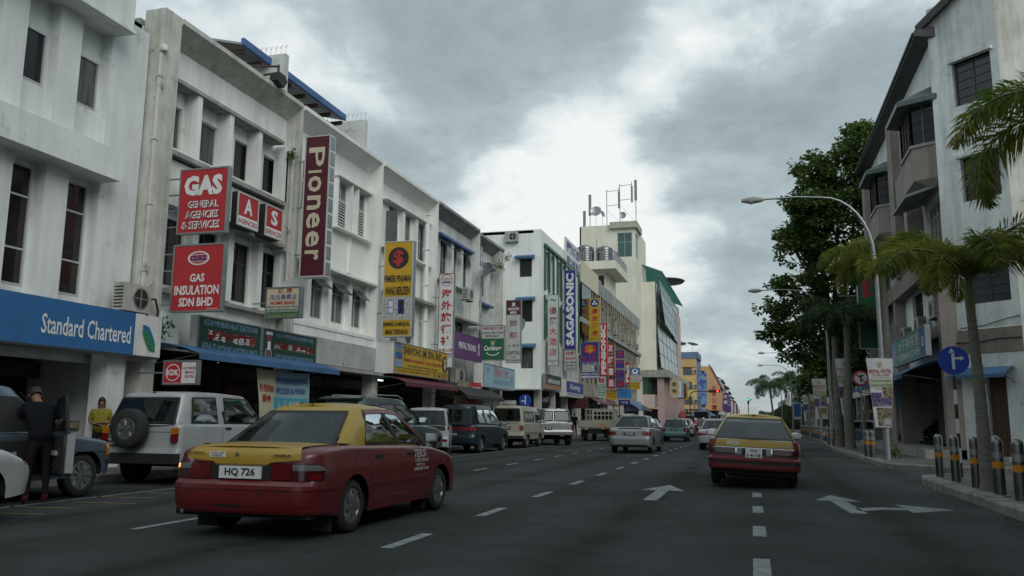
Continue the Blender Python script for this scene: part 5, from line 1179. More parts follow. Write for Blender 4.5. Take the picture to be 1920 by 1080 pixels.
cpane(GY+3.7, 142, 15.2, 22.2, .9, .5, GLASSG, 4, 4); cpane(GY+.4, 150, 8.8, 15.0, .5, .3, GLASSG, 5, 3); cpane(142.2, 156, 15.2, 22.0, .3, .2, GLASSG, 3, 4)
b = MB(FGE); b.box(150.2, 157, -.3, .3, 8.4, 20.5); b.build('pale_pier', mat('pale pink render', (.50, .37, .34), .8, vary=.1), GB)
b = MB(FGE); b.box(157, 159, -.6, -.05, 0, 22.5); b.build('pink_column', mat('pale pink render'), GB)
# green roof louvres
b = MB()
for k in range(26):
    y = GY+1+k*1.45; b.add([(-15.6, y, 24.2), (-11.6, y, 22.6), (-11.6, y+.5, 22.7), (-15.6, y+.5, 24.3), (-15.6, y, 24.0), (-11.6, y, 22.4)], [(0, 1, 2, 3), (0, 4, 5, 1)])
b.tube([(-15.6, GY+1, 24.1), (-15.6, 156, 24.1)], .1, 5); b.tube([(-11.7, GY+1, 22.55), (-11.7, 156, 22.55)], .1, 5)
for k in range(6): b.tube([(-15, GY+2+k*7, 20.4), (-15, GY+2+k*7, 24.1)], .1, 5)
b.build('roof_louvres', TEAL, GB)
b = MB(); b.lathe([(0, 24.4), (3.2, 24.7), (3.6, 25.1), (3.2, 25.3), (0, 25.5)], (-14.4, 152, 1.6), 2, 28); b.build('round_roof_canopy', PLAST, GB, True)
b = MB(FGE)
b.box(GY+.0, 158, -.3, .3, 3.3, 4.9); b.build('pink_band', mat('light pink render', (.58, .45, .44), .75, vary=.1, streak=.2), GB)
for k in range(9):
    b = MB(FGE); u = GY+4.5*k; b.box(u-.3, u+.3, .86 if False else .0, .92, 0, 7.4); b.build('pink_column', PINK, GB)
b = MB(FGS); b.box(-17.5, GX-.35, -.8, .2, 3.2, 5.0); b.build('pink_band', mat('light pink render'), GB)
b = MB(FGS); b.box(-16.8, -13.4, -.8, .1, 5.0, 7.4); b.build('green_glazing', mat('dark green glass'), GB)
b = MB(FGE); b.box(GY, 158, -1, -.8, 5.0, 7.4); b.box(GY, 158, -2, -1.9, 0, 3.2); b.build('dark_glazing', DARKIN, GB)
b = MB(FGE); b.box(140, 150, 1.27, 1.31, .6, 3.1); b.build('shop_poster', RED, GB)
for k, (m, s) in enumerate(((GOLD, '金'), (WHITEP, '樂'), (TXLB, 'ok'), (DKRED, '龍'), (YEL, '門'))):
    hang('hanging_banner', ('gold', 'white', 'pale blue', 'maroon', 'yellow')[k]+' vertical banner hanging from the podium of the glass building', GY+4+k*4.5, -11.2, -9.9, 4.9, 7.3, .1, m, 0, texts=[(s, .2, .15, .8, .45, TXB if k != 3 else TXW, .03), (s, .2, .55, .8, .85, TXB if k != 3 else TXW, .03)])
# aerials on the tower
def aerial(label, x, y, z0, z1, kind):
    t = thing('aerial', label, 'aerial', (x, y, z0)); b = MB(); b.tube([(x, y, z0), (x, y, z1)], .06, 5)
    if kind == 'frame':
        b.tube([(x, y, z1-.3), (x+1.7, y, z1-.2)], .04, 4); b.tube([(x, y, z1-2.4), (x+1.7, y, z1-2.3)], .04, 4); b.tube([(x+1.7, y, z1+.2), (x+1.7, y, z1-2.6)], .05, 4); b.tube([(x, y, z1-3), (x+2.6, y+1, z0)], .02, 3)
    b.build('mast', METAL, t)
    b = MB()
    if kind == 'frame': b.box(x+1.6, x+1.85, y-.1, y+.1, z1-2.8, z1-.4)
    else: b.box(x-.18, x+.18, y-.12, y+.12, z1-3.0, z1)
    b.build('panel_antenna', mat('antenna grey', (.22, .22, .22), .6), t)
aerial('thick slanting panel aerial at the left of the tower roof', -21.0, 113, 28.1, 33.0, 'panel')
aerial('short panel aerial at the left edge of the tower roof', -21.9, 113.5, 28.1, 30.8, 'panel')
aerial('H shaped frame aerial in the middle of the tower roof', -18.6, 113, 28.1, 33.6, 'frame')
aerial('second H shaped frame aerial right of the middle of the tower roof', -16.9, 114, 28.5, 34.6, 'frame')
aerial('tall single panel aerial at the right edge of the tower roof', -14.9, 116, 28.0, 35.6, 'panel')
dish('round drum dish among the tower aerials', (-20.1, 112.8, 30.4), .8, R(70), R(0), METAL, 2.2)
dish('small dish on the tower roof between the masts', (-19.2, 112.8, 30.0), .45, R(75), R(60), METAL, 1.8)
dish('small round dish low at the right mast of the tower', (-16.3, 112.6, 29.6), .5, R(80), R(0), METAL, 1.4)
t = thing('aerial', 'television aerial on a mast above the long block', 'aerial', (-17.4, 98, 14.2)); b = MB(); b.tube([(-17.4, 98, 14.2), (-17.4, 98, 23.2)], .06, 5)
b.tube([(-18.6, 98, 21.2), (-15.2, 98, 21.6)], .035, 4); b.tube([(-18.2, 98, 22.0), (-16.2, 98, 22.2)], .035, 4); b.build('mast', METAL, t)
# yellow and orange blocks
Yb = thing('hotel', 'yellow hotel block with a blue parapet and three grey windows facing the road', 'building', (-13, 190, 0))
FY = fy(188.0)
yh = [(-14.3+dx, -12.4+dx, z, z+1.75) for z in (5.0, 8.3, 11.6-.15) for dx in (0, -3.6, -7.2)]
wall(Yb, FY, -26, -11.3, 4.0, 13.3, yh, YELLOWB, deep=.2)
for a, c, e, g_ in yh: window(Yb, FY, a, c, e, g_, -.15, 3, fm=METAL, gm=GLASSM)
b = MB(FY); b.box(-26, -11.3, -.3, .25, 13.3, 15.2-.0); b.build('yellow_parapet', YELLOWB, Yb)
b = MB(FY); b.box(-26, -10.9, -12, .4, 15.2, 16.6); b.build('blue_parapet', BLUEB, Yb)
FYE = fx(-11.3); wall(Yb, FYE, 188, 205, 4.0, 15.2, [(190+3.4*k, 191.6+3.4*k, z, z+1.7) for k in range(4) for z in (5, 8.3, 11.5)], BLUEB, deep=.2)
b = MB(fy(187.9)); b.box(-11.0, -9.2, 0, .2, 5.0, 12.0); b.build('blue_banner', mat('banner blue', (.03, .08, .3), .5, two=(.2, .3, .42), vscale=1.5), Yb)
b = MB(FY); put_text(b, 'IN', -18.2, -14.9, 13.7, 14.9, .3, .06); b.build('lettering', TXR, Yb)
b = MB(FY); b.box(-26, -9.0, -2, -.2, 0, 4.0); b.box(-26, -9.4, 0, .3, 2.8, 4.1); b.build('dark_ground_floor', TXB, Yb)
b = MB(FY); put_text(b, 'Ivory Town', -15.8, -11.2, 3.2, 3.9, .34, .03); put_text(b, 'Seafood', -14.2, -11.6, 2.6, 3.05, .34, .0); b.build('lettering', GOLD, Yb)
for k, z in enumerate((5.6, 8.9, 12.1)): aircon(FY, -12.15, z-.2, .05, ('lowest', 'middle', 'highest')[k]+' air conditioner unit on the yellow hotel wall', .85, .8, group='air conditioners on the yellow hotel')
dish('open white dish on the yellow hotel roof, left of two', (-14.6, 190, 18.4), 1.1, R(-15), 0, METAL, 1.9)
dish('dark mesh dish on the yellow hotel roof, right of two', (-12.2, 190, 18.3), 1.3, R(20), R(40), PLAST, 1.9)
Ob = thing('hotel', 'orange hotel block with a slanting roof edge and vertical Chinese lettering', 'building', (-10, 216, 0))
FO = fy(215.0)
b = MB(FO); b.prism([(-26, 4.2), (-8.0, 4.2), (-7.3, 9.9), (-9.9, 15.2), (-26, 15.2)], 1, -26, -.01) ; b.build('end_wall', ORANGEB, Ob)
for z in (5.0, 8.6, 12.0): window(Ob, FO, -13.0, -11.0, z, z+2.0, .01, 2, fm=DKRED, gm=DARKIN)
b = MB(FO)
for i, c in enumerate('大金酒店'): put_text(b, c, -9.4, -8.2, 10.4-i*1.6-1.2, 10.4-i*1.6, .06, .02)
put_text(b, 'Fata', -9.5, -8.2, 5.0, 5.5, .06, .02); put_text(b, 'Inn', -9.3, -8.4, 4.4, 4.85, .06, .02); b.build('lettering', TXR, Ob)
b = MB(FO); b.box(-26, -8.1, -8, -1, 0, 4.2); b.build('dark_ground_floor', DARKIN, Ob)
b = MB(); b.prism([(-9.9, 15.3), (-7.2, 9.9), (-6.9, 9.7), (-9.9, 15.9)], 1, 215.2, 241); b.build('tiled_roof_slope', mat('brown red roof tiles', (.13, .06, .05), .8, vary=.3), Ob)
mm = [WALL_D, BEIGEB, WALL, GREYB, WALL_C, PINKISH]; rnd = random.Random(21)
y = 243; k = 0
labs = ['pale', 'beige', 'white', 'grey', 'bright white', 'brown']
while y < 470:
    ln = rnd.uniform(22, 34); z = rnd.uniform(11.5, 14.5)
    t, fr = plainblock('shophouse', '%s far shophouse row beyond the orange hotel, %s along the street' % (labs[k % 6], ('first', 'second', 'third', 'fourth', 'fifth', 'sixth', 'seventh', 'eighth', 'ninth', 'tenth')[k]), -26, -8.0-.0*k, y, y+ln, z, mm[k % 6], (5, 8.4), 1, (1.4, 1.6, 3.4), far=True)
    b = MB(fr); b.prism([(-3, z), (.6, z-.4), (.6, z-.6), (-3, z-.2)], 0, y, y+ln); b.prism([(-3, z+1.6), (0, z), (-3, z)], 0, y, y+ln); b.build('roof', mat('brown red roof tiles') if k % 2 else mat('dark roof tiles'), t)
    hang('hanging_sign', '%s hanging sign on the %s far shophouse row' % (('purple', 'blue', 'white', 'red', 'white', 'maroon', 'green', 'cream', 'red', 'blue')[k], ('first', 'second', 'third', 'fourth', 'fifth', 'sixth', 'seventh', 'eighth', 'ninth', 'tenth')[k]), y+3, -7.9, -6.1, 4.3, 9.6-.5*(k % 3), .3, (PURP, NAVY, WHITED, RED, WHITED, DKRED, GRN, CREAMS, RED, NAVY)[k], 0, texts=[('大', .2, .1, .8, .3, TXW, .02), ('店', .2, .4, .8, .6, TXW, .02)])
    y += ln+.3; k += 1
plainblock('shophouse', 'low white building closing the street at the far end', -9, 4, 520, 540, 11, WALL_C, (4, 7.4), 1, (2, 1.6, 3.4), far=True)
y = 140; k = 0
while y < 330:
    ln = rnd.uniform(26, 38)
    plainblock('shophouse', 'distant shophouse row on the right side, %s beyond the green front' % ('first', 'second', 'third', 'fourth', 'fifth', 'sixth', 'seventh')[k], 9.5, 26, y, y+ln, rnd.uniform(8, 9.5), mm[(k+2) % 6], (4, 6.6), -1, (1.6, 1.3, 3.8), far=True)
    y += ln+4; k += 1
# far wooded ridge closing the view
def treeline(label, x0, x1, y, h, n, seed):
    rnd = random.Random(seed); b = MB()
    for i in range(n):
        x = rnd.uniform(x0, x1); z = rnd.uniform(0, 1)**.7*h*(.75+.25*math.sin(x*.05+seed)); yy = y+rnd.uniform(-12, 12); s = rnd.uniform(.8, 2.2)
        a = rnd.uniform(0, 6.28); c_, s_ = math.cos(a)*s, math.sin(a)*s
        b.add([(x-c_, yy-s_*.3, z), (x, yy, z-s*.5), (x+c_, yy+s_*.3, z+.2), (x, yy, z+s*.7)], [(0, 1, 2, 3)])
    return tag(b.build('distant_trees', mat('distant foliage', (.03, .055, .025), .8, two=(.05, .08, .035), vscale=.3)), label, 'trees', kind='stuff')
treeline('dark line of trees closing the view at the end of the street', -60, 80, 560, 11, 9000, 3)
treeline('low mass of trees on the right beyond the lamps', 5.5, 9, 170, 6, 1500, 5)

# street continued behind the camera: unseen rows added to shade its lower parts
plainblock('shophouse', 'unseen shophouse row added on the right side behind the camera', 8.2, 22, -62, 17.5, 13.5, WALL_R, (4.6, 8.0), -1, (1.5, 1.5, 2.8), roofm=mat('dark roof tiles'))
plainblock('shophouse', 'unseen shophouse row added on the left side behind the camera', -26, -14.0, -62, 1.9, 11.0, WALL, (4.6, 8.0), 1, (1.2, 1.5, 2.6))
# ================================================================ VEHICLES
def tinted(name, c, rough=.03):
    m = mat(name, c, rough); t = m.node_tree; o = t.nodes['Material Output']
    tr = t.nodes.new('ShaderNodeBsdfTransparent'); tr.inputs[0].default_value = tuple(c)+(1,)
    gl = t.nodes.new('ShaderNodeBsdfGlossy'); gl.inputs['Roughness'].default_value = rough; gl.inputs[0].default_value = (.9, .95, 1, 1)
    fr = t.nodes.new('ShaderNodeFresnel'); fr.inputs[0].default_value = 1.5; mx = t.nodes.new('ShaderNodeMixShader')
    t.links.new(fr.outputs[0], mx.inputs[0]); t.links.new(tr.outputs[0], mx.inputs[1]); t.links.new(gl.outputs[0], mx.inputs[2]); t.links.new(mx.outputs[0], o.inputs[0]); return m
CG = tinted('car window glass', (.34, .40, .41)); CGC = tinted('door window glass', (.3, .35, .36))
CGB = mat('opaque dark glass', (.008, .011, .014), .05, spec=.3); INTERIOR = mat('car interior fabric', (.03, .03, .032), .9)
SEAL = mat('window rubber', (.012, .012, .012), .6)
LENSR = mat('red lamp lens', (.15, .006, .008), .15, coat=.5); LENSD = mat('dark lamp lens', (.05, .008, .01), .15, coat=.5)
LENSA = mat('amber lamp lens', (.45, .14, .01), .15, coat=.5); LENSC = mat('clear lamp lens', (.14, .14, .14), .12, coat=.5)
LIT = mat('lit amber lamp', (1.0, .45, .10), .3, emit=1.6); LITR = mat('lit red lamp', (1.0, .05, .03), .3, emit=1.2)
CHROME = mat('chrome', (.6, .6, .6), .12, 1.0); ALLOY = mat('wheel cover silver', (.34, .35, .35), .35, .8, vary=.2, local=True)
PLATEW = mat('white number plate', (.66, .68, .68), .45); UNDER = mat('car underside', (.012, .012, .012), .9)
def paint(name, c, metal=0.0, rough=.35): return mat(name, c, rough, metal, vary=.16, vscale=1.8, coat=.35, local=True)
def interp(tab, x):
    if x <= tab[0][0]: return tab[0][1]
    for (a, p), (b, q) in zip(tab[:-1], tab[1:]):
        if x <= b:
            t = (x-a)/(b-a); return p+(q-p)*t
    return tab[-1][1]
def smooth_tab(tab, n=60):
    a, b = tab[0][0], tab[-1][0]; xs = [a+(b-a)*i/n for i in range(n+1)]; w = (b-a)*.018
    return [(x, (interp(tab, x-w)+interp(tab, x-w/2)+interp(tab, x)+interp(tab, x+w/2)+interp(tab, x+w))/5) for x in xs]
_wheels = {}
def wheel_meshes(Rw, wd, style):
    k = (Rw, wd, style)
    if k in _wheels: return _wheels[k]
    t = MB(); h = wd/2; ri = Rw*(.66 if style != 'offroad' else .55)
    t.lathe([(ri, -h+.01), (ri+.01, -h), (Rw-.035, -h), (Rw-.008, -h+.022), (Rw, -h+.04), (Rw, h-.04), (Rw-.008, h-.022), (Rw-.035, h), (ri+.01, h), (ri, h-.01)], (0, 0, 0), 0, 40)
    tm = setmesh('wheel', t.v, t.f, RUBBER, None, True, 40)
    c = MB(); o = h-.012   # outer face at +x
    c.lathe([(ri+.003, -.02), (ri+.003, o-.004), (ri-.02, o+.002), (ri-.028, o-.02), (ri*.3, o-.028), (ri*.22, o+.0), (0, o+.004)], (0, 0, 0), 0, 36)
    n = {'star': 6, 'spoke': 5, 'offroad': 6, 'cover': 9}.get(style, 6)
    for i in range(n):
        a = 2*math.pi*i/n; ca, sa = math.cos(a), math.sin(a)
        w0, w1 = (.055, .09) if style == 'star' else ((.03, .035) if style == 'spoke' else (.03, .06))
        w0 *= Rw/.3; w1 *= Rw/.3
        def q(r, s): return (r*ca-s*sa, r*sa+s*ca)
        pts = [q(ri*.15, w0/2), q(ri*.97, w1/2), q(ri*.97, -w1/2), q(ri*.15, -w0/2)]
        c.add([(o+.004, y, z) for y, z in pts]+[(o-.03, y, z) for y, z in pts], [(0, 1, 2, 3), (0, 4, 5, 1), (3, 2, 6, 7), (1, 5, 6, 2)])
    cm = setmesh('hubcap', c.v, c.f, ALLOY, None, True, 30)
    d = MB(); d.lathe([(ri*.95, o-.031), (0, o-.031)], (0, 0, 0), 0, 24); dm = setmesh('wheel_shadow_disc', d.v, d.f, BLACK)
    _wheels[k] = (tm, cm, dm); return _wheels[k]
def add_wheels(root, S):
    tm, cm, dm = wheel_meshes(S['R'], S.get('tw', .175), S.get('wheel', 'cover'))
    tr = S['W']/2 - S.get('tw', .175)/2 - S.get('inset', .035)
    for y in (S['ra'], S['fa']):
        for sx in (1, -1):
            w = link('wheel', tm, root, (sx*tr, y, S['R'])); w.rotation_euler = (0, 0, 0 if sx > 0 else math.pi)
            link('hubcap', cm, w); 
def car(name, label, cat, S, x, y, rz=0.0, group=None, tilt=0.0):
    """body shell from a rounded plan outline whose bottom edge follows the wheel arches; x,y = middle of the rear bumper"""
    root = thing(name, label, cat, (x, y, 0), group); root.rotation_euler = (0, tilt, rz)
    Ln, W = S['L'], S['W']; hw = W/2; top = smooth_tab(S['top']); rcx, rcy = S.get('rc', (.28, .22)); fcx, fcy = S.get('fc', (.40, .45))
    arcR = S['R']+S.get('arch', .055)
    def zbot(yy):
        z = interp(S['bot'], yy)
        for a in (S['ra'], S['fa']):
            q = arcR**2-(yy-a)**2
            if q > 0: z = max(z, S['R']+math.sqrt(q))
        return z
    # half outline from rear centre to front centre
    pts = []
    for i in range(9): pts.append(((hw-rcx)*i/9, 0.0))
    ex = 2.4
    for i in range(13):
        a = math.pi/2*i/12; pts.append((hw-rcx+rcx*math.sin(a)**(2/ex), rcy-rcy*math.cos(a)**(2/ex) if i < 12 else rcy))
    ys = set()
    for a in (S['ra'], S['fa']):
        for k in range(-12, 13): ys.add(round(a+arcR*math.sin(k/12*math.pi/2), 4))
        ys.add(round(a-arcR-.012, 4)); ys.add(round(a+arcR+.012, 4))
    yy = rcy
    while yy < Ln-fcy: yy += .12; ys.add(round(yy, 4))
    side = [v for v in sorted(ys) if rcy+.02 < v < Ln-fcy-.02]
    wt = S.get('plan', [(0, 0), (Ln, 0)])
    pts += [(hw, v) for v in side]
    for i in range(13):
        a = math.pi/2*i/12; pts.append((hw-fcx+fcx*math.cos(a)**(2/ex) if i < 12 else hw-fcx, Ln-fcy+fcy*math.sin(a)**(2/ex)))
    for i in range(1, 7): pts.append(((hw-fcx)*(1-i/6), Ln))
    arc = [0.0]
    for p, q in zip(pts[:-1], pts[1:]): arc.append(arc[-1]+math.hypot(q[0]-p[0], q[1]-p[1]))
    rp, fp, sp = S['rearp'], S['frontp'], S['sidep']; rnd_ = S.get('edge', .05)
    def surf(px, py, z):
        zt = interp(top, py); k = max(0, min(1, 1-(zt-z)/rnd_)); e = rnd_*(1-math.sqrt(max(0, 1-k*k)))
        wr = max(0, min(1, 1-(py-rcy*.3)/.75)); wf = max(0, min(1, 1-(Ln-py-fcy*.3)/.9))
        yv = py+(interp(rp, z)+e*.8)*wr-(interp(fp, z)+e)*wf
        xv = px*(1-(interp(sp, z)+interp(wt, py)+e*.7)/hw)
        return (xv, yv, z)
    def at_s(s):
        s = max(0, min(arc[-1], s))
        for i in range(len(arc)-1):
            if s <= arc[i+1] or i == len(arc)-2:
                t = (s-arc[i])/max(1e-6, arc[i+1]-arc[i]); return (pts[i][0]+(pts[i+1][0]-pts[i][0])*t, pts[i][1]+(pts[i+1][1]-pts[i][1])*t)
    def s_of_y(v):
        best = 0
        for i, p in enumerate(pts):
            if i > 8 and p[1] >= v: 
                q = pts[i-1]; t = (v-q[1])/max(1e-6, p[1]-q[1]); return arc[i-1]+(arc[i]-arc[i-1])*t
        return arc[-1]
    NR = 15
    M_ = MB(); M_.local = True; rows = []
    idxR = []; 
    for sx in (1, -1):
        for i, (px, py) in enumerate(pts):
            zb = zbot(py) if px > hw-.25 else interp(S['bot'], py); zt = interp(top, py)
            if px > hw-.25 and px < hw: zb = max(zb, interp(S['bot'], py))
            for j in range(NR):
                t = j/(NR-1); t = 1-(1-t)**1.35
                p = surf(px, py, zb+(zt-zb)*t); M_.v.append((p[0]*sx, p[1], p[2]))
    n = len(pts)
    def vid(side_, i, j): return (0 if side_ > 0 else n*NR)+i*NR+j
    for sx in (1, -1):
        for i in range(n-1):
            for j in range(NR-1):
                a, b_, c, d = vid(sx, i, j), vid(sx, i+1, j), vid(sx, i+1, j+1), vid(sx, i, j+1)
                M_.f.append((a, b_, c, d) if sx > 0 else (a, d, c, b_)); M_.mi.append(0)
    # deck and bonnet
    K = 8; prev = None; crown = S.get('crown', .03)
    for i in range(9, n-6):
        px, py = pts[i]; base = M_.v[vid(1, i, NR-1)]; row = [vid(-1, i, NR-1)]
        for k in range(1, K):
            f = -1+2*k/K; M_.v.append((base[0]*f, base[1], base[2]+crown*(1-abs(f)**2.5))); row.append(len(M_.v)-1)
        row.append(vid(1, i, NR-1))
        if prev:
            for k in range(K): M_.f.append((prev[k], prev[k+1], row[k+1], row[k])); M_.mi.append(0)
        prev = row
    dpos = S.get('deck_paint')
    body = M_.build('body', S['paint'], root, True, 38)
    def patch(nm, m, s0, s1, z0, z1, off=.006, sides=(1,), parent=None, ns=None, rim=.012, yb=False):
        """raised panel that follows the body; s along the outline from the rear centre; z0/z1 numbers or functions of s"""
        res = None
        for sx in sides:
            b = MB(); b.local = True; ns_ = ns or max(2, int(abs(s1-s0)/.05)); nz = 4
            f0 = z0 if callable(z0) else (lambda s: z0); f1 = z1 if callable(z1) else (lambda s: z1)
            g = []
            for i in range(ns_+1):
                s = s0+(s1-s0)*i/ns_; sg = -1 if s < 0 else 1; col_ = []
                for j in range(nz+1):
                    z = f0(s)+(f1(s)-f0(s))*j/nz; px, py = at_s(abs(s)); p = surf(px, py, z)
                    px2, py2 = at_s(abs(s)+.01); p2 = surf(px2, py2, z); tx, ty = p2[0]-p[0], p2[1]-p[1]; l = math.hypot(tx, ty) or 1
                    nx_, ny_ = ty/l, -tx/l
                    col_.append((((p[0]+nx_*off)*sg*sx, p[1]+ny_*off, p[2]), ((p[0]-nx_*rim)*sg*sx, p[1]-ny_*rim, p[2])))
                g.append(col_)
            vs = [v[0] for c_ in g for v in c_]; base = len(vs); vs += [v[1] for c_ in g for v in c_]; w_ = nz+1; fs = []
            for i in range(ns_):
                for j in range(nz): fs.append((i*w_+j, (i+1)*w_+j, (i+1)*w_+j+1, i*w_+j+1))
            border = [i*w_ for i in range(ns_+1)]+[ns_*w_+j for j in range(1, nz+1)]+[i*w_+nz for i in range(ns_-1, -1, -1)]+[j for j in range(nz-1, 0, -1)]
            for a, b2 in zip(border, border[1:]+border[:1]): fs.append((a, a+base, b2+base, b2))
            b.add(vs, fs); res = b.build(nm, m, parent or root, True, 30)
        return res
    # greenhouse
    G = S['gh']; yb0, yb1, yt0, yt1 = G['y']; wb, wtp = G['w']; zr = G['zr']; bulge = G.get('bulge', (.06, .12)); gex = G.get('ex', 7.0)
    def zroof(v): return interp(zr, v)
    Ng = 44
    def ringp(th, y0, y1, w, b0, b1):
        c_, s_ = math.cos(th), math.sin(th); e = 2/gex
        x = w*(abs(s_)**e)*(1 if s_ >= 0 else -1); yn = (abs(c_)**e)*(1 if c_ >= 0 else -1)
        yy = (y0+y1)/2+(y1-y0)/2*yn
        f = 1-(x/w)**2
        return x, yy, (b1*f*max(0, yn)**6 - b0*f*max(0, -yn)**6)
    def gpt(th, v, sh=0.0):
        xb, yb, db = ringp(th, yb0, yb1, wb, *bulge); xt, yt, dt = ringp(th, yt0, yt1, wtp, *bulge)
        zb = interp(top, max(.1, min(Ln-.1, yb)))-.015; zt = zroof(yt)
        bow = math.sin(math.pi*v)*G.get('bow', .02)
        x = xb+(xt-xb)*v; x += bow*(1 if x > 0 else -1)*min(1, abs(x)/(wb*.8)); y_ = yb+db+(yt+dt-yb-db)*v
        return (x, y_, zb+(zt-zb)*v)
    ths = []
    for k in range(Ng):
        u = k/Ng*4; q = int(u); f = u-q; f2 = f; ths.append((q+f2)*math.pi/2)
    # denser samples near the corners of the superellipse
    ths = sorted(set([round(a, 5) for a in ths]+[round(c_*math.pi/2+d, 5) % (2*math.pi) for c_ in range(4) for d in (.002, .01, .03, .07, -.002, -.01, -.03, -.07)]))
    ths = sorted(set(ths+[round(c_*math.pi+sg*math.acos(max(-1, min(1, (abs(q)**(gex/2))*(1 if q >= 0 else -1)))), 5) % (2*math.pi) for c_ in (0,) for sg in (1, -1) for q in [i/24 for i in range(-23, 24)]]+[round(math.asin((i/14)**(gex/2)), 5) for i in range(1, 14)]+[round(math.pi-math.asin((i/14)**(gex/2)), 5) for i in range(1, 14)]+[round(2*math.pi-math.asin((i/14)**(gex/2)), 5) for i in range(1, 14)]+[round(math.pi+math.asin((i/14)**(gex/2)), 5) for i in range(1, 14)]))
    Ng = len(ths); V = [0, .05, .1, .17, .25, .35, .45, .55, .65, .74, .81, .87, .92, .96]
    g = MB(); g.local = True
    for v in V:
        for th in ths: g.v.append(gpt(th, v))
    er = G.get('edge', .06)
    for kx, (ins, up) in enumerate(((.0, .0), (.35, .5), (1.0, .85))):   # rolled roof edge
        for th in ths:
            p = gpt(th, 1.0); x_, y_, z_ = p; cx, cy = 0, (yt0+yt1)/2
            sx_ = 1-ins*er/wtp; sy_ = 1-ins*er/((yt1-yt0)/2)
            g.v.append((x_*sx_, cy+(y_-cy)*sy_, zroof(cy+(y_-cy)*sy_)+er*.45*up))
    nr = len(V)+3
    for j in range(nr-1):
        for i in range(Ng): g.f.append((j*Ng+i, j*Ng+(i+1) % Ng, (j+1)*Ng+(i+1) % Ng, (j+1)*Ng+i)); g.mi.append(0)
    last = (nr-1)*Ng
    # roof skin: rows across between mirrored ring points
    half = [i for i in range(Ng) if 0 <= ths[i] <= math.pi+1e-6]; pairs = []
    for i in half:
        m_ = min(range(Ng), key=lambda j: abs(((2*math.pi-ths[i]) % (2*math.pi))-ths[j])); pairs.append((i, m_))
    prev = None; rc_ = G.get('crown', .035)
    for a, c_ in pairs:
        pa, pc = g.v[last+a], g.v[last+c_]; row = [last+a]
        for k in range(1, 6):
            f = 1-2*k/6; g.v.append((pa[0]*f, pa[1], pa[2]+rc_*(1-f*f))); row.append(len(g.v)-1)
        row.append(last+c_)
        if prev and a != c_ or prev:
            for k in range(6): g.f.append((prev[k], prev[k+1], row[k+1], row[k])); g.mi.append(0)
        prev = row
    root['_'] = 0; del root['_']
    NW = (len(V)-1)*Ng; shell = {'v': list(g.v), 'f': list(g.f)}
    roof = g.build('roof', S.get('roofp', S['paint']), root, True, 38)
    def cut(test):
        V_ = shell['v']; keep = []
        for i, f in enumerate(shell['f']):
            if len(f) == 4 and max(f) < len(V)*Ng+Ng:
                c_ = [sum(V_[k][q] for k in f)/4 for q in range(3)]
                if test(*c_): continue
            keep.append(f)
        shell['f'] = keep; me = roof.data; me.clear_geometry(); me.from_pydata(V_, [], keep)
        me.polygons.foreach_set('use_smooth', [True]*len(me.polygons)); me.set_sharp_from_angle(angle=R(38)); me.update()
    # trim below the glass line: dark shelf, seats and head rests
    b = MB(); b.local = True; sh_ = []
    for i in range(9):
        yv = yb0+.10+(yb1-yb0-.2)*i/8; z = interp(top, max(.1, min(Ln-.1, yv)))+S.get('crown', .03)+.012
        sh_ += [(-wb+.035, yv, z-.02), (0, yv, z), (wb-.035, yv, z-.02)]
    b.add(sh_, [(i*3+k, i*3+k+1, i*3+k+4, i*3+k+3) for i in range(8) for k in range(2)]); b.build('interior_trim', INTERIOR, root)
    zb_ = interp(top, (yb0+yb1)/2); zt_ = zroof((yt0+yt1)/2)
    for yv, tilt_ in ((yt0+.12, .0), ((yt0+yt1)/2+.25, .0)):
        if yv > yb1-.7: continue
        for sx in (1, -1):
            b = MB(); b.local = True; cx = sx*wb*.46; w2 = .17; h0 = zb_-.02; h1 = zb_+(zt_-zb_)*.48
            b.prism([(yv, h0), (yv+.14, h0), (yv+.06, h1), (yv-.02, h1)], 0, cx-w2*1.25, cx+w2*1.25); seat = b.build('seat_back', INTERIOR, root)
            b = MB(); b.local = True; b.prism([(yv-.03, h1+.02), (yv+.06, h1+.02), (yv+.04, h1+(zt_-zb_)*.26), (yv-.02, h1+(zt_-zb_)*.26)], 0, cx-w2*.7, cx+w2*.7); b.build('head_rest', INTERIOR, root)
    b = MB(); b.local = True; sr = MB(); sr.local = True; cy = yb1-.75; cz = zb_+.06
    sr.tube([(wb*.46+.17*math.cos(a*math.pi/6), cy+.05*math.sin(a*math.pi/6), cz+.16*math.sin(a*math.pi/6)) for a in range(13)], .013, 5, False); sr.build('steering_wheel', BLACK, root)
    def gx(yv, z, off):
        # side surface of the greenhouse at (y, z)
        zb = interp(top, yv)-.015; zt = zroof(max(yt0, min(yt1, yv))); v = (z-zb)/max(.05, zt-zb); x = wb+(wtp-wb)*v
        return x+math.sin(math.pi*max(0, min(1, v)))*G.get('bow', .02)+off
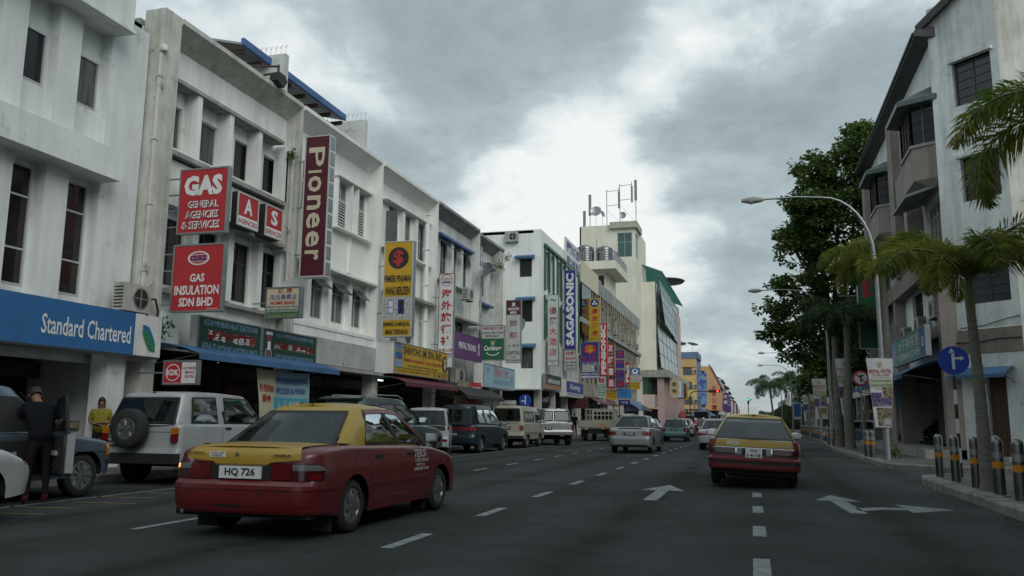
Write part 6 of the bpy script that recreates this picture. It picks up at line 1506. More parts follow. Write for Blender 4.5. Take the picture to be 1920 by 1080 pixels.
    def sidewin(poly, sides=(1, -1), m=None, seal=.022, nm='side_window'):
        cx = sum(p[0] for p in poly)/len(poly); cz = sum(p[1] for p in poly)/len(poly)
        def rounded(P, r=.035):
            out = []
            for i in range(len(P)):
                a, b_, c = Vector(P[i-1]), Vector(P[i]), Vector(P[(i+1) % len(P)])
                d1, d2 = (a-b_), (c-b_); r_ = min(r, d1.length*.3, d2.length*.3); p1, p2 = b_+d1.normalized()*r_, b_+d2.normalized()*r_
                out += [tuple(p1), tuple((p1+p2)/2*.5+b_*.5), tuple(p2)]
            return out
        for sx in sides:
            def mk(P, off):
                b = MB(); b.local = True; n_ = len(P); vs = []
                # concentric rings keep the pane on the curved side
                for f in (1, .6, .25):
                    for p in P: yv, z = cx+(p[0]-cx)*f, cz+(p[1]-cz)*f; vs.append((sx*gx(yv, z, off), yv, z))
                vs.append((sx*gx(cx, cz, off), cx, cz))
                for p in P: vs.append((sx*gx(p[0], p[1], -.01), p[0], p[1]))
                fs = []
                for r_ in range(2):
                    for i in range(n_): fs.append((r_*n_+i, r_*n_+(i+1) % n_, (r_+1)*n_+(i+1) % n_, (r_+1)*n_+i))
                for i in range(n_): fs.append((2*n_+i, 2*n_+(i+1) % n_, 3*n_)); fs.append((i, 3*n_+1+i, 3*n_+1+(i+1) % n_, (i+1) % n_))
                b.add(vs, fs); return b
            P = rounded(poly)
            big = [(cx+(p[0]-cx)*(1+seal/max(.1, abs(p[0]-cx)))if abs(p[0]-cx) > .05 else p[0], cz+(p[1]-cz)*(1+seal/max(.08, abs(p[1]-cz))) if abs(p[1]-cz) > .05 else p[1]) for p in P]
            w_ = mk(P, .010).build(nm, m or CG, root, True, 25); n_ = len(P)
            if nm != 'side_window': continue
            b = MB(); b.local = True; inn = [(cx+(p[0]-cx)*.965, cz+(p[1]-cz)*.95) for p in P]
            b.add([(sx*gx(p[0], p[1], .004), p[0], p[1]) for p in big]+[(sx*gx(p[0], p[1], .0125), p[0], p[1]) for p in P]+[(sx*gx(p[0], p[1], .0115), p[0], p[1]) for p in inn]+[(sx*gx(p[0], p[1], -.03), p[0], p[1]) for p in inn], [(r_*n_+i, r_*n_+(i+1) % n_, (r_+1)*n_+(i+1) % n_, (r_+1)*n_+i) for r_ in range(3) for i in range(n_)])
            b.build('seal', SEAL, w_, True, 25)
        if nm == 'side_window' and (m or CG) is CG:
            def inside(x_, y_, z_):
                if abs(x_) < wtp*.8: return False
                c_ = False
                for i in range(len(poly)):
                    (x1, z1), (x2, z2) = poly[i-1], poly[i]
                    if (z1 > z_) != (z2 > z_) and y_ < (x2-x1)*(z_-z1)/(z2-z1)+x1: c_ = not c_
                return c_
            cut(inside)
    def endwin(end, fx0, fx1, v0, v1, m=None, off=.012, nm=None, seal=.02, parent=None, curve=0):
        y0b, y0t = (yb0, yt0) if end == 'rear' else (yb1, yt1); bl = bulge[0] if end == 'rear' else bulge[1]; sg = -1 if end == 'rear' else 1
        def pt(fx_, v, o):
            zb = interp(top, max(.1, min(Ln-.1, y0b)))-.015; zt = zroof(y0t); hwid = wb+(wtp-wb)*v
            return (fx_*hwid, y0b+(y0t-y0b)*v+sg*(bl*(1-fx_*fx_)+o), zb+(zt-zb)*v+abs(o)*.4)
        def mk(a0, a1, b0, b1, o):
            b = MB(); b.local = True; N_ = 12; K_ = 4; vs = []
            for j in range(K_+1):
                for i in range(N_+1):
                    v = b0+(b1-b0)*j/K_; f = a0+(a1-a0)*i/N_
                    vs.append(pt(f, v, o))
            k0 = len(vs)
            fs = [(j*(N_+1)+i, j*(N_+1)+i+1, (j+1)*(N_+1)+i+1, (j+1)*(N_+1)+i) for j in range(K_) for i in range(N_)]
            border = [i for i in range(N_+1)]+[j*(N_+1)+N_ for j in range(1, K_+1)]+[K_*(N_+1)+i for i in range(N_-1, -1, -1)]+[j*(N_+1) for j in range(K_-1, 0, -1)]
            for q in border: x_, y_, z_ = vs[q]; vs.append((x_, y_-sg*(.03), z_))
            for q in range(len(border)): fs.append((border[q], k0+q, k0+(q+1) % len(border), border[(q+1) % len(border)]))
            b.add(vs, fs); return b
        w_ = mk(fx0, fx1, v0, v1, off).build(nm or (end+'_window'), m or CG, parent or root, True, 30)
        if seal:
            b = MB(); b.local = True; loops = []
            for e, o in ((seal, off-.007), (0, off+.003), (-.035, off+.002), (-.035, off-.045)):
                a0, a1, b0, b1 = fx0-e, fx1+e, v0-e*1.4, v1+e*1.4; lp = [(a0+(a1-a0)*i/12, b0) for i in range(12)]+[(a1, b0+(b1-b0)*i/4) for i in range(4)]+[(a1-(a1-a0)*i/12, b1) for i in range(12)]+[(a0, b1-(b1-b0)*i/4) for i in range(4)]
                loops.append([pt(q[0], q[1], o) for q in lp])
            n_ = len(loops[0]); b.add([p for l in loops for p in l], [(r_*n_+i, r_*n_+(i+1) % n_, (r_+1)*n_+(i+1) % n_, (r_+1)*n_+i) for r_ in range(3) for i in range(n_)]); b.build('seal', SEAL, w_, True, 30)
        if (m or CG) is CG:
            def inend(x_, y_, z_):
                if (y_ > (y0t if end == 'rear' else y0t)+.05) == (end == 'rear') and abs(y_-(y0b+y0t)/2) > abs(y0b-y0t)/2+.05: return False
                zb = interp(top, max(.1, min(Ln-.1, y0b)))-.015; zt = zroof(y0t); v = (z_-zb)/(zt-zb)
                if not (v0+.01 < v < v1-.01): return False
                yy_ = y0b+(y0t-y0b)*v; hwid = wb+(wtp-wb)*v; f = x_/hwid
                return fx0+.01 < f < fx1-.01 and abs(y_-yy_) < bl+.06
            cut(inend)
        return w_
    # underside
    b = MB(); b.local = True; tw = S.get('tw', .175)+.06; ub = interp(S['bot'], Ln/2)
    b.box(-hw+tw, hw-tw, .12, Ln-.15, ub+.03, interp(top, Ln/2)-.25)
    for a in (S['ra'], S['fa']): b.box(-hw+.12, hw-.12, a-.05, a+.05, S['R']-.05, S['R']+.05)
    for y0, y1 in ((.1, S['ra']-arcR-.01), (S['ra']+arcR+.01, S['fa']-arcR-.01), (S['fa']+arcR+.01, Ln-.25)):
        if y1 > y0: b.box(-hw+.08, hw-.08, y0, y1, ub+.02, ub+.2)
    b.build('underbody', UNDER, root); add_wheels(root, S)
    def seam(yv, z0=None, z1=None, sides=(1, -1), w=.008):
        s = s_of_y(yv); patch('door_seam', SEAL, s-w/2, s+w/2, z0 or zbot(yv)+.03, z1 or interp(top, yv)-.03, .002, sides, ns=1)
    def handle(yv, z, m=None, sides=(1, -1)):
        s = s_of_y(yv); patch('door_handle', m or SEAL, s-.09, s+.09, z-.018, z+.018, .022, sides, ns=3)
    def mirror(yv, z, m, sides=(1, -1), sc=1.0):
        for sx in sides:
            b = MB(); b.local = True; x0 = hw-.06; pr_ = []
            for i in range(7):
                a = i/6; r_ = math.sin(math.pi*(a*.86+.14))**.5
                pr_.append((a, r_))
            k = 12; vs = []
            for a, r_ in pr_:
                for j in range(k):
                    th = 2*math.pi*j/k; ce, se = math.cos(th), math.sin(th)
                    vs.append((sx*(x0+.02+.22*sc*a), yv+.07*sc*r_*abs(ce)**.7*(1 if ce > 0 else -1)*.9, z+.075*sc*r_*abs(se)**.7*(1 if se > 0 else -1)))
            b.add(vs, [(i*k+j, i*k+(j+1) % k, (i+1)*k+(j+1) % k, (i+1)*k+j) for i in range(6) for j in range(k)]+[tuple(range(k)), tuple(range(6*k, 7*k))]); w_ = b.build('wing_mirror', m, root, True, 50)
            b = MB(); b.local = True; b.add([(sx*(x0+.05*sc), yv-.071*sc, z-.055*sc), (sx*(x0+.21*sc), yv-.068*sc, z-.05*sc), (sx*(x0+.21*sc), yv-.068*sc, z+.05*sc), (sx*(x0+.05*sc), yv-.071*sc, z+.055*sc)], [(0, 1, 2, 3)]); b.build('mirror_glass', CHROME, w_)
    def plate(text, z, w=.42, h=.12, bg=None, fg=None, lines=None, yo=0, x=0.0, bold=.02):
        px, py = at_s(abs(x)); p0 = surf(px, py, z-h/2); p1 = surf(px, py, z+h/2); yq = min(p0[1], p1[1])-.02+yo
        b = MB(); b.local = True; b.box(x-w/2, x+w/2, yq-.006, yq+.03, z-h/2, z+h/2); t_ = b.build('number_plate', bg or PLATEW, root)
        b = MB(); b.local = True; fr = None
        lines = lines or [text]; nn_ = len(lines)
        for i, s in enumerate(lines):
            tb = MB(((0, yq, 0), (1, 0, 0), (0, -1, 0))); wd = w*.72 if nn_ == 1 else w*(.34+.14*len(s)/1.6)
            if nn_ > 1: wd = w*min(.8, .2*len(s))
            put_text(tb, s, x-wd/2, x+wd/2, z+h/2-h*(i+.86)/nn_, z+h/2-h*(i+.14)/nn_, .009, bold); b.v += tb.v and [v for v in tb.v]; off = len(b.v)-len(tb.v); b.f += [tuple(k+off for k in f) for f in tb.f]; b.mi += [0]*len(tb.f)
        b.build('lettering', fg or TXB, t_)
        return yq
    def rtext(s, x0, x1, z0, z1, m, bold=.02, slant=0, parent=None, depth=.012):
        p = surf(*at_s(abs((x0+x1)/2)), (z0+z1)/2); tb = MB(((0, p[1], 0), (1, 0, 0), (0, -1, 0))); tb.local = True; put_text(tb, s, x0, x1, z0, z1, depth, bold, slant); tb.build('lettering', m, parent or root)
    def stext(s, y0, y1, z0, z1, m, bold=.02, d=.01, slant=0):
        # right hand side lettering, reads towards the front
        p = surf(*at_s(s_of_y((y0+y1)/2)), (z0+z1)/2); tb = MB(((p[0], 0, 0), (0, 1, 0), (1, 0, 0))); tb.local = True; put_text(tb, s, y0, y1, z0, z1, d, bold, slant); tb.build('lettering', m, root)
    def boxp(nm, m, *a, parent=None):
        b = MB(); b.local = True; b.box(*a); return b.build(nm, m, parent or root)
    return type('Car', (), dict(root=root, patch=staticmethod(patch), surf=staticmethod(surf), at_s=staticmethod(at_s), sy=staticmethod(s_of_y), sidewin=staticmethod(sidewin), endwin=staticmethod(endwin), seam=staticmethod(seam), handle=staticmethod(handle),
                mirror=staticmethod(mirror), plate=staticmethod(plate), rtext=staticmethod(rtext), stext=staticmethod(stext), boxp=staticmethod(boxp), top=top, hw=hw, zbot=staticmethod(zbot), arc=arc, body=body))
def tubep(nm, m, root, pts, r, k=6):
    b = MB(); b.local = True; b.tube(pts, r, k); return b.build(nm, m, root, True, 60)
TAXIR = paint('taxi red paint', (.125, .010, .014)); TAXIY = paint('taxi yellow paint', (.36, .23, .012), rough=.4)
def sp_def(h): return [(.0, .05), (.25, .03), (.45, .0), (h-.15, .0), (h, .03)]

# ---- near taxi ------------------------------------------------------------------
S = dict(L=4.30, W=1.75, R=.285, ra=.93, fa=3.43, tw=.175, wheel='star', paint=TAXIR, roofp=TAXIY, rc=(.30, .26), fc=(.5, .55), edge=.06,
         top=[(0, .895), (.12, .915), (.75, .935), (1.2, .93), (2.2, .905), (2.95, .875), (3.1, .865), (3.7, .79), (4.05, .70), (4.23, .62)],
         bot=[(0, .26), (.3, .25), (.55, .22), (.62, .20), (3.6, .20), (3.8, .2), (4.23, .22)],
         rearp=[(.2, .07), (.30, .02), (.36, .0), (.50, .0), (.555, .005), (.585, .055), (.60, .065), (.75, .07), (.86, .085), (.9, .10), (.95, .14)],
         frontp=[(.2, .08), (.35, .0), (.5, .0), (.58, .03), (.7, .10), (.9, .2)], sidep=[(.0, .05), (.2, .035), (.35, .01), (.55, .0), (.72, .005), (.86, .03), (.95, .05)],
         gh=dict(y=(.72, 3.08, 1.42, 2.42), w=(.785, .565), zr=[(1.2, 1.335), (1.42, 1.345), (1.9, 1.365), (2.42, 1.335)], bulge=(.08, .14), bow=.025, ex=7))
c = car('parked_car' if False else 'taxi', 'red taxi with a yellow roof and boot lid, number plate HQ 726, nearest car', 'taxi', S, -5.09, 7.60, R(-1.2))
r = c.root
# yellow boot lid: top sheet and upper rear face
b = MB(); b.local = True; K = 10; rows = []
for i in range(9):
    yv = .155+.58*i/8
    xs = .62+.06*i/8
    z = interp(c.top, yv)
    for k in range(K+1):
        f = -1+2*k/K; rows.append((xs*f, yv-.01*(1-f*f)*(1-i/8), z+.03*(1-abs(f*xs/(.74+.08*min(1, i/3)))**2.5)+(.004 if i else -.012)))
b.add(rows, [(i*(K+1)+k, i*(K+1)+k+1, (i+1)*(K+1)+k+1, (i+1)*(K+1)+k) for i in range(8) for k in range(K)])
lid = b.build('boot_lid', TAXIY, r, True)
c.patch('boot_lid', TAXIY, -.70, .70, lambda s: .745+(.03 if abs(s) > .34 else 0)+(.03*max(0, abs(s)-.34)/.36), lambda s: .925, .008, parent=lid, ns=28)
c.patch('light_surround', SEAL, -.37, .37, .60, .755, .008, ns=12)
c.plate('HQ 726', .672, .50, .125, bold=.03)
for sg in (1, -1):
    s0, s1 = (.36, 1.02)
    q = lambda a, b_: (a, b_) if sg > 0 else (-a, -b_)
    lz1 = lambda s: .775-.02*(abs(s)-.4) - (.10*max(0, (abs(s)-.88)/.14)**2)
    a_, b_ = q(.36, 1.02); c.patch('tail_light', LENSD, a_, b_, .60, lz1, .012, ns=14)
    a_, b_ = q(.37, .60); c.patch('tail_light', mat('smoked red lens', (.10, .006, .008), .2, coat=.3), a_, b_, .61, .76, .015)
    a_, b_ = q(.61, .98); c.patch('lens', LENSC, a_, b_, .70, lambda s: lz1(s)-.012, .016)
    a_, b_ = q(.78, .9); c.patch('lens', LENSR, a_, b_, .61, .66, .017)
c.patch('lit_indicator', LIT, -.90, -.80, .70, .745, .02)
c.patch('bumper_groove', SEAL, -.80, .80, .583, .592, .001, ns=20)
c.patch('bumper_ridge', TAXIR, -1.35, 1.35, .505, .53, .012, ns=40)
c.patch('bumper_lip', TAXIR, -1.2, 1.2, .27, .30, .018, ns=40)
c.patch('scuff', SEAL, -.30, .12, .325, lambda s: .335+.02*math.sin((s+.3)*8), .002, ns=10); 
for s in (-.55, .28): c.patch('tow_hole_cover', SEAL, s-.02, s+.02, .44, .475, .003, ns=2)
c.rtext('proton', -.66, -.46, .845, .875, TXB, .03, .3, depth=.03); c.rtext('WIRA', .38, .58, .835, .862, CHROME, .03, .3, depth=.03)
p_ = c.surf(*c.at_s(.3), .86)
fr = ((0, p_[1], 0), (1, 0, 0), (0, -1, 0))
b = MB(fr); b.local = True; b.box(-.40, -.20, .018, .022, .82, .875); st_ = b.build('sticker', PLATEW, r)
b = MB(fr); b.local = True; put_text(b, 'NO. ADUAN LPKP', -.38, -.22, .851, .868, .026, .01); put_text(b, '1 800 88 5555', -.37, -.24, .828, .845, .026, .01); b.build('lettering', TXB, st_)
b = MB(fr); b.local = True; b.lathe([(0, .03), (.018, .03), (.018, .015)], (-.06, 0, .852), 1, 14); b.build('boot_lock', CHROME, r)
# windows
c.endwin('rear', -.88, .88, .05, .91)
c.endwin('front', -.88, .88, .06, .93)
c.sidewin([(1.30, .955), (1.56, 1.285), (2.0, 1.30), (2.12, .94)]); c.sidewin([(2.18, .94), (2.08, 1.30), (2.42, 1.285), (2.93, .925)])
# maroon window frames over the yellow greenhouse
for sx in (1, -1):
    hwf = lambda yv, z: 0
def frame_strip(poly, w=.035, m=None):
    for sx in (1, -1):
        b = MB(); b.local = True
        pp = [(p[0]+(q[0]-p[0])*i/6, p[1]+(q[1]-p[1])*i/6) for p, q in zip(poly[:-1], poly[1:]) for i in range(6)]+[poly[-1]]
        for (y0, z0), (y1, z1) in zip(pp[:-1], pp[1:]):
            def gxx(yv, z): 
                zb = interp(c.top, yv)-.015; zt = interp(S['gh']['zr'], max(1.42, min(2.42, yv))); v = (z-zb)/(zt-zb); return .785+(.565-.785)*v+math.sin(math.pi*max(0, min(1, v)))*.025+.014
            dz, dy = z1-z0, y1-y0; l = math.hypot(dz, dy); ny, nz = -dz/l*w/2, dy/l*w/2
            q = [(y0+ny, z0+nz), (y1+ny, z1+nz), (y1-ny, z1-nz), (y0-ny, z0-nz)]
            b.add([(sx*gxx(*p), p[0], p[1]) for p in q]+[(sx*(gxx(*p)-.02), p[0], p[1]) for p in q], [(0, 1, 2, 3), (0, 4, 5, 1), (2, 6, 7, 3)])
        b.build('door_frame', m or TAXIR, r)
frame_strip([(2.16, .935), (2.05, 1.30)], .09, SEAL)
frame_strip([(1.56, 1.31), (2.02, 1.325), (2.42, 1.315), (3.0, .925), (3.06, .89)], .05)
for yv in (1.30, 2.14, 3.02): c.seam(yv)
c.handle(1.52, .80); c.handle(2.42, .80)
c.mirror(2.93, .99, SEAL, sc=1.05)
c.patch('side_moulding', TAXIR, c.sy(1.4), c.sy(3.0), .475, .51, .010, (1, -1), ns=30)
c.patch('fuel_flap', SEAL, c.sy(.92), c.sy(1.10), .70, .87, .001, (1,), ns=4); c.patch('fuel_flap', TAXIR, c.sy(.925), c.sy(1.095), .705, .865, .003, (1,), ns=4)
c.patch('side_repeater', LENSC, c.sy(3.5), c.sy(3.58), .66, .68, .006, (1,), ns=2)
c.stext('TEKSI', 2.50, 2.88, .745, .845, TXW, .005); c.stext('4 PENUMPANG', 2.50, 2.94, .685, .73, TXW, .0); c.stext('BINTULU', 2.56, 2.82, .635, .67, TXW, .0); c.stext('LPKP/SD/T-969', 2.48, 2.94, .58, .62, TXW, .01)
c.patch('front_bumper_lip', TAXIR, c.sy(3.75), c.arc[-1], .40, .44, .01, (1, -1), ns=12)
c.patch('headlight', LENSC, c.arc[-1]-.75, c.arc[-1]-.3, .56, .66, .006, (1, -1))
for sx in (1, -1): c.boxp('mud_flap', UNDER, sx*.58-(.0 if sx > 0 else .24)+(.0 if sx > 0 else .0), sx*.58+(.24 if sx > 0 else 0), .50, .515, .06, .28); c.boxp('mud_flap', UNDER, sx*.82-(.2 if sx > 0 else 0), sx*.82+(.2 if sx < 0 else 0), 2.98, 2.995, .08, .26)
tubep('exhaust_pipe', METAL, r, [(-.62, .35, .27), (-.66, .02, .265)], .022, 8)
tubep('rear_wiper' if False else 'aerial', BLACK, r, [(-.6, 3.0, 1.0), (-.62, 2.7, 1.7)], .004, 4) if False else None

# ---- second taxi ------------------------------------------------------------------
S2 = dict(L=4.15, W=1.655, R=.29, ra=.82, fa=3.20, tw=.165, paint=TAXIR, roofp=TAXIY, rc=(.14, .14), fc=(.25, .3), edge=.035, arch=.05,
          top=[(0, .90), (.1, .915), (.6, .92), (2.6, .90), (3.0, .87), (3.8, .78), (4.15, .68)], bot=[(0, .34), (.45, .31), (.6, .24), (3.7, .22), (4.15, .28)],
          rearp=[(.3, .05), (.36, .0), (.52, .0), (.55, .0), (.56, .07), (.72, .08), (.9, .12)], frontp=[(.2, .05), (.5, 0), (.55, .08), (.8, .12)], sidep=sp_def(.95),
          gh=dict(y=(.16, 2.9, 1.05, 2.2), w=(.775, .55), zr=[(1.0, 1.325), (1.6, 1.345), (2.2, 1.315)], bulge=(.04, .10), bow=.015, ex=9))
c = car('taxi', 'red and yellow hatchback taxi with number plate HQ 1418 in the right lane', 'taxi', S2, -.01, 16.5, R(0), tilt=R(2.2))
r = c.root
c.patch('tailgate', TAXIY, -.70, .70, .765, .895, .010, ns=20)
c.patch('chrome_strip', CHROME, -.72, .72, .742, .752, .014, ns=12); c.patch('chrome_strip', CHROME, -.70, .70, .898, .906, .014, ns=12)
c.patch('black_panel', SEAL, -.80, .80, .61, .738, .008, ns=14)
c.patch('tail_lights', LENSD, -.95, -.36, .64, .735, .014); c.patch('tail_lights', LENSD, .36, .95, .64, .735, .014)
for s0 in (-.34, .22): c.patch('reversing_light', LENSC, s0, s0+.12, .62, .735, .018); c.patch('lamp_glint', CHROME, s0+(.0 if s0 < 0 else .085), s0+(.03 if s0 < 0 else .115), .66, .732, .021)
c.patch('corner_light', LENSR, .72, .98, .755, .875, .012); c.patch('corner_light', LENSR, -.98, -.72, .755, .875, .012)
c.plate('', .655, .30, .165, lines=['HQ', '1418'], yo=-.004)
c.patch('bumper_strip', BLACK, -1.0, 1.0, .455, .505, .012, ns=24); c.patch('bumper', TAXIR, -1.05, 1.05, .51, .545, .03, ns=24); c.patch('bumper', TAXIR, -1.05, 1.05, .35, .445, .018, ns=24)
c.patch('red_band', TAXIR, -.82, .82, .562, .605, .008, ns=12)
c.endwin('rear', -.92, .92, .04, .94, seal=.02); c.endwin('front', -.88, .88, .06, .93)
c.sidewin([(.85, .95), (1.12, 1.26), (1.5, 1.28), (1.55, .94)]); c.sidewin([(1.62, .94), (1.58, 1.28), (2.15, 1.27), (2.7, .93)])
c.mirror(2.75, .98, CHROME, sc=1.0)
c.rtext('PROTON SAGA', -.66, -.50, .80, .822, TXR, .01, depth=.03); c.rtext('MAXI', .50, .64, .785, .80, CHROME, .03, depth=.03)
p_ = c.surf(*c.at_s(.3), .84); b = MB(((0, p_[1], 0), (1, 0, 0), (0, -1, 0))); b.local = True; b.box(-.49, -.28, .014, .018, .80, .86); b.build('sticker', PLATEW, r)
b = MB(((0, p_[1]-.019, 0), (1, 0, 0), (0, -1, 0))); b.local = True; put_text(b, 'NO ADUAN LPKP', -.47, -.30, .834, .85, .0, .01); put_text(b, '1 800 88 5555', -.46, -.31, .81, .826, .0, .01); b.build('lettering', TXB, r)
for sx in (1, -1): c.boxp('mud_flap', UNDER, sx*.66-.14, sx*.66+.14, .50, .515, .12, .36)
b = MB(); b.local = True; b.box(-.5, .5, .3, .9, .2, .34); b.build('rear_axle', UNDER, r); tubep('exhaust_pipe', METAL, r, [(-.25, .2, .24), (-.1, .25, .27), (.1, .3, .25)], .02)

# ---- saloons ------------------------------------------------------------------
def saloon(label, x, y, m, rz=0, L_=4.3, W=1.69, H=1.45, deck=.98, plate=None, group='cars in the moving lanes', lights='wrap', glass=None, sil=1, tail='boot', name='car'):
    k = H/1.45; d = deck
    if tail == 'boot':
        gy = (.62, 3.15, 1.30, 2.45); tp = [(0, d-.04), (.1, d), (.6, d+.015), (1.2, d), (2.8, d-.05), (3.1, d-.08), (3.9, .80), (L_, .66)]; rp = [(.2, .06), (.32, 0), (.58, 0), (.63, .03), (d-.1, .05), (d, .10)]
    else:
        gy = (.14, 2.95, .62, 2.3); tp = [(0, d-.02), (.1, d), (2.6, d-.04), (2.9, d-.07), (L_-.4, .80), (L_, .66)]; rp = [(.2, .06), (.32, 0), (.55, 0), (.6, .05), (d-.1, .07), (d, .10)]
    S = dict(L=L_, W=W, R=.30*min(1, k), ra=.80 if tail == 'boot' else .62, fa=L_-.82, tw=.18, paint=m, rc=(.26, .24), fc=(.45, .5), edge=.06, top=tp, bot=[(0, .27), (.4, .23), (L_-.6, .21), (L_, .25)], rearp=rp,
             frontp=[(.2, .08), (.4, 0), (.55, .02), (.9, .2)], sidep=sp_def(d), gh=dict(y=gy, w=(W/2-.075, W/2-.26), zr=[(.5, H-.04), (1.5, H-.02), (2.5, H-.045)], bulge=(.09, .14), bow=.03, ex=7))
    c = car(name, label, 'car', S, x, y, rz, group)
    c.endwin('rear', -.86, .86, .08, .90); c.endwin('front', -.86, .86, .08, .9)
    if tail == 'boot': c.sidewin([(1.18, d+.03), (1.42, H-.10), (1.95, H-.085), (2.05, d+.01)]); c.sidewin([(2.12, d+.01), (2.02, H-.085), (2.42, H-.10), (2.95, d-.02)])
    else: c.sidewin([(.45, d+.04), (.62, H-.12), (1.25, H-.09), (1.3, d+.03)]); c.sidewin([(1.38, d+.02), (1.34, H-.09), (2.25, H-.11), (2.75, d-.0)])
    q = W/2
    for sg in (1, -1):
        a_, b_ = (q-.34, q+.02) if sg > 0 else (-q-.02, -q+.34)
        if lights == 'wrap': c.patch('tail_light', LENSR, a_, b_, .70, .86, .012); c.patch('lens', LENSC, a_+.04, b_-.04, .82, .85, .016)
        elif lights == 'low': c.patch('tail_light', LENSR, a_, b_, .64, .76, .012)
        else: c.patch('tail_light', LENSR, a_+(.14 if sg > 0 else 0), b_-(0 if sg > 0 else .14), .62, .86, .012)
    c.patch('number_plate_recess', m, -.32, .32, .68, .86, .004, ns=8); c.patch('chrome_strip', CHROME if lights == 'wrap' else m, -.26, .26, .85, .875, .012, ns=8)
    c.plate(plate or 'QSM 4821', .755, .44, .10, bg=TXB, fg=TXW)
    c.patch('bumper_ridge', m, -1.0, 1.0, .57, .60, .010, ns=24); c.patch('lower_bumper', UNDER, -.72, .72, .25, .33, .006, ns=14)
    for yv in ((1.15, 2.08, 3.05) if tail == 'boot' else (1.32, 2.85)): c.seam(yv)
    c.handle(1.45 if tail == 'boot' else 1.6, .84, m); c.mirror(2.85 if tail == 'boot' else 2.7, d+.07, m)
    return c
SILV = paint('silver metallic paint', (.26, .27, .275), .5, .36); GRNM = paint('pale green metallic paint', (.10, .19, .18), .4); WHT = paint('white car paint', (.36, .38, .385)); CRM = paint('cream car paint', (.36, .34, .27))
DKB = paint('dark blue green metallic', (.018, .032, .045), .4); GREYM = paint('grey green metallic', (.13, .16, .165), .6); LBLUE = paint('pale blue metallic paint', (.10, .14, .18), .5, .32); DGREY = paint('dark grey car paint', (.05, .055, .06), .4)
c = saloon('silver saloon with red wraparound tail lights and a black plate, middle lane', -4.62, 32.9, SILV, R(-1), W=1.69, H=1.46, plate='QTD 9669')
c.patch('rear_spoiler', SILV, -.5, .5, .975, .99, .02, ns=10)
c.endwin('rear', -.80, .80, .93, .985, SEAL, .02, 'sunshade_band', 0)
tubep('roof_aerial', BLACK, c.root, [(0, 1.5, 1.46), (0, 1.3, 1.62)], .012)
c = saloon('small pale green hatchback ahead of the silver saloon', -4.75, 54.3, GRNM, 0, 3.6, 1.55, 1.45, .93, 'QSH 1120', lights='tall', tail='hatch')
c = saloon('white saloon with wide red tail lights, half hidden by the hatchback taxi', -1.55, 38.5, WHT, 0, 4.1, 1.63, 1.36, .90, 'QS 9033', lights='low')
c.patch('red_band', LENSR, -.74, .74, .66, .75, .009, ns=10)
c = saloon('dark saloon between the silver and the green cars', -7.9, 66, DGREY, 0, 4.1, 1.65, 1.42, .93, lights='low')
c = saloon('white hatchback beyond the green hatchback', -5.6, 72, WHT, 0, 3.8, 1.6, 1.5, .95, tail='hatch', lights='tall')
for k, (x, y, m, rz) in enumerate(((-1.9, 96, DGREY, 0), (-4.9, 104, SILV, 0))):
    saloon('%s far down the street near the crossing' % ('dark car in the middle lane', 'silver car')[k], x, y, m, rz, 4.0, 1.6, 1.45, .93)
saloon('dark blue car parked behind the palms on the right', 11.2, 46, DKB, R(90), 4.1, 1.65, 1.4, .93, group='cars parked beside the right pavement')
saloon('pale car parked farther behind the palms on the right', 8.2, 54, LBLUE, R(90), 4.1, 1.65, 1.4, .93, group='cars parked beside the right pavement')
saloon('white van like car at the kerb just beyond the flatbed truck', -9.3, 64, WHT, 0, 4.1, 1.66, 1.8, 1.05, tail='hatch', group='vehicles parked on the left', lights='tall')
saloon('grey hatchback parked second beyond the flatbed truck', -9.5, 72, GREYM, 0, 4.0, 1.66, 1.5, .95, tail='hatch', group='vehicles parked on the left')
saloon('white hatchback parked third beyond the flatbed truck', -9.4, 80, WHT, 0, 4.0, 1.66, 1.5, .95, tail='hatch', group='vehicles parked on the left')

# ---- boxy vehicles: off-roaders and vans ------------------------------------------------
def boxy(name, label, cat, x, y, m, rz=0, L_=4.3, W=1.7, H=1.75, belt=1.08, R_=.34, gy=None, gw=None, hood=None, wins=(), rearwin=(-.84, .84, .1, .9), gap=.35, roofp=None, nose=None, wheel='cover', rc=(.12, .12), tw=.2, ra=.85, fa=None, group='vehicles parked on the left', bulge=(.03, .08), edge=.05, ex=10, crown=.03, rp=None, front=True):
    fa = fa or L_-.8; gy = gy or (.06, 3.1, .16, 2.5); gw = gw or (W/2-.05, W/2-.17)
    tp = hood or [(0, belt), (2.9, belt-.01), (3.1, belt-.04), (L_-.2, belt-.12), (L_, belt-.25)]
    S = dict(L=L_, W=W, R=R_, ra=ra, fa=fa, tw=tw, wheel=wheel, paint=m, roofp=roofp or m, rc=rc, fc=(.3, .3), edge=edge, top=tp, bot=[(0, gap+.05), (.4, gap), (L_-.4, gap), (L_, gap+.05)], crown=.02,
             rearp=rp or [(.2, .05), (gap+.1, .0), (.62, .0), (.65, .04), (belt, .06)], frontp=[(.2, .05), (.5, 0), (.9, .03), (1.2, .08)], sidep=[(0, .04), (gap, .02), (.7, 0), (belt, .03)],
             gh=dict(y=gy, w=gw, zr=[(gy[2], H-.05), ((gy[2]+gy[3])/2, H-.02), (gy[3], H-.06)], bulge=bulge, bow=.012, ex=ex, crown=crown))
    c = car(name, label, cat, S, x, y, rz, group)
    for w_ in wins: c.sidewin(w_)
    if rearwin: c.endwin('rear', *rearwin)
    c.endwin('front', -.88, .88, .08, .92)
    return c
